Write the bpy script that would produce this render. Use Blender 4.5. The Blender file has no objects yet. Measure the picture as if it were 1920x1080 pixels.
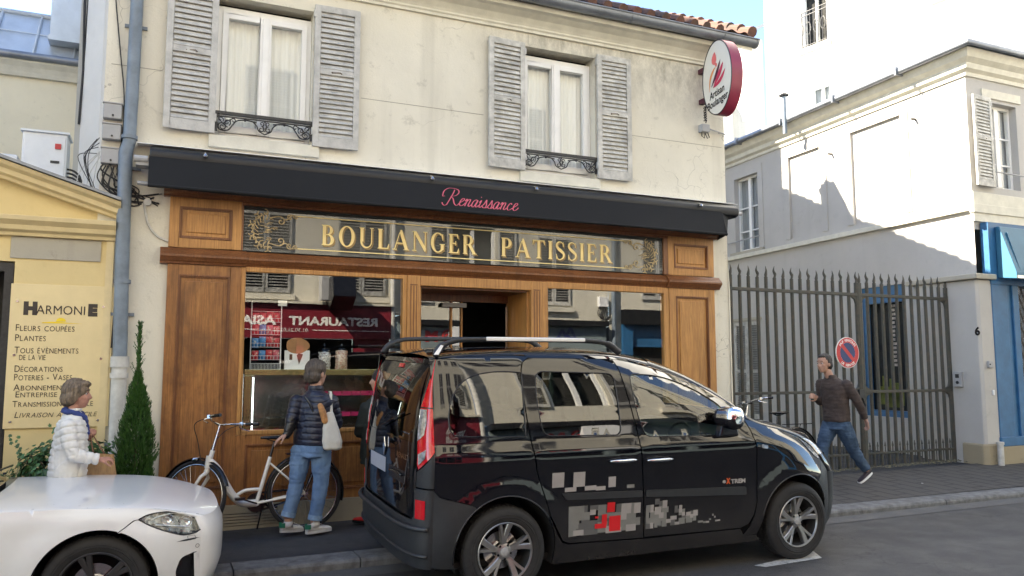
import bpy, bmesh, math, random
from mathutils import Vector, Matrix, geometry
from math import sin, cos, pi, radians, sqrt, atan2, hypot
random.seed(7)
scene = bpy.context.scene
col = scene.collection

# ------------------------------------------------------------------ camera
cam_data = bpy.data.cameras.new("camera")
cam = bpy.data.objects.new("camera", cam_data)
col.objects.link(cam)
cam_data.sensor_width = 36.0
cam_data.lens = 36.0 * 1500.0 / 1920.0
cam_data.clip_start = 0.05
cam_data.clip_end = 600.0
_yaw, _pitch, _roll = radians(23.95), radians(5.8), radians(0.04)
_F = Vector((sin(_yaw) * cos(_pitch), cos(_yaw) * cos(_pitch), sin(_pitch)))
_R0 = Vector((cos(_yaw), -sin(_yaw), 0.0))
_D0 = _F.cross(_R0)
_R = _R0 * cos(_roll) + _D0 * sin(_roll)
_D = _F.cross(_R)
cam.matrix_world = Matrix(((_R.x, -_D.x, -_F.x, 0.0), (_R.y, -_D.y, -_F.y, -8.35), (_R.z, -_D.z, -_F.z, 1.70), (0, 0, 0, 1)))
scene.camera = cam

# ------------------------------------------------------------------ world and sun
SUN = Vector((1.0, -0.56, -0.952)).normalized()          # direction the light travels
world = bpy.data.worlds.new("World")
scene.world = world
world.use_nodes = True
wn = world.node_tree.nodes; wl = world.node_tree.links
wn.clear()
sky = wn.new('ShaderNodeTexSky'); sky.sky_type = 'NISHITA'; sky.sun_disc = False
sky.sun_elevation = math.asin(-SUN.z)
sky.sun_rotation = atan2(-SUN.x, -SUN.y)
sky.air_density = 0.8; sky.dust_density = 0.1; sky.ozone_density = 3.0
bg = wn.new('ShaderNodeBackground'); bg.inputs['Strength'].default_value = 0.105
wo = wn.new('ShaderNodeOutputWorld')
wl.new(sky.outputs[0], bg.inputs['Color']); wl.new(bg.outputs[0], wo.inputs['Surface'])
sun_data = bpy.data.lights.new("sun", 'SUN')
sun_data.energy = 5.0; sun_data.angle = radians(0.5); sun_data.color = (1.0, 0.94, 0.84)
sun = bpy.data.objects.new("sun", sun_data); col.objects.link(sun)
sun.rotation_euler = SUN.to_track_quat('-Z', 'Y').to_euler()
sun.location = (-20, 10, 30)
scene.view_settings.view_transform = 'Standard'
scene.view_settings.look = 'None'
scene.view_settings.exposure = 2.68
scene.view_settings.gamma = 1.0
try:
    scene.view_settings.use_white_balance = True; scene.view_settings.white_balance_temperature = 7200
except Exception: pass
scene.cycles.max_bounces = 10
scene.cycles.diffuse_bounces = 4
scene.cycles.glossy_bounces = 4
scene.cycles.transparent_max_bounces = 16
scene.cycles.sample_clamp_indirect = 6.0

# ------------------------------------------------------------------ mesh helpers
def catmull(pts, sub=6, closed=False):
    P = [Vector(p) for p in pts]; n = len(P); out = []
    rng = n if closed else n - 1
    for i in range(rng):
        if closed: a, b, c, d = P[(i - 1) % n], P[i], P[(i + 1) % n], P[(i + 2) % n]
        else: a, b, c, d = P[max(i - 1, 0)], P[i], P[i + 1], P[min(i + 2, n - 1)]
        for k in range(sub):
            t = k / sub
            out.append(0.5 * ((2 * b) + (c - a) * t + (2 * a - 5 * b + 4 * c - d) * t * t + (3 * b - a - 3 * c + d) * t ** 3))
    if not closed: out.append(P[-1])
    return out

SPLIT = {k: k for k in ('fascia_bead', 'wheel_arch_liner', 'gilt_line', 'door_lining', 'gate_post', 'corner_bracket', 'hinge', 'pipe_clip', 'sign_bracket', 'gutter_clip', 'roof_seam', 'glazing_bar', 'flute', 'window_bar', 'render_joint', 'window_guard_', 'shop_front', 'restaurant_front', 'eye', 'iris', 'eyebrow', 'door_post', 'window_frame_')}
SPLIT.update({'rails': 'rail', 'tins': 'tin', 'grille_bars': 'grille_bar', 'stems': 'stems_', 'bag_handle': 'bag_handle', 'fascia_line': 'fascia_line', 'door_soffit': 'door_soffit'})
SPLIT.pop('window_guard_'); SPLIT.pop('window_frame_'); SPLIT.pop('door_post'); del SPLIT['stems']
class MB:
    def __init__(s): s.v = []; s.f = []; s.m = []; s.mi = 0
    def mat(s, i): s.mi = i; return s
    def add(s, vs, fs):
        o = len(s.v); s.v += [Vector(p) for p in vs]
        for f in fs: s.f.append([o + i for i in f]); s.m.append(s.mi)
        return s
    def box(s, x0, x1, y0, y1, z0, z1):
        v = [(x0, y0, z0), (x1, y0, z0), (x1, y1, z0), (x0, y1, z0), (x0, y0, z1), (x1, y0, z1), (x1, y1, z1), (x0, y1, z1)]
        return s.add(v, [(0, 3, 2, 1), (4, 5, 6, 7), (0, 1, 5, 4), (1, 2, 6, 5), (2, 3, 7, 6), (3, 0, 4, 7)])
    def quad(s, a, b, c, d): return s.add([a, b, c, d], [(0, 1, 2, 3)])
    def prism(s, pts, d):
        """pts: 3D loop, d: extrusion vector"""
        n = len(pts); P = [Vector(p) for p in pts]; d = Vector(d)
        return s.add(P + [p + d for p in P], [tuple(range(n))[::-1], tuple(range(n, 2 * n))] + [(i, (i + 1) % n, n + (i + 1) % n, n + i) for i in range(n)])
    def xprof(s, prof, x0, x1):      # prof: (y,z) loop extruded along x
        return s.prism([(x0, y, z) for y, z in prof], (x1 - x0, 0, 0))
    def zprof(s, prof, z0, z1):
        return s.prism([(x, y, z0) for x, y in prof], (0, 0, z1 - z0))
    def yprof(s, prof, y0, y1):
        return s.prism([(x, y0, z) for x, z in prof], (0, y1 - y0, 0))
    def tube(s, pts, r, n=8, closed=False, cap=True, flat=1.0):
        P = [Vector(p) for p in pts]; m = len(P)
        if m < 2: return s
        R = r if isinstance(r, (list, tuple)) else [r] * m
        rings = []; up = None
        for i in range(m):
            if closed: t = P[(i + 1) % m] - P[(i - 1) % m]
            else: t = P[min(i + 1, m - 1)] - P[max(i - 1, 0)]
            if t.length < 1e-9: t = Vector((0, 0, 1))
            t.normalize()
            if up is None:
                up = Vector((0, 0, 1)) if abs(t.z) < .9 else Vector((1, 0, 0))
            a = (up - t * up.dot(t))
            if a.length < 1e-6: a = t.orthogonal()
            a.normalize(); b = t.cross(a); up = a
            rings.append([P[i] + (a * cos(2 * pi * k / n) + b * sin(2 * pi * k / n) * flat) * R[i] for k in range(n)])
        o = [p for rg in rings for p in rg]
        fs = []
        for i in range(m if closed else m - 1):
            j = (i + 1) % m
            for k in range(n): fs.append((i * n + k, i * n + (k + 1) % n, j * n + (k + 1) % n, j * n + k))
        if cap and not closed: fs += [tuple(range(n))[::-1], tuple(range((m - 1) * n, m * n))]
        return s.add(o, fs)
    def cyl(s, a, b, r0, r1=None, n=16): return s.tube([a, b], [r0, r0 if r1 is None else r1], n)
    def lathe(s, prof, c, axis='z', n=24):
        """prof: (radius, height) list"""
        c = Vector(c); vs = []
        for r, h in prof:
            for k in range(n):
                a = 2 * pi * k / n; u, w = r * cos(a), r * sin(a)
                vs.append(c + (Vector((u, w, h)) if axis == 'z' else Vector((u, -h, w)) if axis == 'y' else Vector((h, u, w))))
        fs = [(i * n + k, i * n + (k + 1) % n, (i + 1) * n + (k + 1) % n, (i + 1) * n + k) for i in range(len(prof) - 1) for k in range(n)]
        return s.add(vs, fs)
    def ball(s, c, r, n=12, rot=None):
        c = Vector(c); r = Vector(r) if isinstance(r, (tuple, list, Vector)) else Vector((r, r, r)); vs = []
        m = n // 2
        for i in range(1, m):
            ph = pi * i / m
            for k in range(n):
                a = 2 * pi * k / n; p = Vector((sin(ph) * cos(a) * r.x, sin(ph) * sin(a) * r.y, cos(ph) * r.z))
                if rot: p = rot @ p
                vs.append(c + p)
        t = Vector((0, 0, r.z)); 
        if rot: t = rot @ t
        vs += [c + t, c - t]; T = len(vs) - 2
        fs = [(i * n + k, (i + 1) * n + k, (i + 1) * n + (k + 1) % n, i * n + (k + 1) % n) for i in range(m - 2) for k in range(n)]
        fs += [(T, k, (k + 1) % n) for k in range(n)] + [(T + 1, (m - 2) * n + (k + 1) % n, (m - 2) * n + k) for k in range(n)]
        return s.add(vs, fs)
    def grid(s, fn, us, vs_):
        o = [fn(u, v) for u in us for v in vs_]; nv = len(vs_)
        return s.add(o, [(i * nv + j, (i + 1) * nv + j, (i + 1) * nv + j + 1, i * nv + j + 1) for i in range(len(us) - 1) for j in range(nv - 1)])
    def wall(s, a, b, z0, z1, holes, depth, flip=1, reveal=True):
        """vertical wall from plan point a to b, holes (u0,u1,z0,z1) along it; depth: reveal depth vector length inwards (left of a->b)"""
        a = Vector((a[0], a[1], 0)); b = Vector((b[0], b[1], 0)); L = (b - a).length; t = (b - a) / L
        n = Vector((-t.y, t.x, 0)) * depth * flip
        us = sorted({0, L} | {h[0] for h in holes} | {h[1] for h in holes}); zs = sorted({z0, z1} | {h[2] for h in holes} | {h[3] for h in holes})
        P = lambda u, z, d=0: a + t * u + Vector((0, 0, z)) + n * d
        for i in range(len(us) - 1):
            for j in range(len(zs) - 1):
                um, zm = (us[i] + us[i + 1]) / 2, (zs[j] + zs[j + 1]) / 2
                if any(h[0] < um < h[1] and h[2] < zm < h[3] for h in holes): continue
                s.quad(P(us[i], zs[j]), P(us[i + 1], zs[j]), P(us[i + 1], zs[j + 1]), P(us[i], zs[j + 1]))
        if reveal:
            for u0, u1, h0, h1 in holes:
                s.quad(P(u0, h0), P(u0, h1), P(u0, h1, 1), P(u0, h0, 1)); s.quad(P(u1, h0), P(u1, h0, 1), P(u1, h1, 1), P(u1, h1))
                s.quad(P(u0, h1), P(u1, h1), P(u1, h1, 1), P(u0, h1, 1)); s.quad(P(u0, h0), P(u0, h0, 1), P(u1, h0, 1), P(u1, h0))
        return s
    def build(s, name, mats, parent=None, smooth=False, bevel=0.0, local=False, seg=2, kind=None, origin=True):
        if name in SPLIT and parent is not None:      # each loose piece becomes a part of its own
            up_ = list(range(len(s.v)))
            def fd(i):
                while up_[i] != i: up_[i] = up_[up_[i]]; i = up_[i]
                return i
            for f in s.f:
                for i in f[1:]: up_[fd(i)] = fd(f[0])
            grp = {}
            for f, m in zip(s.f, s.m): grp.setdefault(fd(f[0]), []).append((f, m))
            if len(grp) > 1:
                out = None
                for fs_ in grp.values():
                    ids = sorted({i for f, _ in fs_ for i in f}); mp = {i: k for k, i in enumerate(ids)}; q = MB(); q.v = [s.v[i] for i in ids]; q.f = [[mp[i] for i in f] for f, _ in fs_]; q.m = [m for _, m in fs_]
                    o = q.build(SPLIT[name] + ' ', mats, parent, smooth, bevel, local, seg, kind, origin); o.name = SPLIT[name]; out = out or o
                return out
            name = SPLIT[name]
        me = bpy.data.meshes.new(name)
        if not isinstance(mats, (list, tuple)): mats = [mats]
        vs = s.v
        o = bpy.data.objects.new(name, me)
        if parent is not None:
            o.parent = parent
            if not local:
                Mi = wmat(parent).inverted(); vs = [Mi @ p for p in vs]
        elif origin and vs:
            xs = [p.x for p in vs]; ys = [p.y for p in vs]; c = Vector(((min(xs) + max(xs)) / 2, (min(ys) + max(ys)) / 2, min(p.z for p in vs)))
            vs = [p - c for p in vs]; o.location = c
        me.from_pydata([tuple(p) for p in vs], [], s.f)
        for m in mats: me.materials.append(m)
        for p, i in zip(me.polygons, s.m): p.material_index = i
        me.update()
        if smooth:
            me.shade_smooth()
            if smooth is not True:
                try: me.set_sharp_from_angle(angle=radians(smooth))
                except Exception: pass
        if bevel:
            bm_ = bmesh.new(); bm_.from_mesh(me); bmesh.ops.remove_doubles(bm_, verts=bm_.verts, dist=1e-5); bm_.to_mesh(me); bm_.free()
            md = o.modifiers.new('bevel', 'BEVEL'); md.width = bevel; md.segments = seg; md.limit_method = 'ANGLE'; md.angle_limit = radians(40)
        col.objects.link(o)
        if kind: o['kind'] = kind
        return o

def wmat(o):
    m = o.matrix_basis.copy()
    while o.parent is not None:
        o = o.parent; m = o.matrix_basis @ m
    return m

def thing(name, label, cat, loc=(0, 0, 0), rotz=0.0, group=None, rot=None):
    o = bpy.data.objects.new(name, None); col.objects.link(o)
    o.location = loc; o.rotation_euler = rot if rot else (0, 0, rotz); o.empty_display_size = 0.2
    M = Matrix.Translation(Vector(loc)) @ o.rotation_euler.to_matrix().to_4x4(); o.matrix_basis = M
    o['label'] = label; o['category'] = cat
    if group: o['group'] = group
    return o
def tag(o, label, cat, group=None):
    o['label'] = label; o['category'] = cat
    if group: o['group'] = group
    return o
def struct(o): o['kind'] = 'structure'; return o

# ------------------------------------------------------------------ materials
MATS = {}
def new_mat(name):
    m = bpy.data.materials.new(name); m.use_nodes = True
    nt = m.node_tree; return m, nt, nt.nodes['Principled BSDF']
def srgb(r, g, b):
    f = lambda c: ((c / 255 + .055) / 1.055) ** 2.4 if c / 255 > .04045 else c / 255 / 12.92
    return (f(r), f(g), f(b))
def pm(name, c, rough=.6, metal=0.0, var=0.12, scale=6.0, bump=0.0, bscale=60.0, c2=None, coat=0.0, spec=0.5, stretch=(1, 1, 1), ramp=(.35, .65), detail=6.0, emis=None, estr=0.0, alpha=1.0):
    """principled material with colour broken by two sizes of noise, and optional bump"""
    m, nt, b = new_mat(name); N, L = nt.nodes, nt.links
    tc = N.new('ShaderNodeTexCoord'); mp = N.new('ShaderNodeMapping'); mp.inputs['Scale'].default_value = stretch
    L.new(tc.outputs['Object'], mp.inputs['Vector'])
    if c2 is None: c2 = tuple(max(0, x * (1 - var)) for x in c); c1 = tuple(min(1, x * (1 + var * .6)) for x in c)
    else: c1 = c
    n1 = N.new('ShaderNodeTexNoise'); n1.inputs['Scale'].default_value = scale; n1.inputs['Detail'].default_value = detail; n1.inputs['Roughness'].default_value = .62
    L.new(mp.outputs[0], n1.inputs['Vector'])
    r = N.new('ShaderNodeValToRGB'); r.color_ramp.elements[0].position = ramp[0]; r.color_ramp.elements[1].position = ramp[1]
    r.color_ramp.elements[0].color = (*c2, 1); r.color_ramp.elements[1].color = (*c1, 1)
    L.new(n1.outputs['Fac'], r.inputs['Fac']); L.new(r.outputs[0], b.inputs['Base Color'])
    b.inputs['Roughness'].default_value = rough; b.inputs['Metallic'].default_value = metal
    b.inputs['Specular IOR Level'].default_value = spec
    b.inputs['Coat Weight'].default_value = coat; b.inputs['Coat Roughness'].default_value = .03
    if bump:
        n2 = N.new('ShaderNodeTexNoise'); n2.inputs['Scale'].default_value = bscale; n2.inputs['Detail'].default_value = 5
        L.new(mp.outputs[0], n2.inputs['Vector'])
        bp = N.new('ShaderNodeBump'); bp.inputs['Strength'].default_value = bump; bp.inputs['Distance'].default_value = .01
        L.new(n2.outputs['Fac'], bp.inputs['Height']); L.new(bp.outputs[0], b.inputs['Normal'])
    if emis: b.inputs['Emission Color'].default_value = (*emis, 1); b.inputs['Emission Strength'].default_value = estr
    MATS[name] = m
    return m
def mixcol(nt, fac, a, b_):
    n = nt.nodes.new('ShaderNodeMix'); n.data_type = 'RGBA'
    if hasattr(fac, 'links'): nt.links.new(fac, n.inputs['Factor'])
    else: n.inputs['Factor'].default_value = fac
    for s_, v in (('A', a), ('B', b_)):
        i = [q for q in n.inputs if q.name == s_ and q.type == 'RGBA'][0]
        if hasattr(v, 'links'): nt.links.new(v, i)
        else: i.default_value = (*v, 1)
    return [q for q in n.outputs if q.type == 'RGBA'][0]
def noise(nt, vec, scale, detail=5, rough=.6, dist=0.0):
    n = nt.nodes.new('ShaderNodeTexNoise'); n.inputs['Scale'].default_value = scale; n.inputs['Detail'].default_value = detail
    n.inputs['Roughness'].default_value = rough; n.inputs['Distortion'].default_value = dist
    nt.links.new(vec, n.inputs['Vector']); return n.outputs['Fac']
def ramp(nt, fac, stops):
    r = nt.nodes.new('ShaderNodeValToRGB'); e = r.color_ramp.elements
    while len(e) < len(stops): e.new(.5)
    for el, (p, c) in zip(e, stops):
        el.position = p; el.color = (c, c, c, 1) if isinstance(c, (int, float)) else (*c, 1)
    nt.links.new(fac, r.inputs['Fac']); return r.outputs[0]
def mapping(nt, scale=(1, 1, 1), rot=(0, 0, 0)):
    tc = nt.nodes.new('ShaderNodeTexCoord'); mp = nt.nodes.new('ShaderNodeMapping'); mp.inputs['Scale'].default_value = scale; mp.inputs['Rotation'].default_value = rot
    nt.links.new(tc.outputs['Object'], mp.inputs['Vector']); return mp.outputs[0]
def bumpn(nt, b, h, strength=.3, dist=.01, prev=None):
    bp = nt.nodes.new('ShaderNodeBump'); bp.inputs['Strength'].default_value = strength; bp.inputs['Distance'].default_value = dist
    nt.links.new(h, bp.inputs['Height'])
    if prev is not None: nt.links.new(prev, bp.inputs['Normal'])
    nt.links.new(bp.outputs[0], b.inputs['Normal']); return bp.outputs[0]

def plaster(name, c, dark, streak=.5, crack=0.0, bump=.25, soot=None):
    """lime render: blotches, fine grain, runs of dirt down the wall, cracks"""
    m, nt, b = new_mat(name)
    v = mapping(nt); vs = mapping(nt, (6, 6, .35))
    a = ramp(nt, noise(nt, v, 1.1, 8, .65), [(.38, 0.0), (.62, 1.0)])
    c1 = mixcol(nt, a, tuple(x * .93 for x in c), c)
    s = ramp(nt, noise(nt, vs, .7, 5, .6), [(.55, 0.0), (.85, streak * .55)])
    c2 = mixcol(nt, s, c1, dark)
    g = ramp(nt, noise(nt, v, 5.0, 12, .8, .3), [(.56, 0.0), (.70, streak * .9)])
    c3 = mixcol(nt, g, c2, dark)
    if soot:      # sooty, roughened render high on the wall
        sx_ = nt.nodes.new('ShaderNodeSeparateXYZ'); nt.links.new(v, sx_.inputs[0]); fs_ = []
        for o_, a_, b_ in (('Z', soot[0], soot[1]), ('X', soot[2], soot[3])):
            mr_ = nt.nodes.new('ShaderNodeMapRange'); mr_.interpolation_type = 'SMOOTHSTEP'; mr_.inputs['From Min'].default_value = a_; mr_.inputs['From Max'].default_value = b_; nt.links.new(sx_.outputs[o_], mr_.inputs['Value']); fs_.append(mr_.outputs[0])
        fs_.append(ramp(nt, noise(nt, mapping(nt, (2.2, 2.2, 1.1)), 4.0, 12, .8), [(.36, 0.0), (.66, .75)]))
        cur = fs_[0]
        for q_ in fs_[1:]:
            mm_ = nt.nodes.new('ShaderNodeMath'); mm_.operation = 'MULTIPLY'; nt.links.new(cur, mm_.inputs[0]); nt.links.new(q_, mm_.inputs[1]); cur = mm_.outputs[0]
        c3 = mixcol(nt, cur, c3, tuple(x * .9 for x in dark))
    if crack:
        vo = nt.nodes.new('ShaderNodeTexVoronoi'); vo.feature = 'DISTANCE_TO_EDGE'; vo.inputs['Scale'].default_value = 1.3
        w = nt.nodes.new('ShaderNodeVectorMath'); w.operation = 'ADD'
        nn = nt.nodes.new('ShaderNodeTexNoise'); nn.inputs['Scale'].default_value = 3.0; nt.links.new(v, nn.inputs['Vector'])
        nt.links.new(v, w.inputs[0]); nt.links.new(nn.outputs['Color'], w.inputs[1]); nt.links.new(w.outputs[0], vo.inputs['Vector'])
        k = ramp(nt, vo.outputs['Distance'], [(0.0, crack), (.006, 0.0)])
        km = nt.nodes.new('ShaderNodeMath'); km.operation = 'MULTIPLY'
        nt.links.new(k, km.inputs[0]); nt.links.new(ramp(nt, noise(nt, v, .8, 2), [(.5, 0.0), (.6, 1.0)]), km.inputs[1])
        c3 = mixcol(nt, km.outputs[0], c3, (.06, .055, .05))
    nt.links.new(c3, b.inputs['Base Color']); b.inputs['Roughness'].default_value = .9; b.inputs['Specular IOR Level'].default_value = .25
    p = bumpn(nt, b, noise(nt, v, 45, 6, .7), bump, .006)
    bumpn(nt, b, noise(nt, v, 5, 3, .5), .25, .02, p)
    MATS[name] = m; return m

def woodmat(name, light, mid, dark, gloss=.38, worn=.5):
    m, nt, b = new_mat(name)
    v = mapping(nt, (14, 14, 1.1)); v2 = mapping(nt, (1.6, 1.6, 1.0)); vf = mapping(nt, (90, 90, 3.0))
    g = noise(nt, v, 1.4, 8, .6, .8)
    c1 = mixcol(nt, ramp(nt, g, [(.32, 0.0), (.68, 1.0)]), mid, light)
    f = ramp(nt, noise(nt, vf, 1.0, 4, .7), [(.35, 0.0), (.6, 1.0)])
    c2 = mixcol(nt, f, tuple(x * .72 for x in mid), c1)
    w = ramp(nt, noise(nt, v2, 1.5, 7, .7, .4), [(.42, 0.0), (.66, worn)])
    c3 = mixcol(nt, w, c2, dark)
    s = ramp(nt, noise(nt, mapping(nt, (9, 9, .8)), 1.0, 7, .75), [(.56, 0.0), (.75, .7)])
    c4 = mixcol(nt, s, c3, tuple(x * .45 for x in dark))
    nt.links.new(c4, b.inputs['Base Color'])
    b.inputs['Roughness'].default_value = gloss; b.inputs['Specular IOR Level'].default_value = .45
    bumpn(nt, b, noise(nt, vf, 1.0, 4, .7), .12, .004)
    MATS[name] = m; return m

def glassmat(name, tint=(1, 1, 1), ior=1.5, rough=0.0, wave=0.0):
    m = bpy.data.materials.new(name); m.use_nodes = True; nt = m.node_tree; N, L = nt.nodes, nt.links; N.clear()
    out = N.new('ShaderNodeOutputMaterial'); mx = N.new('ShaderNodeMixShader'); tr = N.new('ShaderNodeBsdfTransparent'); gl = N.new('ShaderNodeBsdfGlossy'); fr = N.new('ShaderNodeFresnel')
    tr.inputs[0].default_value = (*tint, 1); gl.inputs['Roughness'].default_value = rough; gl.inputs[0].default_value = (1, 1, 1, 1); fr.inputs['IOR'].default_value = ior
    if wave:
        bp = N.new('ShaderNodeBump'); bp.inputs['Strength'].default_value = wave; bp.inputs['Distance'].default_value = .02
        L.new(noise(nt, mapping(nt, (1, 1, 1.6)), 1.3, 1, .3), bp.inputs['Height']); L.new(bp.outputs[0], gl.inputs['Normal'])
    geo = N.new('ShaderNodeNewGeometry'); inv = N.new('ShaderNodeMath'); inv.operation = 'SUBTRACT'; inv.inputs[0].default_value = 1.0
    mul = N.new('ShaderNodeMath'); mul.operation = 'MULTIPLY'
    L.new(geo.outputs['Backfacing'], inv.inputs[1]); L.new(inv.outputs[0], mul.inputs[0]); L.new(fr.outputs[0], mul.inputs[1])
    L.new(mul.outputs[0], mx.inputs[0]); L.new(tr.outputs[0], mx.inputs[1]); L.new(gl.outputs[0], mx.inputs[2]); L.new(mx.outputs[0], out.inputs[0])
    MATS[name] = m; return m

M_wall = plaster('cream_render', (.70, .665, .56), (.27, .25, .205), .62, .7, bump=.45, soot=(4.5, 5.5, -.4, 1.2))
M_wall2 = plaster('grey_render', (.47, .455, .41), (.20, .19, .165), .5)
M_pass = plaster('passage_render', (.47, .455, .43), (.25, .24, .22), .35)
M_white = plaster('white_render', (.74, .73, .70), (.5, .49, .45), .2)
M_opp = plaster('opposite_render', (.60, .57, .48), (.24, .22, .19), .4)
M_yellow = plaster('yellow_render', (.70, .56, .29), (.42, .31, .14), .25, bump=.12)
M_beige = plaster('beige_render', (.76, .70, .54), (.24, .21, .16), .35)
M_stone = plaster('limestone', (.42, .39, .32), (.18, .16, .13), .6)
M_plinth = plaster('plinth_stone', (.34, .29, .20), (.12, .105, .08), .7)
M_trim = pm('cream_paint', (.62, .595, .50), .6, var=.10, bump=.15)
M_trimy = pm('yellow_paint', (.70, .57, .32), .55, var=.08, bump=.1)
M_shut = pm('grey_shutter_paint', (.44, .435, .41), .62, var=.22, scale=9, bump=.3, bscale=50, ramp=(.3, .6))
M_shutb = pm('pale_shutter_paint', (.50, .49, .45), .62, var=.3, scale=9, bump=.3, bscale=50)
M_shuto = pm('weathered_shutter_paint', (.33, .33, .31), .7, var=.5, scale=12, bump=.3, bscale=60)
M_pvc = pm('white_window_frame', (.78, .78, .76), .35, var=.04)
M_iron = pm('black_ironwork', (.022, .022, .024), .45, var=.3, scale=30, bump=.2, bscale=120)
M_gate = pm('dark_green_iron', (.038, .044, .038), .6, var=.5, scale=14, bump=.4, bscale=90, c2=(.075, .06, .045), ramp=(.3, .62))
M_awn = pm('black_awning_cloth', (.0035, .004, .005), .85, var=.2, scale=3, bump=.25, bscale=400)
M_case = pm('dark_metal_case', (.008, .0085, .010), .5, var=.2)
M_wood = woodmat('varnished_oak', (.60, .31, .095), (.46, .215, .065), (.26, .115, .038), .42, .4)
M_wood2 = woodmat('weathered_oak', (.44, .20, .06), (.31, .125, .036), (.10, .042, .018), .38, .8)
M_woodd = woodmat('dark_oak_moulding', (.30, .125, .045), (.20, .075, .03), (.08, .032, .016), .38, .5)
M_zinc = pm('zinc', (.22, .24, .27), .42, metal=.55, var=.2, scale=4, bump=.1, bscale=10)
M_zincl = pm('pale_zinc_roof', (.50, .55, .60), .45, metal=.3, var=.15, scale=2)
M_pipe = pm('blue_grey_pipe_paint', (.16, .20, .24), .45, var=.2, scale=7, bump=.1, bscale=40)
M_pipew = pm('off_white_pipe_paint', (.55, .54, .50), .5, var=.2, scale=8)
M_tile = pm('clay_tile', (.17, .075, .05), .9, var=.5, scale=3.0, bump=.4, bscale=30, c2=(.075, .055, .045))
M_glass = glassmat('shop_glass', (.93, .96, .95), 2.15, 0, .004)
M_glassw = glassmat('window_glass', (.95, .97, .96), 1.8, 0, .03)
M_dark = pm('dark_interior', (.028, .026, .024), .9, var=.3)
M_curt = pm('net_curtain', (.70, .70, .68), .9, var=.07, scale=3, stretch=(22, 1, .3))
M_gold = pm('gold_leaf', (.92, .74, .34), .45, metal=.0, var=.08, scale=8)
M_gold2 = pm('dark_gold', (.30, .20, .08), .45, metal=.4, var=.3, scale=12)
M_blk = pm('black_paint', (.010, .010, .012), .25, var=.1)
M_fascia = pm('fascia_board', (.030, .032, .033), .5, var=.1)
M_blue = pm('blue_shopfront_paint', (.022, .115, .25), .42, var=.16, scale=5, bump=.08, bscale=30)
M_bluel = pm('light_blue_canopy', (.028, .13, .21), .45, var=.12, scale=3)
M_grey = pm('grey_plastic', (.35, .355, .36), .5, var=.08)
M_boxw = pm('white_cabinet_paint', (.72, .73, .73), .4, var=.05)
M_cable = pm('black_cable', (.02, .02, .02), .6)
M_cablew = pm('white_cable', (.55, .55, .52), .6)
M_steel = pm('steel', (.55, .55, .56), .22, metal=1.0, var=.08)
M_chrome = pm('chrome', (.75, .76, .78), .12, metal=1.0, var=.04)
M_white_p = pm('white_paint', (.78, .78, .77), .4, var=.05)
M_red_p = pm('red_paint', (.50, .025, .03), .4, var=.1)
M_whiteem = pm('glint_strip', (.9, .95, 1), .5, emis=(.85, .95, 1.0), estr=1.6)
M_lamp = pm('lit_lamp', (.9, .9, .8), .5, emis=(1, .95, .85), estr=9.0)
# ------------------------------------------------------------------ ground
def road_z(x): return .055 + .005 * max(-20, min(30, x))
def pave_z(x, y):
    xx = max(-14, min(24, x)); zk = .13 + .003 * xx; zw = .165 + .0085 * xx
    t = (y + 1.6) / 1.7; return zk + (zw - zk) * max(0, min(1.6, t))

def asphalt(name, base, fine, patchy=.5, wet=.0):
    m, nt, b = new_mat(name); v = mapping(nt)
    a = ramp(nt, noise(nt, v, .55, 6, .6), [(.35, 0.0), (.68, 1.0)])
    c = mixcol(nt, a, tuple(x * (1 - patchy * .45) for x in base), base)
    g = ramp(nt, noise(nt, v, 160, 3, .8), [(.42, 0.0), (.72, 1.0)])
    c = mixcol(nt, g, c, fine)
    vo = nt.nodes.new('ShaderNodeTexVoronoi'); vo.inputs['Scale'].default_value = 140; nt.links.new(v, vo.inputs['Vector'])
    sp = ramp(nt, noise(nt, v, 18, 6, .8), [(.60, 0.0), (.75, .5)])
    c = mixcol(nt, sp, c, tuple(x * .6 for x in base))
    if wet:      # cracks and darker patched areas
        vo2 = nt.nodes.new('ShaderNodeTexVoronoi'); vo2.feature = 'DISTANCE_TO_EDGE'; vo2.inputs['Scale'].default_value = .55
        ad = nt.nodes.new('ShaderNodeVectorMath'); ad.operation = 'ADD'; n3 = nt.nodes.new('ShaderNodeTexNoise'); n3.inputs['Scale'].default_value = 2.5; n3.inputs['Detail'].default_value = 6; nt.links.new(v, n3.inputs['Vector'])
        nt.links.new(v, ad.inputs[0]); nt.links.new(n3.outputs['Color'], ad.inputs[1]); nt.links.new(ad.outputs[0], vo2.inputs['Vector'])
        c = mixcol(nt, ramp(nt, vo2.outputs['Distance'], [(0.0, wet), (.006, 0.0)]), c, tuple(x * .25 for x in base))
        c = mixcol(nt, ramp(nt, noise(nt, v, 1.7, 8, .75), [(.58, 0.0), (.66, .55)]), c, tuple(x * .5 for x in base))
        c = mixcol(nt, ramp(nt, noise(nt, mapping(nt, (.25, 2.2, 1)), 1.5, 6, .6), [(.5, 0.0), (.75, .4)]), c, tuple(min(1, x * 1.9) for x in base))
    nt.links.new(c, b.inputs['Base Color'])
    nt.links.new(ramp(nt, noise(nt, v, 3, 4), [(.3, .62), (.7, .86)]), b.inputs['Roughness'])
    p = bumpn(nt, b, vo.outputs['Distance'], .55, .006)
    bumpn(nt, b, noise(nt, v, 1.2, 3), .3, .03, p)
    return m
M_road = asphalt('asphalt_road', (.050, .047, .045), (.085, .081, .078), .6, .8)
M_pavel = asphalt('asphalt_pavement', (.028, .029, .032), (.045, .046, .05), .5, .5)
M_kerb = pm('granite_kerb', (.19, .19, .185), .8, var=.35, scale=10, bump=.5, bscale=90, c2=(.095, .093, .09))

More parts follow.
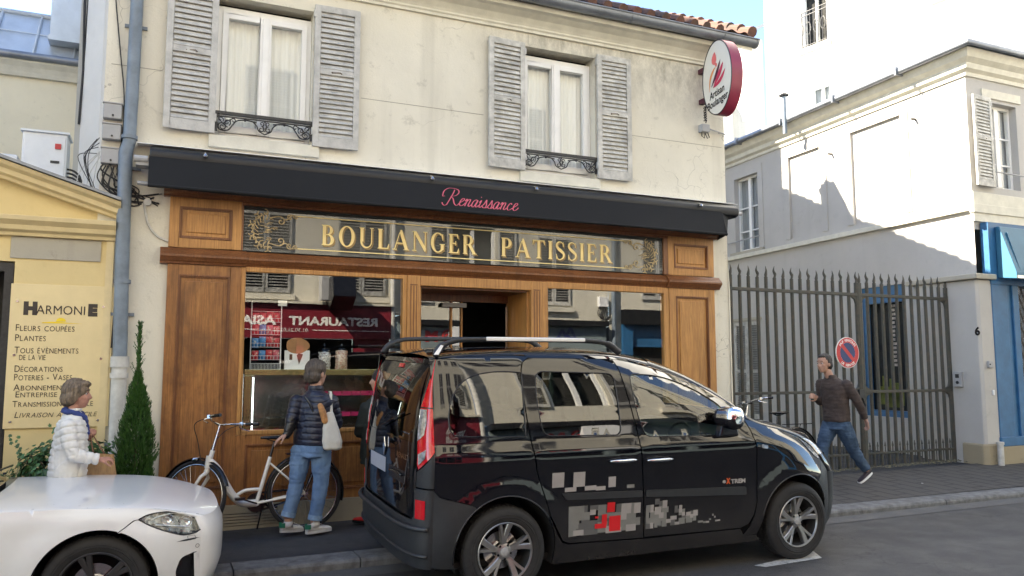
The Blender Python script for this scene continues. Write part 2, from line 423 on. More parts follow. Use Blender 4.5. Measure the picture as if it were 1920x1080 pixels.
def brickpave():
    m, nt, b = new_mat('paving_bricks')
    v = mapping(nt, (1, 1, 1), (0, 0, pi / 2))
    br = nt.nodes.new('ShaderNodeTexBrick'); nt.links.new(v, br.inputs['Vector'])
    br.inputs['Scale'].default_value = 1.0; br.inputs['Brick Width'].default_value = .46; br.inputs['Row Height'].default_value = .23
    br.inputs['Mortar Size'].default_value = .02; br.offset = 0.5
    br.inputs['Color1'].default_value = (.07, .061, .053, 1); br.inputs['Color2'].default_value = (.057, .052, .047, 1); br.inputs['Mortar'].default_value = (.018, .017, .016, 1)
    a = ramp(nt, noise(nt, v, 2.2, 7, .7), [(.35, 0.0), (.7, .65)])
    c = mixcol(nt, a, br.outputs['Color'], (.07, .066, .062))
    nt.links.new(c, b.inputs['Base Color']); b.inputs['Roughness'].default_value = .82
    inv = nt.nodes.new('ShaderNodeMath'); inv.operation = 'SUBTRACT'; inv.inputs[0].default_value = 1; nt.links.new(br.outputs['Fac'], inv.inputs[1])
    p = bumpn(nt, b, inv.outputs[0], .6, .008); bumpn(nt, b, noise(nt, v, 60, 4), .3, .005, p)
    return m
M_brickp = brickpave()

XS = [-60, -30, -14, -8, -4, -2, -1, 0, 1, 2, 3, 4, 5, 6, 7, 8, 9, 10, 11, 12, 13, 15, 18, 24, 40, 70]
g = MB(); g.grid(lambda x, y: (x, y, road_z(x)), XS, [-9.0, -7, -5, -3.4, -1.6, -1.58])
g.build('road', M_road, kind='structure', origin=False)
g = MB(); g.grid(lambda x, y: (x, y, -.02), [-300, -100, 100, 300], [-300, -60, 60, 300])
g.build('ground', M_pavel, kind='structure', origin=False)
g = MB(); g.grid(lambda x, y: (x, y, pave_z(x, y)), [x for x in XS if x <= 7], [-1.31, -.8, -.4, 0, .4])
g.build('pavement', M_pavel, kind='structure', origin=False)
g = MB(); g.grid(lambda x, y: (x, y, pave_z(x, y)), [x for x in XS if x >= 7], [-1.31, -.8, -.4, 0, .12])
g.build('pavement', M_brickp, kind='structure', origin=False)
g = MB(); g.grid(lambda x, y: (x, y, .21 + .0085 * (x - 7) - .01 * (y > 1) - .0), [6.6, 8, 10, 11.9], [.12, 1, 4, 8, 14])
g.build('passage_ground', M_pavel, kind='structure', origin=False)
g = MB(); g.grid(lambda x, y: (x, y, .13), [-40, 0, 40], [-10.25, -9.0])
g.box(-40, 40, -9.0, -8.85, 0, .132)
g.build('opposite_pavement', M_pavel, kind='structure', origin=False)
# kerb stones of the near pavement, a little uneven, with dark joints
g = MB(); x = -14.02
while x < 24:
    L_ = random.choice([1.0, 1.35, 1.6]); x1 = x + L_ - .012
    dz = random.uniform(-.004, .004); zt0 = pave_z(x, -1.5) + .004 + dz; zt1 = pave_z(x1, -1.5) + .004 + dz
    y0 = -1.6 + random.uniform(-.006, .006)
    pr = lambda zt: [(y0 + .0, -.05), (y0 - .0, zt - .03), (y0 + .012, zt - .008), (y0 + .035, zt), (-1.308, zt), (-1.308, -.05)]
    a_, b_ = pr(zt0), pr(zt1); n = len(a_)
    g.add([(x, y, z) for y, z in a_] + [(x1, y, z) for y, z in b_], [tuple(range(n)), tuple(range(n, 2 * n))[::-1]] + [(i, n + i, n + (i + 1) % n, (i + 1) % n) for i in range(n)])
    x += L_
g.build('kerb', M_kerb, kind='structure', origin=False)
# gutter strip of slightly paler setts
g = MB(); g.grid(lambda x, y: (x, y, road_z(x) + .004), XS, [-1.88, -1.605]); g.build('road_gutter', M_kerb if False else asphalt('gutter_stone', (.10, .097, .09), (.14, .135, .13), .7), kind='structure', origin=False)
# worn white bay marking under the van's front wheel
M_mark = pm('road_paint', (.50, .49, .46), .7, var=.5, scale=30, bump=.4, bscale=120, c2=(.16, .155, .15), ramp=(.34, .5))
g = MB(); rz = lambda x: road_z(x) + .005
mk = [(4.66, -3.32), (5.5, -3.18), (5.56, -3.03), (5.53, -3.28)]
mk = [(4.60, -2.93), (5.34, -2.78), (5.44, -2.72), (5.30, -2.97), (4.65, -3.01)]
g.add([(x, y, rz(x)) for x, y in mk], [tuple(range(len(mk)))])
g.build('road_marking', M_mark, kind='structure', origin=False)
# ------------------------------------------------------------------ lettering helpers
def text_mesh(txt, size, spacing=1.0, offset=0.0, shear=0.0, align='LEFT', bold=False):
    """outline of the built-in font as flat faces in the x,y plane"""
    cu = bpy.data.curves.new('lettering', 'FONT'); cu.body = txt; cu.size = size; cu.space_character = spacing
    cu.offset = offset; cu.shear = shear; cu.align_x = align; cu.resolution_u = 3; cu.fill_mode = 'FRONT'
    ob = bpy.data.objects.new('lettering', cu); col.objects.link(ob)
    dg = bpy.context.evaluated_depsgraph_get(); me = bpy.data.meshes.new_from_object(ob.evaluated_get(dg))
    vs = [v.co.copy() for v in me.vertices]; fs = [tuple(p.vertices) for p in me.polygons]
    bpy.data.objects.remove(ob); bpy.data.curves.remove(cu); bpy.data.meshes.remove(me)
    return vs, fs
def put_text(mb, txt, org, ux, uy, size, width=None, **k):
    """lay the letters on a plane; ux, uy unit directions of the baseline and of up; width stretches to fit"""
    vs, fs = text_mesh(txt, size, **k); ux, uy, org = Vector(ux), Vector(uy), Vector(org)
    if not vs: return
    x0 = min(v.x for v in vs); x1 = max(v.x for v in vs); sx = (width / (x1 - x0)) if width else 1.0
    mb.add([org + ux * ((v.x - x0) * sx) + uy * v.y for v in vs], fs)

def arc(cx, cy, rx, ry, a0, a1, n=14):
    return [(cx + rx * cos(radians(a0 + (a1 - a0) * i / n)), cy + ry * sin(radians(a0 + (a1 - a0) * i / n))) for i in range(n + 1)]
def ringpoly(o, i): return o + i[::-1]
def stroke2(pts, w):
    out = [Vector((*p, 0)) for p in pts]; L = []; R = []
    W = w if isinstance(w, list) else [w] * len(out)
    for i in range(len(out)):
        t = (out[min(i + 1, len(out) - 1)] - out[max(i - 1, 0)]); t = t.normalized() if t.length else Vector((1, 0, 0)); n = Vector((-t.y, t.x, 0)) * W[i] / 2
        L.append(out[i] + n); R.append(out[i] - n)
    return [(p.x, p.y) for p in L] + [(p.x, p.y) for p in R[::-1]]
TK, TN = .17, .055
def serif(x, y, up, w=.30, h=.035):
    s = 1 if up else -1
    return [(x - w / 2, y), (x + w / 2, y), (x + w / 2 - .03, y + s * h), (x + TK / 2, y + s * (h + .04)), (x - TK / 2, y + s * (h + .04)), (x - w / 2 + .03, y + s * h)]
def stem(x, w=TK): return [(x - w / 2, 0), (x + w / 2, 0), (x + w / 2, 1), (x - w / 2, 1)]
def glyph(ch):
    P = []
    def bar(x0, y0, x1, y1, w): P.append(stroke2([(x0, y0), (x1, y1)], w))
    if ch in 'BRPDEL I'.replace(' ', '') or ch == 'T' and False:
        P.append(stem(.16)); P.append(serif(.16, 0, True)); P.append(serif(.16, 1, False))
    if ch == 'B':
        P.append(ringpoly(arc(.34, .755, .26, .245, 90, -90), arc(.34, .755, .10, .19, 90, -90))); P.append([(.16, .945), (.35, .945), (.35, 1), (.16, 1)]); P.append([(.16, .5), (.35, .5), (.35, .555), (.16, .555)])
        P.append(ringpoly(arc(.36, .275, .31, .275, 90, -90), arc(.36, .275, .13, .22, 90, -90))); P.append([(.16, 0), (.37, 0), (.37, .055), (.16, .055)]); return P, .74
    if ch in 'PR':
        P.append(ringpoly(arc(.34, .73, .30, .27, 90, -90), arc(.34, .73, .12, .215, 90, -90))); P.append([(.16, .945), (.35, .945), (.35, 1), (.16, 1)]); P.append([(.16, .46), (.35, .46), (.35, .515), (.16, .515)])
        if ch == 'P': return P, .70
        P.append([(.34, .48), (.52, .50), (.80, .03), (.62, .03)]); P.append([(.56, 0), (.88, 0), (.87, .04), (.58, .04)]); return P, .88
    if ch == 'O': P.append(ringpoly(arc(.44, .5, .42, .52, 0, 360, 32), arc(.44, .5, .245, .465, 0, 360, 32))); return P, .90
    if ch == 'U':
        P.append([(.10, .3), (.27, .3), (.27, .97), (.10, .97)]); P.append(serif(.185, 1, False)); P.append(ringpoly(arc(.42, .32, .32, .34, 180, 360), arc(.42, .32, .15, .27, 180, 360)) if False else ringpoly(arc(.42, .31, .32, .33, 180, 360), arc(.45, .31, .235, .26, 180, 360)))
        P.append([(.685, .3), (.74, .3), (.74, .97), (.685, .97)]); P.append([(.60, 1), (.83, 1), (.81, .965), (.62, .965)]); return P, .86
    if ch == 'L': P.append([(.16, 0), (.62, 0), (.66, .26), (.62, .26), (.54, .06), (.16, .06)]); return P, .68
    if ch == 'A':
        P.append([(.44, 1.02), (.53, 1.02), (.88, .02), (.69, .02), (.41, .86)]); P.append([(.43, .90), (.38, .88), (.09, .02), (.15, .02)]); bar(.22, .34, .66, .34, TN); P.append([(0, 0), (.26, 0), (.24, .04), (.02, .04)]); P.append([(.60, 0), (.95, 0), (.93, .04), (.62, .04)]); return P, .92
    if ch == 'N':
        P.append([(.12, .0), (.175, 0), (.175, .95), (.12, .95)]); P.append([(.0, 1), (.24, 1), (.80, .0), (.74, -.03), (.10, .96)]) ; P.append([(.12, 1), (.27, 1), (.82, .16), (.80, -.02), (.72, 0)]); P.append([(.745, .0), (.80, 0), (.80, .97), (.745, .97)])
        P.append([(.02, 0), (.28, 0), (.26, .04), (.04, .04)]); P.append([(.65, 1), (.90, 1), (.88, .96), (.67, .96)]); return P, .90
    if ch == 'G':
        P.append(ringpoly(arc(.45, .5, .42, .52, 50, 312, 26), arc(.45, .5, .245, .465, 50, 312, 26))); P.append([(.72, .62), (.76, .62), (.76, .95), (.72, .95), (.66, .84)]); P.append([(.62, .06), (.79, .14), (.79, .42), (.62, .42)]); P.append([(.54, .43), (.87, .43), (.85, .39), (.56, .39)]); return P, .90
    if ch == 'E':
        P.append([(.16, 0), (.60, 0), (.64, .25), (.60, .25), (.52, .06), (.16, .06)]); P.append([(.16, 1), (.57, 1), (.59, .77), (.555, .77), (.49, .94), (.16, .94)]); bar(.16, .515, .44, .515, TN); P.append([(.42, .63), (.46, .63), (.46, .40), (.42, .40)]); return P, .68
    if ch == 'T':
        P.append(stem(.38)); P.append(serif(.38, 0, True, .34)); P.append([(.0, .74), (.03, .74), (.10, .94), (.66, .94), (.73, .74), (.76, .74), (.75, 1), (.01, 1)]); return P, .78
    if ch == 'I': return P, .32
    if ch == 'S':
        c = catmull([(.52, .78), (.46, .93), (.29, .985), (.13, .90), (.10, .74), (.21, .60), (.38, .48), (.53, .34), (.52, .15), (.36, .02), (.18, .03), (.07, .20)], 4)
        n = len(c); w = [.05 + .13 * max(0, 1 - abs((i / (n - 1) - .5) / .33)) ** .8 for i in range(n)]
        P.append(stroke2([(p[0], p[1]) for p in [tuple(q) + (0,) if len(q) == 2 else tuple(q) for q in c]], w)); P.append([(.49, .70), (.53, .70), (.53, .98), (.50, .97)]); P.append([(.05, .0), (.08, .02), (.09, .30), (.05, .30)]); return P, .62
    return [], .35
def serif_word(mb, word, x0, x1, z0, z1, y, step=.0004, rev=False):
    gl = [glyph(c) for c in word]; sp = .16; tot = sum(g_[1] for g_ in gl) + sp * (len(gl) - 1); s = (x1 - x0) / tot; h = z1 - z0; x = x0; k = 0
    for P, w in gl:
        for poly in P:
            pts = [Vector((x + px * s, 0, z0 + pz * h)) for px, pz in poly]
            tri = geometry.tessellate_polygon([[Vector((p.x, p.z, 0)) for p in pts]])
            mb.add([(p.x, y - (k % 5) * step, p.z) for p in pts], [tuple(t) for t in tri]); k += 1
        x += (w + sp) * s
def ribbon(mb, pts, wf, place, sub=7):
    """flat pen stroke: pts 2D, wf(direction angle)->width, place((x,y))->3D"""
    c = catmull([(p[0], p[1], 0) for p in pts], sub); L = []; R = []
    for i in range(len(c)):
        t = c[min(i + 1, len(c) - 1)] - c[max(i - 1, 0)]
        if t.length < 1e-9: t = Vector((1, 0, 0))
        t.normalize(); w = wf(atan2(t.y, t.x), i / (len(c) - 1)); n = Vector((-t.y, t.x, 0)) * w / 2
        L.append(place(c[i] + n)); R.append(place(c[i] - n))
    n = len(L); mb.add(L + R, [(i, i + 1, n + i + 1, n + i) for i in range(n - 1)])
def spiral(cx, cy, r0, r1, a0, a1, n=16):
    return [(cx + (r0 + (r1 - r0) * i / n) * cos(radians(a0 + (a1 - a0) * i / n)), cy + (r0 + (r1 - r0) * i / n) * sin(radians(a0 + (a1 - a0) * i / n))) for i in range(n + 1)]

# ------------------------------------------------------------------ the bakery building
bak = thing('bakery_building', 'two-storey cream rendered bakery with varnished wooden shopfront and clay tiled roof', 'building', (3.1, 2.0, .15))
W1 = (.45, 1.40, 4.03, 5.50); W2 = (3.86, 4.83, 4.0, 5.54)
OX = -.55
h = lambda r: (r[0] - OX, r[1] - OX, r[2], r[3])
g = MB(); g.wall((OX, 0), (6.8, 0), .10, 6.02, [h(W1), h(W2), (.07 - OX, 6.54 - OX, .38, 3.40)], .22)
g.build('wall', [M_wall], bak)
g = MB(); g.wall((OX, 12), (OX, 0), .1, 6.2, [], .2)
g.quad((OX, 12, 6.2), (OX, 0, 6.2), (OX, 7.5, 10.2), (OX, 7.6, 10.2)); g.build('side_wall', M_wall, bak)
g = MB(); g.wall((6.8, 0), (6.8, 10.0), .1, 6.3, [], .2)
g.quad((6.8, -.0, 6.3), (6.8, 10, 6.3), (6.8, 7.5, 10.2), (6.8, .1, 6.3))
g.prism([(6.8, 0, .1), (6.86, .03, .1), (6.86, .1, 1.9), (6.855, .1, 2.95), (6.8, 0, 3.3)], (0, .5, 0)) if False else None
g.quad((6.795, -.012, .1), (6.87, .05, .1), (6.865, .05, 2.7), (6.795, -.012, 3.15)); g.quad((6.87, .05, .1), (6.87, .8, .1), (6.80, .8, 3.1), (6.865, .05, 2.7))
g.add([(6.795, -.012, 3.15), (6.865, .05, 2.7), (6.80, .8, 3.1)], [(0, 1, 2)])
g.build('side_wall', M_wall, bak)
# surface joints and a shallow render patch around the upper windows
g = MB()
for x0_, x1_, z in ((-.5, -.05, 4.62), (1.92, 3.35, 4.62), (5.35, 6.75, 4.62)): g.box(x0_, x1_, -.0025, .001, z, z + .006)
for x, z0_, z1_ in ((3.92, 5.56, 5.72), (4.78, 5.6, 5.72)): g.box(x, x + .004, -.0025, .001, z0_, z1_)
g.build('render_joint', pm('dark_joint', (.30, .28, .23), .9), bak)  # plain dark strips along the render joints
# cornice under the eaves
cp = [(0.001, 5.70), (-.03, 5.70), (-.03, 5.73), (-.045, 5.745), (-.045, 5.765), (-.06, 5.79), (-.10, 5.84), (-.17, 5.885), (-.22, 5.90), (-.22, 5.96), (0.001, 5.96)]
MB().xprof(cp, OX, 6.80).build('cornice', M_trim, bak, bevel=.003)
# roof with canal tiles
def roofz(y): return 6.06 + .53 * (y + .32)
g = MB(); per = .21
def rp(u, v):
    c_ = abs(((u / per) % 1) - .5) * 2; ph = (v / .34) % 1
    return (u, v, roofz(v) + .045 * (c_ ** 1.5 if c_ < 1 else 1) + .028 * (1 - ph))
us = [OX - .1 + i * per / 6 for i in range(int((7.16 - OX + .1) / (per / 6)))]
vv = []
y = -.32
while y < 7.5: vv += [y, y + .332]; y += .34
g.grid(rp, us, vv)
for i in range(36):          # verge tiles, one lapped over the next
    y = -.34 + i * .215
    z = roofz(y); a = Vector((7.02, y - .02, z + .075 + random.uniform(-.01, .01))); b_ = a + Vector((0, .26, .26 * .53 - .03))
    g.cyl(a, b_, .075, .062, 10)
for i in range(34):          # ragged tile ends at the eave
    x = OX + .02 + i * per; y0 = -.36 + random.uniform(-.02, .02)
    g.cyl((x + .1, y0, roofz(y0) + .03), (x + .1, y0 + .3, roofz(y0 + .3) + .035), .062, .055, 8)
g.quad((OX - .1, 7.5, roofz(7.5)), (7.1, 7.5, roofz(7.5)), (7.1, 14, 6.4), (OX - .1, 14, 6.4))
roof = g.build('roof', M_tile, bak)
g = MB(); g.box(6.85, 7.10, -.34, 7.3, 5.5, 5.5) if False else None
g.prism([(6.80, -.28, 5.90), (7.08, -.28, 5.90), (7.08, 7.3, roofz(7.3) - .10), (6.80, 7.3, roofz(7.3) - .10)], (0, 0, .07)); g.build('verge_board', M_trim, bak)
g = MB(); g.box(6.15, 6.95, 5.90, 6.28, 8.8, 9.98); g.box(6.10, 7.0, 5.84, 6.34, 9.98, 10.06)
for x in (6.3, 6.6, 6.85): g.cyl((x, 6.09, 10.06), (x, 6.09, 10.2), .08, .07, 12)
g.build('chimney', M_wall2, roof)
g = MB(); g.box(6.55, 7.0, 7.62, 10.5, 7.0, 12.2); g.box(6.5, 7.05, 7.57, 10.55, 12.2, 12.3); g.build('ridge_shadow_block', M_wall2, bak)  # unseen block added behind the ridge for the shadow edge on the passage house
# gutter: half round with joints and brackets
g = MB(); n = 10
for x0_, x1_ in ((OX - .1, 3.2), (3.2, 5.2), (5.2, 6.6), (6.6, 7.13)):
    pr = [(-.29 + .075 * cos(pi + pi * k / n), 6.03 + .085 * sin(pi + pi * k / n)) for k in range(n + 1)] + [(-.29 + .068 * cos(-pi * k / n), 6.035 + .078 * sin(-pi * k / n)) for k in range(n + 1)]
    g.xprof(pr, x0_ + .002, x1_ - .002)
    g.tube([(x0_, -.37, 6.035), (x1_, -.37, 6.035)], .011, 8)
    g.xprof([(-.29 + .081 * cos(pi + pi * k / n), 6.03 + .091 * sin(pi + pi * k / n)) for k in range(n + 1)] + [(-.215, 6.03)], x1_ - .03, x1_)
g.build('gutter', M_zinc, bak, smooth=35)
# window sills
for r in ((.395, 1.48, 3.905, 4.03), (3.80, 4.87, 3.885, 4.0)):
    MB().box(r[0], r[1], -.045, .16, r[2], r[3]).build('window_sill', M_trim, bak, bevel=.006)

def casement(x0, x1, z0, z1, y, parent, rail=None, fm=None):
    """white double casement: outer frame, two sashes, panes, curtain behind"""
    fm = fm or M_pvc
    g = MB(); f = .045
    g.box(x0, x0 + f, y, y + .07, z0, z1); g.box(x1 - f, x1, y, y + .07, z0, z1); g.box(x0 + f, x1 - f, y, y + .07, z1 - f - .02, z1); g.box(x0 + f, x1 - f, y, y + .07, z0, z0 + f + .03)
    w = g.build('window', fm, parent, bevel=.004)
    xm = (x0 + x1) / 2
    for a, b_ in ((x0 + f, xm - .004), (xm + .004, x1 - f)):
        q = MB(); s = .055; A, B = z0 + f + .033, z1 - f - .023
        q.box(a, a + s, y - .018, y + .05, A, B); q.box(b_ - s, b_, y - .018, y + .05, A, B); q.box(a + s, b_ - s, y - .018, y + .05, B - s, B); q.box(a + s, b_ - s, y - .018, y + .05, A, A + s + .02)
        if rail: 
            for rz_ in rail: q.box(a + s, b_ - s, y, y + .04, rz_ - .012, rz_ + .012)
        if a < xm - .02 and b_ < xm: q.box(xm - .03, xm + .03, y - .03, y - .0185, A, B)
        q.build('sash', fm, w, bevel=.004)
        MB().quad((a + s - .01, y + .02, A + s), (b_ - s + .01, y + .02, A + s), (b_ - s + .01, y + .02, B - s + .01), (a + s - .01, y + .02, B - s + .01)).build('pane', M_glassw, w)
    c = MB(); nn = 60
    c.grid(lambda u, v: (u, y + .11 + .007 * sin(u * 95) + .006 * sin(u * 41 + 1), v), [x0 + .02 + (x1 - x0 - .04) * i / nn for i in range(nn + 1)], [z0 + .02, z1 - .02])
    c.build('curtain', M_curt, w, smooth=True)
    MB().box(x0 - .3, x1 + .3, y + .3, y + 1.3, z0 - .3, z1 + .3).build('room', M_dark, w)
    return w
for r in (W1, W2):
    casement(r[0] + .002, r[1] - .002, r[2] + .002, r[3] - .06, .125, bak)

def shutter(x0, x1, z0, z1, y, parent, mat, hinge_left=True, swing=0.0, hook=True, nsl=29, name='shutter', yz=None):
    """open louvred shutter laid back on the wall; swing lifts its free edge off the wall"""
    w = x1 - x0; H = z1 - z0; g = MB(); st = .062; t = .034
    A = MB()
    A.box(0, st, -t, 0, 0, H); A.box(w - st, w, -t, 0, 0, H); A.box(st, w - st, -t, 0, H - .07, H); A.box(st, w - st, -t, 0, 0, .105); zm = H * .53
    A.box(st, w - st, -t, 0, zm - .03, zm + .03)
    for lo, hi in ((.105, zm - .03), (zm + .03, H - .07)):
        k = int((hi - lo) / .052); d = (hi - lo) / k
        for i in range(k):
            z = lo + d * (i + .5)
            A.prism([(st, -.001, z + .024), (st, -.007, z + .030), (st, -t + .003, z - .020), (st, -t + .009, z - .026)], (w - 2 * st, 0, 0))
    a = radians(swing) * (1 if hinge_left else -1); px = 0 if hinge_left else w
    def tr(p):
        q = Vector((p.x - px, p.y, p.z)); return Vector((x0 + px + q.x * cos(a) + q.y * sin(a), y - q.x * sin(a) * 1 + q.y * cos(a), z0 + q.z)) if a else Vector((x0 + p.x, y + p.y, z0 + p.z))
    A.v = [tr(p) for p in A.v]
    s = A.build(name, mat, parent, bevel=.0025, seg=1)
    if hook:
        xc = x0 + w * .5; q = MB(); yy = y - t - .004
        q.tube([(xc - .05, yy, z0 + zm - .005), (xc + .035, yy - .006, z0 + zm + .004), (xc + .05, yy - .012, z0 + zm - .012)], .006, 6); q.ball((xc - .05, yy, z0 + zm - .005), .011, 8)
        q.build('hook', pm('rusty_hook', (.10, .07, .05), .7, var=.5), s)
    q = MB(); hx = x0 + w if not hinge_left else x0
    for z in (z0 + .12, z1 - .14): q.box(hx - .014, hx + .014, y - t - .006, y - .002, z, z + .075)
    q.build('hinge', M_shut, s)
    return s
shutter(-.03, .445, 4.04, 5.57, -.03, bak, M_shut, hinge_left=False, swing=2.5)
shutter(1.405, 1.885, 4.02, 5.56, -.03, bak, M_shut, hinge_left=True, swing=1.5)
shutter(3.385, 3.855, 4.01, 5.55, -.03, bak, M_shutb, hinge_left=False, swing=3)
shutter(4.835, 5.315, 4.015, 5.575, -.03, bak, M_shutb, hinge_left=True, swing=1.0)

def window_guard(x0, x1, zt, zb, y, parent):
    g = MB(); L = x1 - x0; g.box(x0, x1, y - .022, y + .022, zt - .012, zt + .018); g.box(x0, x1, y - .012, y + .012, zt - .035, zt - .025)
    g.box(x0, x0 + .022, y - .018, y + .018, zb, zt); g.box(x1 - .022, x1, y - .018, y + .018, zb, zt)
    H = zt - .03 - zb; P = lambda pts: [(x0 + p[0], y, zb + p[1]) for p in pts]
    def t(pts, r=.0055): g.tube([ (p.x, p.y, p.z) for p in catmull(P(pts), 5)], r, 5)
    for sx in (0, 1):
        f = (lambda p: (p[0], p[1])) if sx == 0 else (lambda p: (L - p[0], p[1]))
        F = lambda pts: [f(p) for p in pts]
        t(F([(.02, H * .55), (.03, H * .2), (.08, .01), (.13, H * .15), (.17, H * .5), (.21, H * .8), (.30, H * .9), (.40, H * .82)]), .0075)
        t(F(spiral(.07, H * .32, .045, .008, 200, -360))); t(F(spiral(.115, H * .62, .035, .006, -60, 420))); t(F(spiral(.05, H * .78, .03, .006, -40, 330))); t(F(spiral(.175, H * .78, .028, .006, 200, -200)))
        t(F([(.02, H * .98), (.07, H * .55), (.12, H * .3)])); t(F([(.20, H), (.12, H * .75), (.07, H * .5)]))
        t(F([(.30, H * .92), (.27, H * 1.0)])); g.ball((x0 + f((.285, H * .88))[0], y, zb + H * .88), .014, 8)
        t(F([(.36, H * .86), (.40, H * .6), (.42, H * .3), (L / 2, H * .08)]), .007)
        t(F(spiral(L / 2 - .035, H * .42, .035, .006, 90, -300))); t(F(spiral(L / 2 - .03, H * .78, .028, .006, -90, 280)))
    t([(L / 2, H * 1.0), (L / 2 - .02, H * .6), (L / 2, H * .3), (L / 2 + .02, H * .6), (L / 2, H)])
    g.build('window_guard', M_iron, parent, smooth=40)
window_guard(W1[0], W1[1] + .01, 4.265, 4.08, -.012, bak)
window_guard(W2[0], W2[1] + .01, 4.255, 4.07, -.012, bak)

# --- shopfront joinery
def moulding(prof, x0, x1, name, mat, parent, ret=True):
    g = MB(); g.xprof(prof, x0, x1); return g.build(name, mat, parent, bevel=.003)
def panelled(x0, x1, z0, z1, y, parent, name, mat, b=.085, t=.05, sub=True, bt=None, bb=None):
    """stile-and-rail board with one raised-and-fielded panel"""
    bt = bt or b; bb = bb or b
    g = MB(); g.box(x0, x0 + b, y, y + t, z0, z1); g.box(x1 - b, x1, y, y + t, z0, z1); g.box(x0 + b, x1 - b, y, y + t, z1 - bt, z1); g.box(x0 + b, x1 - b, y, y + t, z0, z0 + bb)
    g.box(x0 + b, x1 - b, y + .022, y + t, z0 + bb, z1 - bt)
    o = g.build(name, mat, parent, bevel=.003)
    X0, X1, Z0, Z1 = x0 + b, x1 - b, z0 + bb, z1 - bt
    m = MB()
    for w, d0, d1 in ((.014, -.006, .02), (.012, .006, .0215)):
        m.box(X0, X0 + w, y + d0, y + d1, Z0, Z1); m.box(X1 - w, X1, y + d0, y + d1, Z0, Z1); m.box(X0 + w, X1 - w, y + d0, y + d1, Z1 - w, Z1); m.box(X0 + w, X1 - w, y + d0, y + d1, Z0, Z0 + w)
        X0 += w; X1 -= w; Z0 += w; Z1 -= w
    q = .012
    m.build('bead', M_woodd, o, bevel=.002)
    if X1 - X0 > .1:
        p = MB(); i_ = .035; p.box(X0 + i_, X1 - i_, y + .010, y + .0225, Z0 + i_, Z1 - i_); p.build('field', mat, o, bevel=.006)
    return o
YF = -.045
panelled(.07, .735, 2.88, 3.37, YF, bak, 'pilaster_head', M_wood, b=.09)
panelled(.07, .745, .40, 2.715, YF, bak, 'pilaster', M_wood2, b=.10, bb=.16)
panelled(5.835, 6.54, 2.88, 3.37, YF, bak, 'pilaster_head', M_wood, b=.09)
panelled(5.84, 6.54, .40, 2.715, YF, bak, 'pilaster', M_wood, b=.10, bb=.16)
# dividing moulding and head cornice
mp = [(YF + .05, 2.715), (YF - .02, 2.715), (YF - .03, 2.735), (YF - .045, 2.745), (YF - .065, 2.77), (YF - .075, 2.78), (YF - .075, 2.80), (YF - .055, 2.825), (YF - .03, 2.845), (YF - .01, 2.87), (YF + .05, 2.88)]
moulding(mp, .0, .79, 'dividing_moulding', M_woodd, bak); moulding(mp, 5.80, 6.61, 'dividing_moulding', M_woodd, bak)
mp2 = [(a + .035, b_) for a, b_ in mp]; moulding(mp2, .7905, 5.7995, 'dividing_moulding', M_woodd, bak)
cp2 = [(YF + .06, 3.37), (YF - .015, 3.37), (YF - .03, 3.385), (YF - .07, 3.40), (YF - .09, 3.42), (YF - .13, 3.44), (YF - .20, 3.455), (YF - .20, 3.48), (YF + .06, 3.48)]
moulding(cp2, .01, 6.60, 'head_cornice', M_woodd, bak)
moulding([(YF + .06, 3.34), (YF + .0, 3.34), (YF - .01, 3.355), (YF - .01, 3.3695), (YF + .06, 3.3695)], .736, 5.834, 'head_cornice', M_woodd, bak)
# fascia: painted board behind glass
fas = MB().box(.736, 5.834, YF + .035, YF + .05, 2.881, 3.339).build('fascia_board', M_fascia, bak)
MB().quad((.74, YF + .016, 2.885), (5.83, YF + .016, 2.885), (5.83, YF + .016, 3.338), (.74, YF + .016, 3.338)).build('fascia_glass', glassmat('fascia_mirror_glass', (.85, .86, .85), 1.8, 0, .003), bak)
g = MB(); g.box(.7365, .752, YF + .004, YF + .03, 2.881, 3.339); g.box(5.77, 5.8335, YF + .002, YF + .03, 2.881, 3.339); g.build('fascia_bead', M_woodd, bak)
yl = YF + .008
for wd_, xa_, xb_ in (('BOULANGER', 1.525, 3.262), ('PATISSIER', 3.555, 5.03)):
    g = MB(); serif_word(g, wd_, xa_, xb_, 2.985, 3.20, yl + .003); gl_ = g.build('gilt_lettering', M_gold, fas)
    gs = MB(); serif_word(gs, wd_, xa_ + .015, xb_ + .015, 2.97, 3.186, yl + .0065, step=.0002); gs.build('letter_shade', M_gold2, gl_)
g = MB(); g.box(1.285, 5.21, yl, yl + .002, 3.262, 3.272); g.box(1.285, 5.21, yl, yl + .002, 2.925, 2.935); g.build('gilt_line', M_gold, fas)
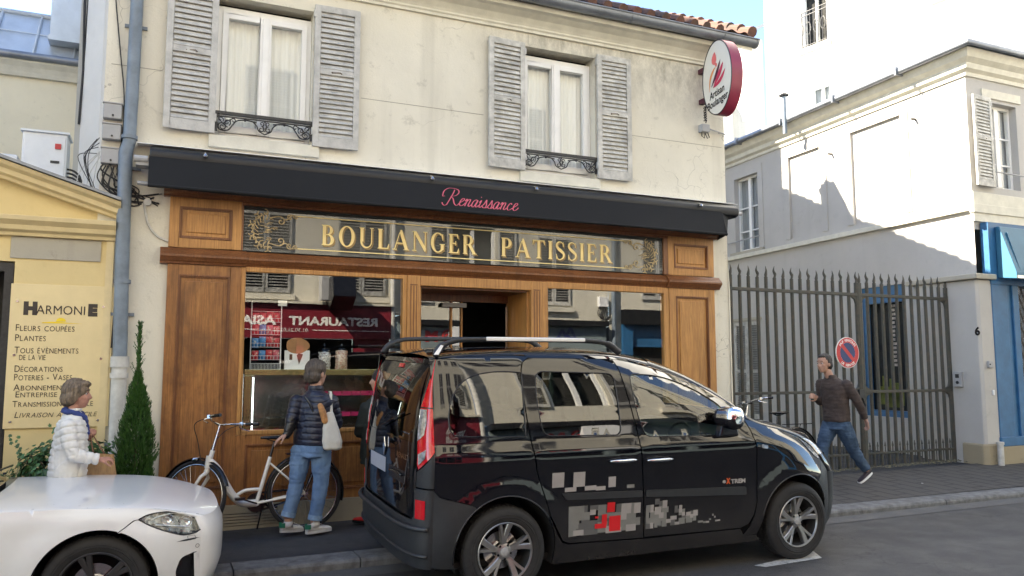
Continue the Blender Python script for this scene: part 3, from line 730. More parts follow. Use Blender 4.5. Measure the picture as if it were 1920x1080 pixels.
def ornament(cx, cz, s, mat, parent):
    q = MB(); pl = lambda p: Vector((cx + s * p.x, yl - random.uniform(0, .0012), cz + p.y)); w = lambda a, t: .007 + .006 * abs(sin(a * 1.0 + .6))
    for r, n_ in ((.16, 11),):
        for k in range(n_):
            a = 100 + k * 200 / n_ ; x_, y_ = r * .95 * cos(radians(a)), r * 1.15 * sin(radians(a))
            ribbon(q, spiral(x_, y_, .035, .006, a, a + (320 if k % 2 else -320), 9), w, pl, 2)
            ribbon(q, [(x_, y_), (x_ - .03 * cos(radians(a + 50)), y_ - .05 * sin(radians(a + 50))), (x_ * .6, y_ * .6)], w, pl, 3)
    for k in range(26):
        a = random.uniform(0, 360); r = random.uniform(.0, .10); x_, y_ = r * cos(radians(a)), r * 1.3 * sin(radians(a)); ribbon(q, [(x_ - .02, y_), (x_, y_ + random.uniform(-.01, .02)), (x_ + .025, y_ + random.uniform(-.01, .01))], lambda a_, t: .006, pl, 2)
    for sy in (1, -1):
        ribbon(q, [(.02, .13 * sy), (.12, .15 * sy), (.18, .12 * sy), (.24, .17 * sy), (.30, .165 * sy)], w, pl, 5)
        ribbon(q, spiral(.22, .145 * sy, .04, .006, 0, 400 * sy, 10), w, pl, 3); ribbon(q, spiral(.13, .10 * sy, .04, .006, 90 * sy, -330 * sy, 10), w, pl, 3); ribbon(q, spiral(.28, .155 * sy, .02, .004, 180, 180 + 360 * sy, 8), w, pl, 2)
    q.build('gilt_ornament', mat, parent)
M_orn = pm('faded_gilding', (.40, .31, .17), .45, metal=.3, var=.4, scale=30)
ornament(.985, 3.10, 1, M_orn, fas); ornament(5.50, 3.10, -1, M_orn, fas)

# display windows
def rails(x0, x1, z0, z1, y, w, name='window_frame', mat=None, d=.07, top=None, bot=None):
    g = MB(); top = top or w; bot = bot or w
    g.box(x0, x0 + w, y, y + d, z0, z1); g.box(x1 - w, x1, y, y + d, z0, z1); g.box(x0 + w, x1 - w, y, y + d, z1 - top, z1); g.box(x0 + w, x1 - w, y, y + d, z0, z0 + bot)
    return g.build(name, mat or M_wood, bak, bevel=.008)
rails(.745, 2.452, 1.06, 2.714, YF + .005, .045)
rails(4.075, 5.838, 1.06, 2.714, YF + .005, .075)
for x0_, x1_ in ((.785, 2.412), (4.145, 5.768)):
    MB().quad((x0_, YF + .03, 1.10), (x1_, YF + .03, 1.10), (x1_, YF + .03, 2.675), (x0_, YF + .03, 2.675)).build('display_window', M_glass, bak)
# posts either side of the door, fluted
for x0_, x1_ in ((2.453, 2.598), (3.93, 4.074)):
    g = MB(); g.box(x0_, x1_, YF - .004, YF + .12, .40, 2.714); p = g.build('door_post', M_wood, bak, bevel=.005)
    m = MB()
    for u in (.035, .068, .10): m.box(x0_ + u, x0_ + u + .009, YF - .008, YF - .0035, .55, 2.60)
    m.box(x0_ + .03, x1_ - .03, YF - .008, YF - .0035, 2.605, 2.617); m.build('flute', M_woodd, p)
# door head and recess linings
g = MB(); g.box(2.5985, 3.9295, YF, YF + .06, 2.605, 2.714); g.build('door_head', M_wood, bak, bevel=.005)
g = MB(); g.box(3.90, 3.9285, YF + .061, .60, .2, 2.60); g.box(2.5995, 2.63, YF + .061, .60, .2, 2.60); g.build('door_lining', M_wood, bak)
g = MB(); g.box(2.6305, 3.8995, YF + .061, .60, 2.585, 2.604); g.box(2.6305, 3.8995, .56, .62, 2.50, 2.5845); g.build('door_soffit', M_woodd, bak)
panelled(3.0, 3.1, .5, .6, 9, bak, 'x', M_wood) if False else None
dr = MB()
for x in (3.17, 3.30): dr.box(x, x + .02, .57, .62, .2, 2.4995)
dr.box(2.632, 2.66, .57, .62, .2, 2.4995); door = dr.build('door_frame', M_wood, bak, bevel=.003)
MB().quad((2.66, .60, .3), (3.17, .60, .3), (3.17, .60, 2.5), (2.66, .60, 2.5)).build('side_light', M_glass, bak)
MB().quad((3.19, .60, .3), (3.30, .60, .3), (3.30, .60, 2.5), (3.19, .60, 2.5)).build('side_light', M_glass, bak)
g = MB(); g.box(3.845, 3.87, .50, .52, .5, 2.45); g.build('door_edge', M_steel, bak)
g = MB(); g.box(3.05, 3.35, .52, .565, 2.43, 2.48); g.build('door_closer', M_grey, bak)
# opening hours text on the side light
g = MB(); put_text(g, 'Horaires', (2.72, .592, 1.70), (1, 0, 0), (0, 0, 1), .085, shear=.25); g.build('opening_hours', M_white_p, bak)
# stall riser
panelled(.745, 1.60, .40, 1.06, YF, bak, 'stall_riser', M_wood2, b=.09); panelled(1.6005, 2.452, .40, 1.06, YF, bak, 'stall_riser', M_wood2, b=.09)
panelled(4.075, 4.95, .40, 1.06, YF, bak, 'stall_riser', M_wood2, b=.09); panelled(4.9505, 5.838, .40, 1.06, YF, bak, 'stall_riser', M_wood2, b=.09)
# stone base with ventilation slots and door step
g = MB(); g.wall((.0, -.075), (2.598, -.075), .05, .399, [(.62, 1.18, .20 + .028 * k, .207 + .028 * k) for k in range(5)], .05)
g.quad((.0, -.075, .399), (2.598, -.075, .399), (2.598, .0, .399), (0, 0, .399)); g.box(3.93, 6.60, -.075, .02, .05, .399); g.quad((0, -.075, .05), (0, -.075, .399), (0, .02, .399), (0, .02, .05)); g.box(.3, 1.4, -.02, .0, .12, .36)
g.build('plinth', M_plinth, bak)
MB().box(2.599, 3.929, -.12, .62, .05, .235).build('door_step', M_stone, bak, bevel=.01)
# shop interior
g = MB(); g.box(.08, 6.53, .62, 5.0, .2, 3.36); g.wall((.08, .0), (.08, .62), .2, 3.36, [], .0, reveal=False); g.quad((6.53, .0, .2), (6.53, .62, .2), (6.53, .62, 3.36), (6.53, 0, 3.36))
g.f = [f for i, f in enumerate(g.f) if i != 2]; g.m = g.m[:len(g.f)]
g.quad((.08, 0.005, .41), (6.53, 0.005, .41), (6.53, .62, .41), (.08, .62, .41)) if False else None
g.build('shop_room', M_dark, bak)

# --- awning with its case, cloth and lettering
awn = thing('awning', 'long black folded awning with pink script lettering across the bakery front', 'awning', (3.15, -.2, 3.4))
AX0, AX1 = -.13, 6.50
g = MB(); g.xprof([(-.005, 3.83), (-.20, 3.80), (-.27, 3.76), (-.285, 3.71), (-.27, 3.66), (-.22, 3.64), (-.005, 3.64)], AX0 + .005, AX1 + .28); g.build('awning_case', M_case, awn, bevel=.012, smooth=40)
g = MB(); us = [AX0 + (AX1 - AX0) * i / 60 for i in range(61)]
def clo(u, v):
    s_ = v; y = -.275 - .10 * s_ + .008 * sin(u * 2.1) * s_ + .004 * sin(u * 9 + s_ * 3) * s_; z = 3.70 - .315 * s_ - .012 * sin(u * 1.3) * s_
    return (u, y, z)
g.grid(clo, us, [0, .2, .4, .6, .8, 1]); g.grid(lambda u, v: (u, -.375 - .012 * v + .008 * sin(u * 2.1), 3.385 - .012 * sin(u * 1.3) - .012 * (1 - abs(v - .5) * 2)), us, [0, .5, 1])
g.grid(lambda u, v: (u, -.375 + .30 * v, 3.39 - .012 * sin(u * 1.3) * (1 - v) + .1 * v), us, [0, 1])
clot = g.build('awning_cloth', M_awn, awn, smooth=True)
g = MB(); g.tube([(AX0, -.375, 3.39), (AX1, -.375, 3.385)], .016, 8)
g.prism([(AX1 + .0, -.27, 3.70), (AX1 + .16, -.20, 3.66), (AX1 + .22, -.05, 3.42), (AX1 + .1, -.04, 3.36), (AX1, -.375, 3.385)], (.004, 0, .004)); g.build('front_bar', M_awn, awn)
g = MB(); g.xprof([(-.001, 3.852), (-.16, 3.842), (-.16, 3.835), (-.001, 3.845)], -.24, 6.86); g.build('flashing', M_white_p, awn)
g = MB()
for x in (-.24,): g.box(x, x + .13, -.26, -.10, 3.60, 3.67); g.cyl((x - .02, -.25, 3.66), (x + .10, -.25, 3.66), .035, None, 12); g.cyl((x + .02, -.2, 3.44), (x + .12, -.2, 3.44), .02, None, 10)
g.cyl((6.76, -.2, 3.70), (6.88, -.2, 3.70), .02, None, 10)
g.build('arm_bracket', M_grey, awn)
for x in (.36, 2.64, 3.88, 6.16):
    g = MB(); g.cyl((x, -.25, 3.775), (x, -.315, 3.745), .012, None, 8); g.lathe([(.006, 0), (.022, .004), (.026, .016), (.012, .04), (0.0, .042)], (x, -.31, 3.715), 'z', 12); g.build('awning_light', M_steel, awn, smooth=40)
# the script lettering, drawn pen stroke by pen stroke
SCR = {
 'R': ([[(.30, .0), (.42, .35), (.55, .75), (.58, .95)], [(-.05, .62), (.0, .85), (.22, 1.02), (.55, 1.03), (.80, .95), (.86, .78), (.72, .60), (.46, .52), (.60, .40), (.72, .12), (.86, .0), (1.02, .10)], [(-.05, .62), (-.02, .50), (.10, .52)], [(.30, 0), (.18, -.05), (.06, .02), (.02, .12)]], .98),
 'e': ([[(-.02, .10), (.12, .22), (.28, .36), (.27, .46), (.17, .44), (.08, .28), (.06, .10), (.15, .0), (.30, .08), (.38, .20)]], .36),
 'n': ([[(.0, .30), (.08, .44), (.11, .36), (.02, .0)], [(.04, .18), (.18, .40), (.28, .44), (.29, .34), (.22, .08), (.28, .0), (.40, .12)]], .42),
 'a': ([[(.32, .38), (.22, .45), (.08, .34), (.01, .14), (.06, .0), (.16, .04), (.32, .40)], [(.34, .42), (.25, .10), (.30, .0), (.42, .12)]], .43),
 'i': ([[(.0, .30), (.12, .44), (.03, .10), (.09, .0), (.20, .12)]], .22),
 's': ([[(-.02, .10), (.10, .26), (.20, .50), (.22, .34), (.24, .14), (.16, .0), (.03, .03), (.03, .09)], [(.16, .0), (.26, .02), (.36, .14)]], .34),
 'c': ([[(.26, .36), (.22, .44), (.12, .38), (.03, .20), (.05, .04), (.15, .0), (.34, .14)]], .33)}
def script_word(mb, word, place, s, shear=.32):
    x = 0
    for c in word:
        st, adv = SCR[c]
        for pts in st: ribbon(mb, [((x + p[0] + shear * p[1]) , p[1]) for p in pts], lambda a, t: .022 + .05 * abs(sin(a - .15)) ** 1.5 * (1 if abs(sin(a)) > .3 else .4), lambda p: place(p * s), 6)
        if c == 'i': ribbon(mb, [(x + .26, .62), (x + .29, .66)], lambda a, t: .05, lambda p: place(p * s), 2)
        x += adv
    return x * s
SX0, SX1 = 2.725, 3.62
tot = sum(SCR[c][1] for c in 'Renaissance') + .0; sc_ = (SX1 - SX0) / tot
def onawn(p):
    x = SX0 + p.x; z = 3.455 + p.y; s_ = (3.70 - z) / .315
    c = Vector(clo(x, s_)); return Vector((x, c.y - .006, z))
g = MB(); script_word(g, 'Renaissance', onawn, sc_); g.build('script_lettering', pm('pink_lettering', (.62, .11, .16), .6), clot)
# ------------------------------------------------------------------ projecting oval sign
sg = thing('projecting_sign', 'oval double-sided bakery sign with dark red rim at the right corner of the cream wall', 'sign', (6.43, 0, 4.88))
M_signface = pm('sign_face', (.72, .70, .62), .35, var=.03); M_rim = pm('dark_red_rim', (.24, .02, .05), .35, var=.08)
scx, scy, scz = 6.44, -.445, 5.375
def oval(x, ry, rz, n=48): return [(x, scy + ry * cos(2 * pi * k / n), scz + rz * sin(2 * pi * k / n)) for k in range(n)]
g = MB(); g.prism(oval(6.352, .292, .487), (.17, 0, 0)); rim = g.build('sign_body', M_rim, sg, smooth=30, bevel=.006)
g = MB(); g.add(oval(6.3495, .278, .472), [tuple(range(48))]); g.build('sign_face', M_signface, sg)
g = MB(); g.add(oval(6.525, .278, .472), [tuple(range(48))]); g.build('sign_face', M_signface, sg)
g = MB(); g.tube(oval(6.349, .285, .480), .0065, 6, closed=True); g.build('sign_edge', M_iron, sg)
xs_ = 6.3465
PL = lambda p: Vector((xs_ - random.uniform(0, .001), scy + .0 - p.x, scz + p.y))
g = MB(); put_text(g, 'Artisan', (xs_, scy + .15, scz - .262), (0, -1, .17), (0, 0, 1), .135, width=.29, offset=.003); put_text(g, 'Boulanger', (xs_, scy + .195, scz - .385), (0, -1, .17), (0, 0, 1), .135, width=.40, offset=.003)
g.build('sign_lettering', M_blk, sg)
def leafp(mb, pts, wmax): ribbon(mb, pts, lambda a, t: max(.003, wmax * sin(pi * t)), PL, 6)
g = MB(); leafp(g, [(-.11, -.10), (.0, .05), (.08, .21)], .05); g.build('emblem_leaf', pm('plum_ink', (.09, .01, .035), .5), sg)
g = MB(); leafp(g, [(-.07, -.11), (.05, .03), (.13, .16)], .06); leafp(g, [(-.08, -.12), (.06, -.06), (.17, .06)], .05); g.build('emblem_leaf', pm('crimson_ink', (.55, .03, .09), .5), sg)
g = MB(); leafp(g, [(-.15, -.15), (-.13, .0), (-.07, .10), (.0, .15)], .035); g.build('emblem_stalk', pm('orange_ink', (.75, .30, .10), .5), sg)
g = MB(); leafp(g, [(-.03, .17), (-.045, .24), (-.03, .34)], .095); leafp(g, [(.0, .14), (-.01, .19)], .04); g.build('emblem_bud', pm('rose_ink', (.75, .16, .15), .5), sg)
g = MB()
for z in (5.60, 5.19): g.box(6.40, 6.47, -.17, -.001, z - .03, z + .03)
g.build('sign_bracket', pm('plum_paint', (.09, .02, .035), .5), sg)
g = MB(); g.tube([(6.42, -.10 - .03 * sin(i * 1.5), 5.12 - i * .008 + .02 * cos(i * 1.5)) for i in range(28)], .007, 6); g.build('coiled_cable', M_cable, sg)
g = MB(); g.box(6.38, 6.50, -.09, -.002, 4.78, 4.88); g.cyl((6.50, -.05, 4.84), (6.80, -.03, 4.80), .01, None, 6); g.build('junction_box', M_grey, sg, bevel=.006)
g = MB(); g.tube([(6.40, -.05, 4.78), (6.39, -.06, 4.72), (6.43, -.06, 4.70), (6.45, -.05, 4.77), (6.48, -.06, 4.70), (6.52, -.05, 4.72), (6.50, -.04, 4.79)], .006, 6); g.build('loose_cable', M_cable, sg)

# ------------------------------------------------------------------ downpipe and cabling between bakery and flower shop
dp = thing('downpipe', 'blue-grey rainwater pipe with off-white foot between the bakery and the yellow flower shop', 'pipe', (-.3, -.08, .17))
g = MB(); g.tube([(-.30, -.075, 5.9), (-.305, -.075, 4.4), (-.31, -.08, 3.86), (-.335, -.09, 3.75), (-.32, -.085, 2.6), (-.30, -.08, 1.80)], [.058, .058, .058, .062, .062, .062], 20)
for z in (5.3, 3.88, 2.5): g.tube([(-.31, -.08, z), (-.31, -.08, z + .035)], .073, 20)
g.build('pipe', M_pipe, dp, smooth=40)
g = MB(); g.cyl((-.30, -.08, 1.80), (-.295, -.08, .19), .066, None, 20); g.cyl((-.30, -.08, 1.72), (-.30, -.08, 1.82), .08, None, 20); g.cyl((-.30, -.08, 1.62), (-.30, -.08, 1.67), .078, None, 20); g.build('pipe_foot', M_pipew, dp, smooth=40)
g = MB(); 
for z in (5.0, 3.60, 2.2, 1.0): g.box(-.40, -.20, -.03, -.001, z, z + .03)
g.build('pipe_clip', M_pipe, dp)
for i, (z, w_, lb) in enumerate(((4.065, .16, 'uppermost of the three grey meter boxes stacked left of the blue-grey downpipe'), (3.865, .16, 'middle grey meter box of the three left of the blue-grey downpipe'), (3.63, .17, 'lowest grey meter box left of the downpipe, cables tangled beneath'))):
    t_ = thing('meter_box', lb, 'meter box', (-.46, -.05, z), group='grey meter boxes left of the downpipe')
    MB().box(-.545, -.385, -.085, -.002, z, z + .145).build('box', M_grey, t_, bevel=.008)
    MB().cyl((-.46, -.086, z + .03), (-.46, -.094, z + .03), .010, None, 10).build('lock', M_iron, t_)
    MB().box(-.55, -.38, -.092, -.002, z + .145, z + .155).build('lid', M_grey, t_)
def wob(pts, a=.01): return catmull([(p[0] + random.uniform(-a, a), p[1], p[2] + random.uniform(-a, a)) for p in pts], 6)
g = MB()
g.tube(wob([(-.52, -.02, 6.0), (-.50, -.02, 5.4), (-.43, -.02, 4.8), (-.385, -.03, 4.3), (-.37, -.03, 3.9), (-.42, -.04, 3.66)]), .006, 6)
g.tube(wob([(-.40, -.03, 3.6), (-.36, -.02, 3.3), (-.37, -.02, 2.6), (-.375, -.02, 1.9)], .008), .008, 6)
for k in range(13):
    x0_ = random.uniform(-.56, -.38); x1_ = random.uniform(-.25, .06)
    g.tube(wob([(x0_, -.03 - .004 * k, 3.62), (x0_ + random.uniform(-.06, .06), -.03 - .004 * k, random.uniform(3.38, 3.55)), (random.uniform(-.4, -.2), -.015, random.uniform(3.25, 3.45)), (x1_, -.012, 3.30 + random.uniform(-.05, .12))], .015), random.choice([.004, .006, .008]), 6)
for k in range(5): g.tube(wob([(-.58, -.02, 3.9 - .04 * k), (-.64 - .02 * k, -.03, 3.7), (-.60, -.03, 3.4), (-.52, -.02, 3.3)], .02), .004, 5)
tag(g.build('cable_bundle', M_cable), 'tangle of black cables on the wall around the downpipe, under the meter boxes', 'cables')
g = MB(); g.tube(wob([(-.16, -.012, 3.30), (-.12, -.012, 3.1), (-.03, -.012, 2.98), (.07, -.012, 2.93)], .004), .012, 6); g.cyl((-.13, -.001, 3.30), (-.13, -.03, 3.30), .035, None, 20)
tag(g.build('round_junction_box', M_pipew), 'round cream junction box with a thick cable curving down to the left pilaster', 'junction box')
g = MB()
for k in range(4): g.tube(wob([(-.62 - .03 * k, -.01, 3.32), (-.60 - .04 * k, .0, 3.55), (-.55, .0, 3.75)], .02), .004, 5)
tag(g.build('white_cable_loops', M_cablew), 'loose white cables looping at the right end of the yellow pediment', 'cables')

# ------------------------------------------------------------------ the yellow flower shop
fs = thing('flower_shop', 'small yellow shop with a moulded pediment left of the bakery', 'building', (-3.2, 1, .15))
g = MB(); g.wall((-6.2, -.004), (-.40, -.004), .05, 2.95, [(6.2 - 2.7, 6.2 - 1.19, .05, 2.67)], .35); g.quad((-.42, 0, .05), (-.42, .6, .05), (-.42, .6, 3.2), (-.42, 0, 3.2)) if False else None
g.build('wall', M_yellow, fs)
MB().prism([(-6.2, .03, 2.95), (-.42, .03, 2.95), (-.40, .03, 3.2), (-3.3, .03, 4.12), (-6.2, .03, 3.2)], (0, .3, 0)).build('tympanum', M_yellow, fs)
ent = [(.0, 2.90), (-.05, 2.90), (-.06, 2.93), (-.10, 2.95), (-.115, 2.99), (-.16, 3.03), (-.17, 3.07), (.03, 3.075)]
MB().xprof(ent, -6.2, -.385).build('entablature', M_trimy, fs, bevel=.004)
for sx in (1, -1):     # raking cornices
    a = Vector((-.35 if sx == 1 else -6.25, 0, 3.10)); b_ = Vector((-3.3, 0, 4.04)); d = (b_ - a)
    up = Vector((0, 0, 1))
    pr = [(.02, .0), (-.06, .0), (-.07, .03), (-.12, .045), (-.13, .09), (-.18, .115), (-.20, .15), (.02, .155)]
    MB().prism([a + Vector((0, y, z)) for y, z in pr], d).build('raking_cornice', M_trimy, fs, bevel=.004)
    MB().prism([a + Vector((0, y, z)) for y, z in ((-.225, .158), (.3, .158), (.3, .19), (-.225, .185))], d).build('roof_edge', M_zinc, fs)
    p0, p1 = a + Vector((0, .3, .175)), b_ + Vector((0, .3, .175)); e_ = Vector((0, 3.6, 0))
    MB().add([p0, p1, p1 + e_, p0 + e_], [(0, 1, 2, 3)]).build('roof', M_zincl, fs)
st_ = MB().box(-1.23, -.505, -.018, .01, 2.70, 2.895).build('stone_tablet', M_stone, fs, bevel=.003)
g = MB(); g.box(-.46, -.395, -.03, .02, .1, 2.899); g.build('corner_strip', M_trimy, fs)
g = MB(); g.box(-2.68, -2.60, .02, .10, .1, 2.66); g.box(-1.27, -1.20, .02, .10, .1, 2.66); g.box(-2.6, -1.27, .02, .10, 2.58, 2.66); g.build('door_frame', M_iron, fs)
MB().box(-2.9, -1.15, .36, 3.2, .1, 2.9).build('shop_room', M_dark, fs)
g = MB(); g.box(-1.34, -1.31, .0, .05, .15, 2.6); g.build('door_leaf', M_steel, fs)
# text panel
tp = thing('shop_text_panel', 'yellow panel listing flower shop services in dark small capitals', 'sign', (-.8, -.02, 1.2))
pn = MB().box(-1.205, -.375, -.022, -.002, 1.18, 2.47).build('panel', pm('yellow_panel', (.72, .585, .32), .35, var=.04), tp, bevel=.003)
M_ink = pm('dark_brown_ink', (.035, .025, .02), .5)
def smallcaps(mb, s, x, z, x1, H=.075, shear=0):
    vs_all = []; cx = 0; parts = []
    for word in s.split(' '):
        for ci, c in enumerate(word):
            up = c.isupper() or c in '-'
            parts.append((c.upper(), up))
        parts.append((' ', True))
    parts = parts[:-1]; widths = []
    for c, up in parts:
        if c == ' ': widths.append((None, .35, up)); continue
        vs, fs_ = text_mesh(c, 1.0); w = max(v.x for v in vs) - min(v.x for v in vs) if vs else .3; m0 = min(v.x for v in vs) if vs else 0
        sc = 1.0 if up else .78; widths.append(((vs, fs_, m0, sc), w * sc + .10, up))
    tot = sum(w[1] for w in widths); s_ = (x1 - x) / tot
    for d, w, up in widths:
        if d:
            vs, fs_, m0, sc = d; mb.add([(x + (v.x - m0) * sc * s_ + v.y * shear * H, -.0245, z + v.y * sc * H / .72) for v in vs], fs_)
        x += w * s_
for s, x0_, x1_, z, H in (('Fleurs coupées', -1.15, -.68, 2.045, .062), ('Plantes', -1.15, -.905, 1.955, .062), ('Tous évènements', -1.15, -.64, 1.845, .062), ('de la vie', -1.11, -.90, 1.785, .062),
                  ('Décorations', -1.14, -.76, 1.68, .06), ('Poteries - Vases', -1.14, -.68, 1.605, .06), ('Abonnements', -1.14, -.69, 1.515, .058), ('Entreprise', -1.12, -.79, 1.455, .055), ('Transmission florale', -1.14, -.50, 1.37, .056)):
    g = MB(); smallcaps(g, s, x0_, z, x1_, H); g.build('text_line', M_ink, pn)
g = MB(); smallcaps(g, 'Livraison à domicile', -1.12, 1.275, -.47, .055, shear=.3); g.build('text_line', M_ink, pn)
g = MB(); put_text(g, 'H', (-1.10, -.0245, 2.20), (1, 0, 0), (0, 0, 1), .145, offset=.012); put_text(g, 'ARMONI', (-1.0, -.0245, 2.20), (1, 0, 0), (0, 0, 1), .115, width=.39); put_text(g, 'E', (-.585, -.0245, 2.20), (1, 0, 0), (0, 0, 1), .135, offset=.012); g.build('shop_name', M_ink, pn)
g = MB(); g.add([(-.95 + .20 * t_, -.0245, 2.125 + .008 * sin(pi * t_)) for t_ in [i / 8 for i in range(9)]] + [(-.62 - .33 * i / 8 * 1.0, -.0245, 2.118) for i in range(9)], [tuple(range(18))]); g.add([(-.80 + .04 * cos(pi * k / 8), -.0247, 2.135 + .035 * sin(pi * k / 8)) for k in range(9)], [tuple(range(9))]); g.build('sun_emblem', pm('bright_yellow', (.85, .62, .03), .4), pn)
for x, z in ((-1.15, 2.31), (-.46, 2.28), (-1.15, 1.83), (-.46, 1.80), (-1.15, 1.24), (-.46, 1.24)):
    MB().cyl((x, -.022, z), (x, -.033, z), .011, None, 10).build('fixing_stud', M_steel, tp, smooth=40)

# cabinet and air conditioner on the roof
cb = thing('electrical_cabinet', 'white electrical cabinet with a red switch standing on the flower shop roof', 'cabinet', (-1.25, 2.1, 3.7))
MB().box(-1.48, -1.03, 2.0, 2.35, 3.62, 4.40).build('case', M_boxw, cb, bevel=.01)
MB().box(-1.46, -1.05, 1.99, 2.0, 3.64, 4.37).build('door', M_boxw, cb, bevel=.004)
MB().box(-1.50, -1.01, 1.97, 2.37, 4.40, 4.425).build('lid', M_boxw, cb, bevel=.004)
MB().box(-1.15, -1.09, 1.97, 1.99, 4.22, 4.28).build('switch', M_red_p, cb); MB().box(-1.19, -1.10, 1.975, 1.99, 4.055, 4.08).build('handle', M_iron, cb)
g = MB()
for k in range(6): g.tube(catmull([(-1.03, 2.1, 4.02 - k * .045), (-.95, 2.1, 4.0 - k * .045), (-.88, 2.1, 3.9 - k * .04), (-.86 - .01 * k, 2.12, 3.6)], 5), .012, 6)
g.build('supply_cable', M_cable, cb)
ac = thing('air_conditioner', 'white air-conditioning unit left of the electrical cabinet on the shop roof', 'air conditioner', (-2.0, 2.4, 3.6))
MB().box(-2.45, -1.56, 2.3, 2.7, 3.60, 4.19).build('case', M_boxw, ac, bevel=.02)
g = MB()
for k in range(14): g.box(-2.38, -1.62, 2.292, 2.2985, 3.68 + k * .034, 3.695 + k * .034)
g.build('grille', M_grey, ac); MB().box(-2.40, -1.60, 2.35, 2.65, 3.55, 3.60).build('foot', M_iron, ac)
# background house with zinc mansard roof
bh = thing('background_house', 'beige house with blue-grey zinc mansard roof behind the yellow shop', 'building', (-4.5, 7, .1))
MB().wall((-9, 5), (-1.20, 5), .1, 6.2, [], .2).build('wall', M_beige, bh)
MB().xprof([(5.0, 5.98), (4.93, 5.98), (4.90, 6.04), (4.86, 6.10), (4.80, 6.16), (4.80, 6.2), (5.0, 6.2)], -9, -1.20).build('cornice', M_trim, bh, bevel=.004)
MB().tube([(-9, 4.78, 6.24), (-1.18, 4.78, 6.24)], .06, 10).build('gutter', M_zinc, bh, smooth=40)
g = MB(); g.quad((-9, 4.85, 6.27), (-1.2, 4.85, 6.27), (-1.2, 5.55, 7.15), (-9, 5.55, 7.15)); g.quad((-9, 5.55, 7.15), (-1.2, 5.55, 7.15), (-1.2, 9, 8.1), (-9, 9, 8.1)); g.quad((-1.2, 4.85, 6.27), (-1.2, 9, 6.27), (-1.2, 9, 8.1), (-1.2, 5.55, 7.15))
g.build('mansard_roof', M_zincl, bh)
g = MB()
for k in range(14):
    x = -1.3 - k * .52; g.tube([(x, 4.84, 6.29), (x, 5.54, 7.17)], .018, 6)
g.tube([(-9, 5.2, 6.74), (-1.2, 5.2, 6.74)], .010, 6); g.tube([(-9, 5.54, 7.17), (-1.2, 5.54, 7.17)], .04, 8); g.build('roof_seam', M_zincl, bh)
g = MB(); g.box(-1.62, -1.22, 4.83, 5.4, 6.62, 7.6); g.box(-1.64, -1.2, 4.80, 5.4, 6.55, 6.62); g.build('dormer', M_zincl, bh)
g = MB(); g.box(-1.19, -1.08, 4.4, 9, .1, 9.0); gp = g.build('rear_party_wall', M_wall2, bh)
g = MB(); g.tube([(-1.13, 4.38, 8.5), (-1.15, 4.38, 7.0), (-1.12, 4.38, 6.0), (-1.14, 4.38, 5.2)], .015, 6); g.tube([(-1.10, 4.38, 8.5), (-1.11, 4.38, 6.5), (-1.13, 4.38, 5.6)], .01, 6); g.build('cable', M_cable, bh)
ww = thing('white_rear_wall', 'bright white rendered wall end behind the left edge of the bakery', 'wall', (-.9, 4, .1))
MB().prism([(-1.16, 4.45, .1), (-.86, 4.05, .1), (-.55, 4.05, .1), (-.55, 4.6, .1)], (0, 0, 9.2)).build('wall_face', M_white, ww)
# tall house out of view, added on the left to shade the street
hl = thing('street_shade_house', 'tall unseen house added beyond the flower shop to shade the street', 'building', (-12, 5, .1))
MB().box(-24, -7.0, 0, 11, .1, 15.8).build('wall', M_white, hl); MB().prism([(-24.3, -.3, 15.8), (-6.7, -.3, 15.8), (-6.7, 11.3, 15.8), (-24.3, 11.3, 15.8)], (0, 0, .25)).build('cornice', M_trim, hl)
g = MB(); g.prism([(-24.2, -.1, 16.05), (-24.2, 11, 16.05), (-24.2, 9, 18.6), (-24.2, 1.6, 18.6)], (17.2, 0, 0)); g.build('mansard_roof', M_zincl, hl)

# ------------------------------------------------------------------ passage house on the right
PA = Vector((11.75, .1, 0)); PD = Vector((sin(radians(3.5)), cos(radians(3.5)), 0)); PN = Vector((-PD.y, PD.x, 0))   # PN points out of the wall towards the passage (-x)
def PP(u, z, d=0.0): p = PA + PD * u + PN * d; return Vector((p.x, p.y, z))
ph = thing('passage_house', 'low grey rendered house with cream cornice and zinc roof, right of the gated passage', 'building', (14.5, 4, .2))
def pbox(mb, u0, u1, d0, d1, z0, z1):
    v = [PP(u0, z0, d0), PP(u1, z0, d0), PP(u1, z0, d1), PP(u0, z0, d1), PP(u0, z1, d0), PP(u1, z1, d0), PP(u1, z1, d1), PP(u0, z1, d1)]
    return mb.add(v, [(0, 3, 2, 1), (4, 5, 6, 7), (0, 1, 5, 4), (1, 2, 6, 5), (2, 3, 7, 6), (3, 0, 4, 7)])
SW = (5.28, 6.12, 4.36, 6.06); BD = (1.42, 2.42, .86, 3.18)
g = MB(); g.wall((PP(16, 0).x, PP(16, 0).y), (PA.x, PA.y), .1, 6.5, [(16 - SW[1], 16 - SW[0], SW[2], SW[3]), (16 - BD[1], 16 - BD[0], BD[2], BD[3])] + [(16 - b_, 16 - a, 4.40, c) for a, b_, c in ((1.32, 2.50, 6.16), (3.33, 4.26, 6.12))], .14)
pw = g.build('side_wall', M_pass, ph)
g = MB()
for a, b_, c in ((1.32, 2.50, 6.16), (3.33, 4.26, 6.12)): g.quad(PP(a, 4.40, -.035), PP(b_, 4.40, -.035), PP(b_, c, -.035), PP(a, c, -.035))
g.build('blind_window', M_pass, ph)
g = MB()
for a, b_, c, z0_ in ((1.32, 2.50, 6.16, 4.40), (3.33, 4.26, 6.12, 4.40), (SW[0], SW[1], SW[3], 4.34)): w = .16; pbox(g, a - w, a, .018, -.01, z0_, c + w); pbox(g, b_, b_ + w, .018, -.01, z0_, c + w); pbox(g, a, b_, .018, -.01, c, c + w)
g.build('window_surround', M_pass, ph)
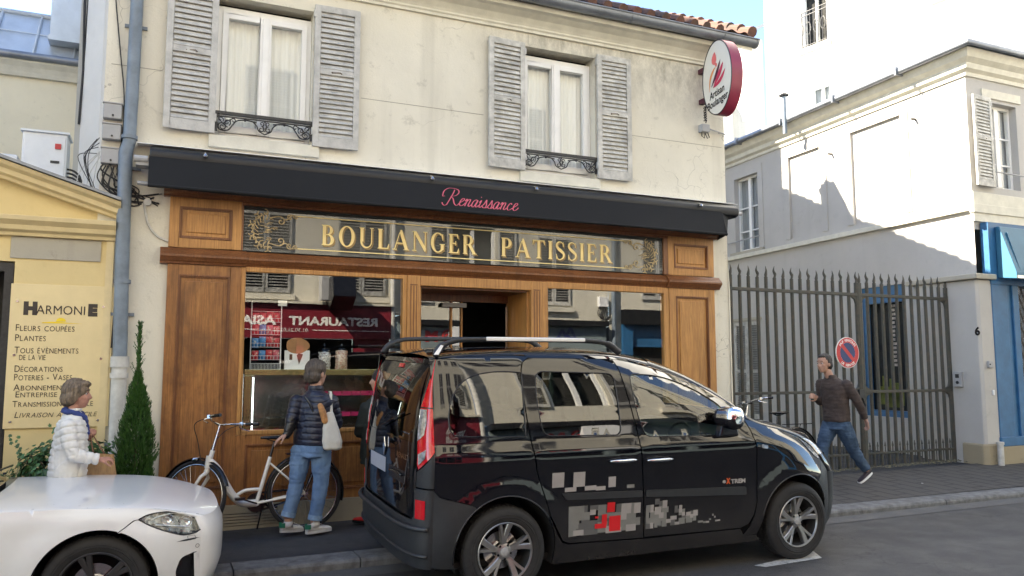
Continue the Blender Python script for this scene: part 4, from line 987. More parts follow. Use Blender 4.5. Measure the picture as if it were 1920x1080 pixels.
g = MB(); g.wall((PA.x, PA.y), (21, .1), 3.9, 6.5, [(.50, 1.20, 4.62, 6.04), (3.2, 4.0, 4.62, 6.04), (5.6, 6.4, 4.62, 6.04)], .18); g.build('street_wall', M_pass, ph)
g = MB(); pbox(g, -.06, 16, .07, -.02, 4.20, 4.29); g.box(PA.x - .07, 21, .03, .11, 4.16, 4.30); g.box(PA.x - .03, 21, .06, .11, 4.30, 4.5); g.box(PA.x - .05, 21, .05, .11, 4.02, 4.16); g.build('string_course', M_trim, ph, bevel=.006)
cpf = [(-.01, 6.40), (.03, 6.40), (.04, 6.46), (.10, 6.50), (.12, 6.58), (.20, 6.64), (.24, 6.72), (.26, 6.76), (-.01, 6.76)]
def mitre(d, z, far=0):   # corner point of the cornice ring at offset d
    return Vector((PA.x - d * 1.0, PA.y - d, z))
g = MB(); n = len(cpf)
A_ = [PP(16, z, d) for d, z in cpf]; B_ = [mitre(d, z) for d, z in cpf]; C_ = [Vector((21, PA.y - d, z)) for d, z in cpf]
g.add(A_ + B_ + C_, [(i, (i + 1) % n, n + (i + 1) % n, n + i) for i in range(n)] + [(n + i, n + (i + 1) % n, 2 * n + (i + 1) % n, 2 * n + i) for i in range(n)]); g.build('cornice', M_trim, ph)
g = MB(); gp_ = [PP(16, 6.80, .33), mitre(.33, 6.80), Vector((21, PA.y - .33, 6.80))]
g.tube(gp_, .055, 10); g.build('gutter', M_zinc, ph, smooth=40)
g = MB()
for u in (1, 2.5, 4, 5.5, 7, 9): pbox(g, u, u + .03, .40, .1, 6.72, 6.87)
g.build('gutter_clip', M_zinc, ph)
rz0 = 6.83
g = MB(); e0, e1, e2 = PP(16, rz0, .30), mitre(.30, rz0), Vector((21, PA.y - .30, rz0)); r0, r1, r2 = PP(16, rz0 + 1.25, -3.6), Vector((PA.x + 3.4, PA.y + 3.4, rz0 + 1.25)), Vector((21, PA.y + 3.4, rz0 + 1.25))
g.quad(e0, e1, r1, r0); g.quad(e1, e2, r2, r1); g.quad(r0, r1, r2, Vector((21, 16, rz0 + 1.25))); prf = g.build('roof', M_zincl, ph)
def onroof(u, s, dz=0): a = PP(u, rz0, .30); b_ = PP(u, rz0 + 1.25, -3.6); p = a.lerp(b_, s); return Vector((p.x, p.y, p.z + dz))
g = MB()
for u in [k * .62 + .9 for k in range(20)]: g.tube([onroof(u, 0.0, .02), onroof(u, .98, .02)], .018, 6)
g.build('roof_seam', M_zincl, prf)
for u0_, u1_ in ((1.5, 2.6),):
    g = MB(); q = [onroof(u0_, .10, .02), onroof(u1_, .10, .02), onroof(u1_, .30, .02), onroof(u0_, .30, .02)]; g.prism(q, (0, 0, .10)); s_ = g.build('skylight', M_zinc, prf)
    g = MB(); q = [onroof(u0_ + .06, .115, .124), onroof(u1_ - .06, .115, .124), onroof(u1_ - .06, .285, .124), onroof(u0_ + .06, .285, .124)]; g.add(q, [(0, 1, 2, 3)]); g.build('pane', M_blk, s_)
# side window with glazing bars
def pcasement(u0, u1, z0, z1, parent, bars, mat=M_pvc, d=-.10):
    g = MB(); f = .05; pbox(g, u0, u0 + f, d, d - .06, z0, z1); pbox(g, u1 - f, u1, d, d - .06, z0, z1); pbox(g, u0 + f, u1 - f, d, d - .06, z1 - f, z1); pbox(g, u0 + f, u1 - f, d, d - .06, z0, z0 + f); um = (u0 + u1) / 2
    w = g.build('window', mat, parent)
    g = MB(); pbox(g, um - .045, um + .045, d + .012, d - .05, z0 + f, z1 - f)
    for a, b_ in ((u0 + f, um - .045), (um + .045, u1 - f)):
        for zz in bars: pbox(g, a, b_, d + .004, d - .03, zz - .014, zz + .014)
    g.build('glazing_bar', mat, w)
    for a, b_ in ((u0 + f, um - .045), (um + .045, u1 - f)): MB().quad(PP(a, z0 + f, d - .015), PP(b_, z0 + f, d - .015), PP(b_, z1 - f, d - .015), PP(a, z1 - f, d - .015)).build('pane', M_glassw, w)
    g = MB(); pbox(g, u0 - .1, u1 + .1, d - .1, d - .9, z0 - .1, z1 + .1); g.build('room', M_dark, w)
    g = MB(); nn = 40; g.grid(lambda u, v: PP(u, v, d - .07 - .012 * sin(u * 70)), [u0 + .03 + (u1 - u0 - .06) * i / nn for i in range(nn + 1)], [z0 + .05, z1 - .05]); g.build('curtain', pm('grey_net_curtain', (.30, .31, .32), .9, var=.2, scale=3, stretch=(8, 8, .3)), w, smooth=True)
    return w
pcasement(SW[0], SW[1], SW[2], SW[3], ph, (4.82, 5.36))
g = MB(); g.tube([PP(SW[0] - .05, 4.62, .05), PP(SW[1] + .25, 4.60, .05)], .014, 6); g.build('window_bar', M_grey, ph)
g = MB(); pbox(g, SW[0] - .17, SW[1] + .17, .06, -.1, 4.29, 4.355); g.build('window_sill', M_stone, ph)
# street-side window and shutter
def street_win(x0, x1, z0, z1, y, parent, bars=(5.05, 5.5)):
    g = MB(); f = .05; g.box(x0, x0 + f, y, y + .06, z0, z1); g.box(x1 - f, x1, y, y + .06, z0, z1); g.box(x0 + f, x1 - f, y, y + .06, z1 - f, z1); g.box(x0 + f, x1 - f, y, y + .06, z0, z0 + f); xm = (x0 + x1) / 2
    g.box(xm - .05, xm + .05, y - .012, y + .05, z0 + f, z1 - f); w = g.build('window', M_pvc, parent, bevel=.003)
    g = MB(); 
    for a, b_ in ((x0 + f, xm - .05), (xm + .05, x1 - f)):
        for zz in bars: g.box(a, b_, y + .005, y + .035, zz - .013, zz + .013)
    g.build('glazing_bar', M_pvc, w)
    for a, b_ in ((x0 + f, xm - .05), (xm + .05, x1 - f)): MB().quad((a, y + .02, z0 + f), (b_, y + .02, z0 + f), (b_, y + .02, z1 - f), (a, y + .02, z1 - f)).build('pane', M_glassw, w)
    g = MB(); nn = 30; g.grid(lambda u, v: (u, y + .08 + .012 * sin(u * 80), v), [x0 + .03 + (x1 - x0 - .06) * i / nn for i in range(nn + 1)], [z0 + .05, z1 - .05]); g.build('curtain', MATS['grey_net_curtain'], w, smooth=True)
    MB().box(x0 - .2, x1 + .2, y + .12, y + .9, z0 - .2, z1 + .2).build('room', M_dark, w)
for x0_ in (12.25, 14.95, 17.35): street_win(x0_, x0_ + .70, 4.62, 6.04, .22, ph)
shutter(11.77, 12.24, 4.60, 6.08, .06, ph, M_shutb, hinge_left=False, swing=4)
g = MB(); g.tube([(12.25, .03, 4.86), (12.97, .03, 4.85)], .013, 6); g.build('window_bar', M_grey, ph)
g = MB(); g.box(12.10, 13.05, .075, .099, 6.10, 6.24); g.build('window_hood', M_trim, ph)
for u, z in ((1.0, 5.98), (3.0, 5.88)):
    g = MB(); a = PP(u, z, 0); g.cyl(a, a + PN * .10, .022, None, 8); g.build('wall_anchor', M_iron, ph)
# blue side door behind the gate
g = MB(); u0_, u1_, z0_, z1_ = BD; f = .09
pbox(g, u0_, u0_ + f, -.03, -.12, z0_, z1_); pbox(g, u1_ - f, u1_, -.03, -.12, z0_, z1_); pbox(g, u0_ + f, u1_ - f, -.03, -.12, z1_ - .30, z1_); pbox(g, u0_ + f, u1_ - f, -.03, -.12, z0_, z0_ + .11); bf = g.build('blue_window', M_blue, ph)
MB().quad(PP(u0_ + f, z0_ + .1, -.08), PP(u1_ - f, z0_ + .1, -.08), PP(u1_ - f, z1_ - .3, -.08), PP(u0_ + f, z1_ - .3, -.08)).build('pane', M_glass, bf)
g = MB(); pbox(g, u0_, u1_, -.13, -1.0, z0_, z1_); g.build('room', M_dark, bf)
g = MB()
for k in range(9): u = u0_ + .2 + random.uniform(0, .5); z = z0_ + .15 + random.uniform(0, .1); pbox(g, u, u + .12, -.14, -.129, z, z + random.uniform(.25, .5))
g.build('display_card', pm('olive_card', (.16, .17, .03), .7, var=.4), bf)
g = MB()
for k in range(16): z = 1.75 + k * .075; pbox(g, 1.78 + random.uniform(-.02, .02), 1.86, -.14, -.129, z, z + .045)
g.build('hanging_garland', pm('pale_garland', (.6, .5, .45), .7, var=.6, scale=20), bf)
# white shutters low on the side wall
for a, b_ in ((5.38, 5.78), (5.80, 6.22)):
    g = MB(); zA, zB = .62, 2.74; pbox(g, a, a + .05, .045, .008, zA, zB); pbox(g, b_ - .05, b_, .045, .008, zA, zB); pbox(g, a + .05, b_ - .05, .045, .008, zB - .07, zB); pbox(g, a + .05, b_ - .05, .045, .008, zA, zA + .1); pbox(g, a + .05, b_ - .05, .045, .008, 1.62, 1.69)
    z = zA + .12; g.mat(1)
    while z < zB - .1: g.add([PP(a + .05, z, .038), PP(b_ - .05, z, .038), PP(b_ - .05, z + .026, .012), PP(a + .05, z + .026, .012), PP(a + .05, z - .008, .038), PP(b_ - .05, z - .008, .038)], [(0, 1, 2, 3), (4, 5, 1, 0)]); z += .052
    pbox(g, a + .05, b_ - .05, .010, .004, zA, zB); g.build('low_shutter', [M_shutb, pm('dark_slat_paint', (.20, .20, .19), .7, var=.3)], ph)  # slats and backing darker than the frame
g = MB(); pbox(g, 5.30, 6.35, .05, -.01, 2.78, 2.84); g.build('shutter_lintel', M_stone, ph)
# gate pier with its cap, number and intercom
gp2 = thing('gate_pier', 'grey rendered gate pier with sloping stone cap and house number', 'pier', (11.65, .5, .2))
MB().prism([(11.55, .0, .15), (11.60, -.03, .15), (11.90, -.03, .15), (11.85, 1.15, .15), (11.62, 1.15, .15), (11.55, 1.0, .15)], (0, 0, 2.93)).build('pier', M_pass, gp2, bevel=.015)
MB().prism([(11.47, -.09, 3.085), (11.95, -.09, 3.085), (11.90, 1.24, 3.085), (11.52, 1.24, 3.085)], (0, 0, .085)).build('cap', M_stone, gp2, bevel=.015)
MB().prism([(11.53, .0, .15), (11.60, -.05, .15), (11.80, -.05, .15), (11.80, .36, .15), (11.53, .36, .15)], (0, 0, .42)).build('worn_base', M_plinth, gp2, bevel=.03)
g = MB(); put_text(g, '6', (11.547, .045, 2.22), (0, -1, 0), (0, 0, 1), .17, offset=.008); g.build('house_number', M_blk, gp2)
ic = thing('intercom', 'pale grey door intercom on the gate pier beside the gate', 'intercom', (11.53, .33, 1.4)); MB().box(11.50, 11.549, .28, .42, 1.42, 1.66).build('case', M_grey, ic, bevel=.008)
g = MB(); g.cyl((11.499, .35, 1.49), (11.492, .35, 1.49), .025, None, 14); g.box(11.494, 11.499, .32, .38, 1.56, 1.62); g.build('speaker', M_iron, ic)
wb = thing('wall_switch_box', 'small grey switch box on the corner between pier and blue shopfront', 'switch box', (11.72, -.04, 1.75)); MB().box(11.67, 11.77, -.07, -.032, 1.72, 1.82).build('case', M_grey, wb, bevel=.006); MB().cyl((11.69, -.071, 1.77), (11.69, -.08, 1.77), .012, None, 10).build('button', M_iron, wb)
g = MB(); g.box(11.75, 11.79, -.055, -.032, 1.30, 1.38); tag(g.build('doorbell', M_white_p, bevel=.008), 'small white doorbell push low on the edge of the blue shopfront', 'doorbell')
g = MB(); g.cyl((11.74, -.12, .2), (11.74, -.12, .58), .045, None, 12); g.cyl((11.74, -.12, .56), (11.74, -.12, .60), .055, None, 12); tag(g.build('service_pipe', M_pipew, smooth=40), 'short cream pipe stub rising from the pavement beside the blue shopfront', 'pipe')
# blue shopfront
bs = thing('blue_shopfront', 'blue painted shopfront with folded canopy and lattice grille at the right edge', 'shopfront', (14, .0, .2))
g = MB(); g.box(11.86, 20, -.05, .08, 3.02, 4.0); g.build('fascia', M_blue, bs)
g = MB(); g.prism([(11.80, -.06, 3.92), (11.80, -.06, 3.10), (11.80, -.62, 3.02), (11.80, -.62, 3.16), (11.80, -.20, 3.92)], (8, 0, 0)) if False else None
g.prism([(12.02, -.055, 3.93), (12.02, -.055, 3.12), (12.02, -.36, 3.08), (12.02, -.36, 3.18), (12.02, -.12, 3.93)], (7.9, 0, 0)); can = g.build('canopy', M_bluel, bs, bevel=.01)
g = MB(); g.prism([(12.12, -.352, 3.22), (12.12, -.345, 3.24), (12.12, -.155, 3.83), (12.12, -.175, 3.83)], (7.6, 0, 0)); g.build('canopy_panel', M_bluel, can)
MB().box(12.015, 12.16, -.38, -.361, 3.085, 3.13).build('name_plate', M_steel, can)
MB().box(12.0, 20, .0, .07, 4.001, 4.015).build('fascia_top', M_stone, bs)
for x0_, x1_ in ((11.87, 12.22), (12.36, 12.50)):
    MB().box(x0_, x1_, -.045, .05, .52, 3.02).build('pilaster', M_blue, bs, bevel=.008)
MB().box(12.2205, 12.3595, -.01, .05, .52, 3.02).build('recess_panel', M_blue, bs)
MB().box(11.86, 12.52, -.07, .05, .52, .66).build('pilaster_base', M_blue, bs, bevel=.01)
MB().box(11.86, 20, -.09, .08, .15, .519).build('base_stone', M_plinth, bs, bevel=.01)
MB().box(12.5, 20, .20, .5, .52, 3.02).build('shop_room', M_dark, bs)
MB().quad((12.5, .10, .52), (20, .10, .52), (20, .10, 3.02), (12.5, .10, 3.02)).build('display_window', M_glass, bs)
g = MB(); sp = .115
for k in range(-24, 40):
    for s_ in (1, -1):
        x = 12.5 + k * sp; pts = []
        z0_, z1_ = .54, 3.0
        a = Vector((x, .02, z0_)); b_ = Vector((x + s_ * (z1_ - z0_) * .5, .02, z1_))
        lo, hi = 0, 1
        for e, sgn in ((12.51, 1), (14.6, -1)):
            pass
        def xat(t): return a.x + (b_.x - a.x) * t
        ts = [0, 1]
        d = b_.x - a.x
        t0 = (12.51 - a.x) / d; t1 = (14.6 - a.x) / d
        lo = max(0, min(t0, t1)); hi = min(1, max(t0, t1))
        if hi - lo > .02: g.tube([a.lerp(b_, lo), a.lerp(b_, hi)], .007, 4)
g.build('lattice_grille', pm('bronze_grille', (.10, .085, .07), .5, metal=.5), bs)

# ------------------------------------------------------------------ gate
gt = thing('passage_gate', 'tall dark green iron gate with spear-topped bars across the passage', 'gate', (9.3, .5, .22))
GY = .5
for (x0_, x1_) in ((6.93, 9.60), (9.66, 11.53)):
    g = MB(); nb = int(round((x1_ - x0_) / .158)); d = (x1_ - x0_) / nb
    for k in range(nb + 1):
        x = x0_ + d * k; r = .032 if k in (0, nb) else .0255
        zb = .26 + .008 * (x - 7) * 0; zt = 3.0 + random.uniform(-.01, .01)
        g = MB(); bar = [(x, GY, zb), (x + random.uniform(-.004, .004), GY, 1.5), (x, GY, zt)]
        g.tube(bar, r, 8)
        if k % 2 == 0: g.tube([(x, GY, zt), (x, GY, zt + .03), (x + .012, GY, zt + .09), (x, GY, zt + .155)], [.018, .024, .014, .002], 6)
        else: g.tube(catmull([(x, GY, zt), (x + .012, GY, zt + .05), (x - .014, GY, zt + .10), (x + .004, GY, zt + .17)], 4), [.018, .018, .018, .018, .022, .022, .02, .018, .016, .012, .008, .005, .002][:13], 6)
        g.build('bar', M_gate, gt, smooth=40)
    g = MB(); g.box(x0_ - .02, x1_ + .02, GY - .028, GY + .028, 2.79, 2.835); g.box(x0_ - .02, x1_ + .02, GY - .026, GY + .026, 1.345, 1.385); g.box(x0_ - .02, x1_ + .02, GY - .026, GY + .026, .44, .47)
    g.build('rails', M_gate, gt, bevel=.004)
    g = MB()
    for xs, sx in ((x0_, 1), (x1_, -1)):
        for zc, dz in ((2.79, -1), (1.345, -1), (1.385, 1)):
            pts = [(xs, zc), (xs + sx * .14, zc), (xs + sx * .05, zc + dz * .05), (xs + sx * .02, zc + dz * .15), (xs, zc + dz * .16)]
            g.prism([(x, GY - .015, z) for x, z in pts], (0, .03, 0))
    g.build('corner_bracket', M_gate, gt)
    for k in range(nb): 
        g = MB(); x = x0_ + d * (k + .5); g.tube([(x, GY, .26), (x, GY, .55)], .008, 6); g.prism([(x - .02, GY - .004, .55), (x + .02, GY - .004, .55), (x, GY - .004, .62)], (0, .008, 0)); g.build('short_spike', M_gate, gt)
g = MB(); g.box(9.605, 9.655, GY - .035, GY + .035, .24, 2.99); g.box(11.54, 11.60, GY - .03, GY + .03, .2, 2.86); g.box(6.87, 6.92, GY - .03, GY + .03, .2, 2.86); g.build('gate_post', M_gate, gt, bevel=.005)
g = MB(); g.tube([(9.5, GY - .05, 1.28), (9.46, GY - .06, 1.18), (9.55, GY - .06, 1.05), (9.62, GY - .06, 1.16), (9.58, GY - .05, 1.28)], .012, 6, closed=True); g.box(9.5, 9.6, GY - .075, GY - .04, 1.28, 1.40); g.build('lock_chain', M_iron, gt)
# no-parking disc
ps = thing('no_parking_sign', 'round red and blue no-parking sign fixed to the iron gate', 'sign', (9.33, .44, 1.7))
def disc(mb, cx, cy, cz, r, y, r0=0, n=40):
    if r0: mb.add([(cx + q * cos(2 * pi * k / n), y, cz + q * sin(2 * pi * k / n)) for q in (r, r0) for k in range(n)], [(k, (k + 1) % n, n + (k + 1) % n, n + k) for k in range(n)])
    else: mb.add([(cx + r * cos(2 * pi * k / n), y, cz + r * sin(2 * pi * k / n)) for k in range(n)], [tuple(range(n))])
sx_, sz_, R_ = 9.32, 1.94, .228
g = MB(); g.cyl((sx_, .465, sz_), (sx_, .45, sz_), R_, None, 40); g.build('disc', M_white_p, ps)
g = MB(); disc(g, sx_, 0, sz_, R_ - .008, .4485, .148); a = radians(-45); u_ = Vector((cos(a), 0, sin(a))); n_ = Vector((-sin(a), 0, cos(a))) * .028; c = Vector((sx_, .4477, sz_)); g.add([c - u_ * .152 - n_, c + u_ * .152 - n_, c + u_ * .152 + n_, c - u_ * .152 + n_], [(0, 1, 2, 3)]); g.build('red_ring', M_red_p, ps)
g = MB(); disc(g, sx_, 0, sz_, .147, .4481); g.build('blue_field', pm('deep_blue', (.01, .03, .13), .4), ps)
def arc_text(mb, s, cx, cz, r, a0, a1, y, size, inside=False):
    n_ = len(s)
    for i, ch in enumerate(s):
        if ch == ' ': continue
        a = radians(a0 + (a1 - a0) * (i + .5) / n_); vs, f_ = text_mesh(ch, size, offset=.001)
        rad = Vector((cos(a), 0, sin(a))); tan = Vector((sin(a), 0, -cos(a)))
        if inside: rad2, tan2 = -rad, -tan
        else: rad2, tan2 = rad, tan
        w = max(v.x for v in vs) / 2; o = Vector((cx, y, cz)) + rad * r - rad2 * (0 if not inside else 0)
        mb.add([o + tan2 * (v.x - w) + rad2 * v.y for v in vs], f_)
g = MB(); arc_text(g, 'SAUF VEHICULES', sx_, sz_, .165, 148, 32, .4475, .052); arc_text(g, 'DE SERVICE', sx_, sz_, .203, 228, 312, .4475, .052, True); g.build('sign_lettering', M_white_p, ps)

# ------------------------------------------------------------------ tall white house behind, and what stands between
tw = thing('tall_white_house', 'tall bright white house rising behind the low passage house', 'building', (19, 6, .1))
TD = Vector((sin(radians(-9)), cos(radians(-9)), 0)); TP = Vector((14.749, 6.22, 0)); TN_ = Vector((-TD.y, TD.x, 0))
def TT(u, z, d=0): p = TP + TD * u + TN_ * d; return Vector((p.x, p.y, z))
a_, b_ = TT(1.50, 0), TT(-9, 0)
g = MB(); L_ = 10.5; W_ = [(1.5 - .36, 1.5 + .39, 9.72, 11.2), (1.5 - .2, 1.5 + .39, 7.6, 8.72), (4.6, 5.3, 9.72, 11.2), (4.6, 5.3, 7.2, 8.6)]
g.wall((a_.x, a_.y), (b_.x, b_.y), 0.1, 20, W_, .22); c_ = a_ - TN_ * 8; g.quad(a_, c_, c_ + Vector((0, 0, 20)), a_ + Vector((0, 0, 20))); c_ = b_ - TN_ * 8; g.quad(b_, c_, c_ + Vector((0, 0, 20)), b_ + Vector((0, 0, 20)))
g.build('wall', M_white, tw)
for (u0_, u1_, z0_, z1_) in W_:
    a0, a1 = 1.5 - u1_, 1.5 - u0_
    def tb(mb, p0, p1, d0, d1, q0, q1):
        v = [TT(p0, q0, d0), TT(p1, q0, d0), TT(p1, q0, d1), TT(p0, q0, d1), TT(p0, q1, d0), TT(p1, q1, d0), TT(p1, q1, d1), TT(p0, q1, d1)]; mb.add(v, [(0, 3, 2, 1), (4, 5, 6, 7), (0, 1, 5, 4), (1, 2, 6, 5), (2, 3, 7, 6), (3, 0, 4, 7)])
    g = MB(); tb(g, a0, a0 + .05, -.14, -.2, z0_, z1_); tb(g, a1 - .05, a1, -.14, -.2, z0_, z1_); tb(g, a0, a1, -.141, -.199, z1_ - .05, z1_ - .001); tb(g, a0, a1, -.141, -.199, z0_ + .001, z0_ + .05); m_ = (a0 + a1) / 2; tb(g, m_ - .03, m_ + .03, -.139, -.198, z0_ + .002, z1_ - .002)
    w = g.build('window', M_pvc, tw); MB().quad(TT(a0, z0_, -.17), TT(a1, z0_, -.17), TT(a1, z1_, -.17), TT(a0, z1_, -.17)).build('pane', M_glassw, w)
    g = MB(); tb(g, a0 - .05, a1 + .05, -.23, -.8, z0_ - .05, z1_ + .05); g.build('room', M_dark if z0_ > 9 else MATS['grey_net_curtain'], w)
    if z0_ > 9:
        g = MB(); tb(g, a0 - .12, a1 + .12, .14, -.12, z0_ - .11, z0_ - .001); g.build('window_sill', M_stone, tw)
        g = MB(); zz = z0_ + .95
        for q in (z0_ + .06, z0_ + .85, z0_ + .95): g.tube([TT(a0 - .04, q, .08), TT(a1 + .04, q, .08)], .013, 6)
        for k in range(8):
            u = a0 - .04 + (a1 - a0 + .08) * k / 7; g.tube([TT(u, z0_, .08), TT(u, zz, .08)], .010, 6)
        for k in range(4):
            u = a0 + .06 + (a1 - a0 - .12) * k / 3; g.tube([TT(u + .07 * cos(2 * pi * j / 10), z0_ + .5 + .16 * sin(2 * pi * j / 10), .08) for j in range(10)], .008, 5, closed=True)
        g.build('window_guard', M_iron, tw)
fl = thing('flue_pipe', 'thin grey flue pipe with a cap on the passage house roof', 'flue', (11.62, 4, 6.6)); MB().cyl((11.62, 4, 6.5), (11.62, 4, 7.28), .045, None, 12).build('pipe', M_pipe, fl, smooth=40); MB().lathe([(.10, .0), (.105, .02), (.02, .07), (0, .07)], (11.62, 4, 7.30), 'z', 14).build('cap', M_iron, fl, smooth=40); MB().cyl((11.62, 4, 7.24), (11.62, 4, 7.32), .02, None, 8).build('stem', M_iron, fl)
an = thing('rear_annex', 'narrow cream house wall with white downpipe between the oval sign and the white house', 'building', (17.8, 12.5, .1))
MB().box(17.45, 18.28, 12, 16, .1, 12.75).build('wall', M_wall2, an); MB().prism([(17.3, 11.8, 12.65), (18.4, 11.8, 13.25), (18.4, 16, 13.25), (17.3, 16, 12.65)], (0, 0, .1)).build('roof', M_zinc, an)
MB().cyl((17.36, 11.9, 9.8), (17.36, 11.9, 12.3), .07, None, 10).build('downpipe', M_pipew, an)
g = MB(); g.box(15.6, 17.449, 12.6, 16, .1, 10.4); g.prism([(15.5, 12.4, 10.4), (17.449, 12.4, 10.4), (17.449, 15.5, 11.9), (15.5, 15.5, 11.9)], (0, 0, .08)); g.build('lower_wing', M_white, an)
lr = thing('rear_shed', 'low cream shed with a dark lean-to roof beside the passage house roof', 'shed', (11, 9.5, .1))
MB().box(9.2, 12.3, 9.5, 12, .1, 7.45).build('wall', M_wall2, lr); MB().prism([(9.0, 9.2, 7.45), (12.4, 9.2, 7.45), (12.4, 12, 8.15), (9.0, 12, 8.15)], (0, 0, .08)).build('roof', M_zinc, lr); MB().tube([(9.0, 9.18, 7.47), (12.4, 9.18, 7.47)], .06, 8).build('gutter', M_zinc, lr)
# ------------------------------------------------------------------ other side of the street (seen in the glass and in the van's paint)
OY = -10.2
def oppwall(mb, x0, x1, z0, z1, holes=()):
    mb.wall((x1, OY), (x0, OY), z0, z1, [(x1 - h_[1], x1 - h_[0], h_[2], h_[3]) for h_ in holes], .18)
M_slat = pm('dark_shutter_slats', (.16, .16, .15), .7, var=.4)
def oshut(x0, x1, z0, z1, parent, mat):
    g = MB(); t = .035; y = OY + .05; f = .05; g.box(x0, x0 + f, y - t, y, z0, z1); g.box(x1 - f, x1, y - t, y, z0, z1); g.box(x0 + f, x1 - f, y - t, y, z0, z0 + .09); g.box(x0 + f, x1 - f, y - t, y, z1 - .07, z1); g.box(x0 + f, x1 - f, y - t, y, (z0 + z1) / 2 - .03, (z0 + z1) / 2 + .03)
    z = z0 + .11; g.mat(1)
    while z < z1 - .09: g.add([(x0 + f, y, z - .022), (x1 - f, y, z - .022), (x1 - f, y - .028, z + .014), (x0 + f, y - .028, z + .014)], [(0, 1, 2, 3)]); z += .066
    g.mat(2).box(x0 + f, x1 - f, OY + .001, OY + .006, z0, z1)  # shade of the gaps put in as a black sheet behind the slats
    s = g.build('shutter', [mat, M_slat, M_blk], parent); return s
op1 = thing('restaurant_building', 'rendered building with a dark red restaurant front across the street, seen in the bakery glass', 'building', (0, -11, .1))
g = MB(); oppwall(g, -14, 5.06, 3.20, 10.2); g.build('wall', M_opp, op1)
M_rest = pm('dark_red_fascia', (.20, .018, .03), .4, var=.12, scale=2)
MB().box(-4.5, 5.04, OY - .1, OY + .14, 2.40, 3.17).build('restaurant_fascia', M_rest, op1)
MB().box(-4.5, 5.04, OY - .1, OY + .22, 3.17, 3.22).build('fascia_cornice', M_opp, op1)
g = MB(); g.box(-4.5, 5.04, OY - .15, OY + .03, .1, .40)
for x0_, x1_ in ((4.2, 5.04), (2.9, 3.05), (.4, .55), (-1.6, -1.45), (-4.5, -4.3)): g.box(x0_, x1_, OY - .15, OY + .04, .40, 2.399)
g.box(2.9, 5.0, OY - .15, OY + .02, 1.2, 1.3); g.build('restaurant_front', M_rest, op1)
MB().box(-4.5, 4.2, OY - 2.5, OY - .2, .1, 2.4).build('dining_room', M_dark, op1); MB().quad((-4.5, OY - .05, .40), (4.2, OY - .05, .40), (4.2, OY - .05, 2.4), (-4.5, OY - .05, 2.4)).build('shop_window', glassmat('opp_glass', (.5, .55, .55), 1.6), op1)
M_let = pm('cream_letters', (.85, .84, .80), .5)
def otext(s, x, z, w, H, parent, mat, y=OY + .145, **k):
    g = MB(); put_text(g, s, (x, y, z), (-1, 0, 0), (0, 0, 1), H / .72, width=w, **k); return g.build('lettering', mat, parent)
otext('RESTAURANT', 4.72, 2.70, 2.02, .19, op1, M_let, offset=.01); otext('ASIATIQUE', 2.42, 2.70, 1.75, .19, op1, M_let, offset=.01); otext('01.30.21.02.32', 3.12, 2.545, .76, .085, op1, M_let)
g = MB(); g.box(3.22, 5.0, OY + .14, OY + .145, 2.575, 2.59); g.box(.9, 2.3, OY + .14, OY + .145, 2.575, 2.59); g.build('fascia_line', M_let, op1)
g = MB(); g.cyl((5.09, OY + .10, .1), (5.09, OY + .10, 9.8), .055, None, 12); tag(g.build('opposite_downpipe', M_pipew), 'off-white downpipe at the end of the dark red restaurant front opposite', 'pipe')
for x0_, x1_ in ((-.6, .5), (1.62, 2.72), (3.78, 4.92), (-3.0, -1.9), (-5.4, -4.3), (-8, -6.9)):
    for zb in (3.42, 6.9):
        xm = (x0_ + x1_) / 2; oshut(x0_, xm - .01, zb, zb + 1.82, op1, M_shuto); oshut(xm + .01, x1_, zb, zb + 1.82, op1, M_shuto)
        MB().box(x0_ - .1, x1_ + .1, OY - .05, OY + .09, zb - .16, zb - .03).build('window_sill', M_opp, op1)
MB().box(-14, 5.06, OY - .1, OY + .3, 10.2, 10.5).build('cornice', M_trim, op1)
MB().prism([(-14, OY + .2, 10.5), (-14, OY - 6, 10.5), (-14, OY - 3.5, 13.0), (-14, OY - 1.2, 13.0)], (19.06, 0, 0)).build('mansard_roof', M_zincl, op1)
otext("Délice d'Asie", 3.15, 1.84, .62, .085, op1, M_let, y=OY - .04)
hs = thing('hanging_sign', 'dark boxy lantern sign hanging above the restaurant opposite', 'sign', (3.8, OY + .5, 3.0))
MB().prism([(3.5, OY + .15, 3.75), (3.5, OY + .95, 3.75), (3.5, OY + 1.05, 3.3), (3.5, OY + .6, 3.02), (3.5, OY + .15, 3.2)], (.5, 0, 0)).build('sign_box', M_blk, hs); MB().box(3.35, 3.499, OY + .1, OY + .5, 3.25, 3.9).build('sign_panel', M_grey, hs); MB().box(3.7, 3.75, OY, OY + .16, 3.4, 3.45).build('bracket', M_iron, hs)
op2 = thing('grey_shop_building', 'rendered building with a blue-grey shopfront across the street, seen in the bakery glass', 'building', (8, -11, .1))
ow = [(6.55, 7.75, 3.45, 5.25)]
g = MB(); oppwall(g, 5.07, 11.05, 2.98, 10.2, ow); g.build('wall', M_opp, op2)
MB().box(6.4, 7.9, OY - 1, OY - .19, 3.3, 5.4).build('room', M_dark, op2); MB().quad((6.55, OY - .1, 3.45), (7.75, OY - .1, 3.45), (7.75, OY - .1, 5.25), (6.55, OY - .1, 5.25)).build('pane', M_glassw, op2)
g = MB(); g.box(7.1, 7.2, OY - .12, OY - .05, 3.45, 5.25); g.box(6.55, 6.62, OY - .12, OY - .05, 3.45, 5.25); g.box(7.68, 7.75, OY - .12, OY - .05, 3.45, 5.25); g.build('window_frame', M_pvc, op2)
for x0_, x1_ in ((6.0, 6.5), (7.82, 8.32)): oshut(x0_, x1_, 3.42, 5.22, op2, M_shut)
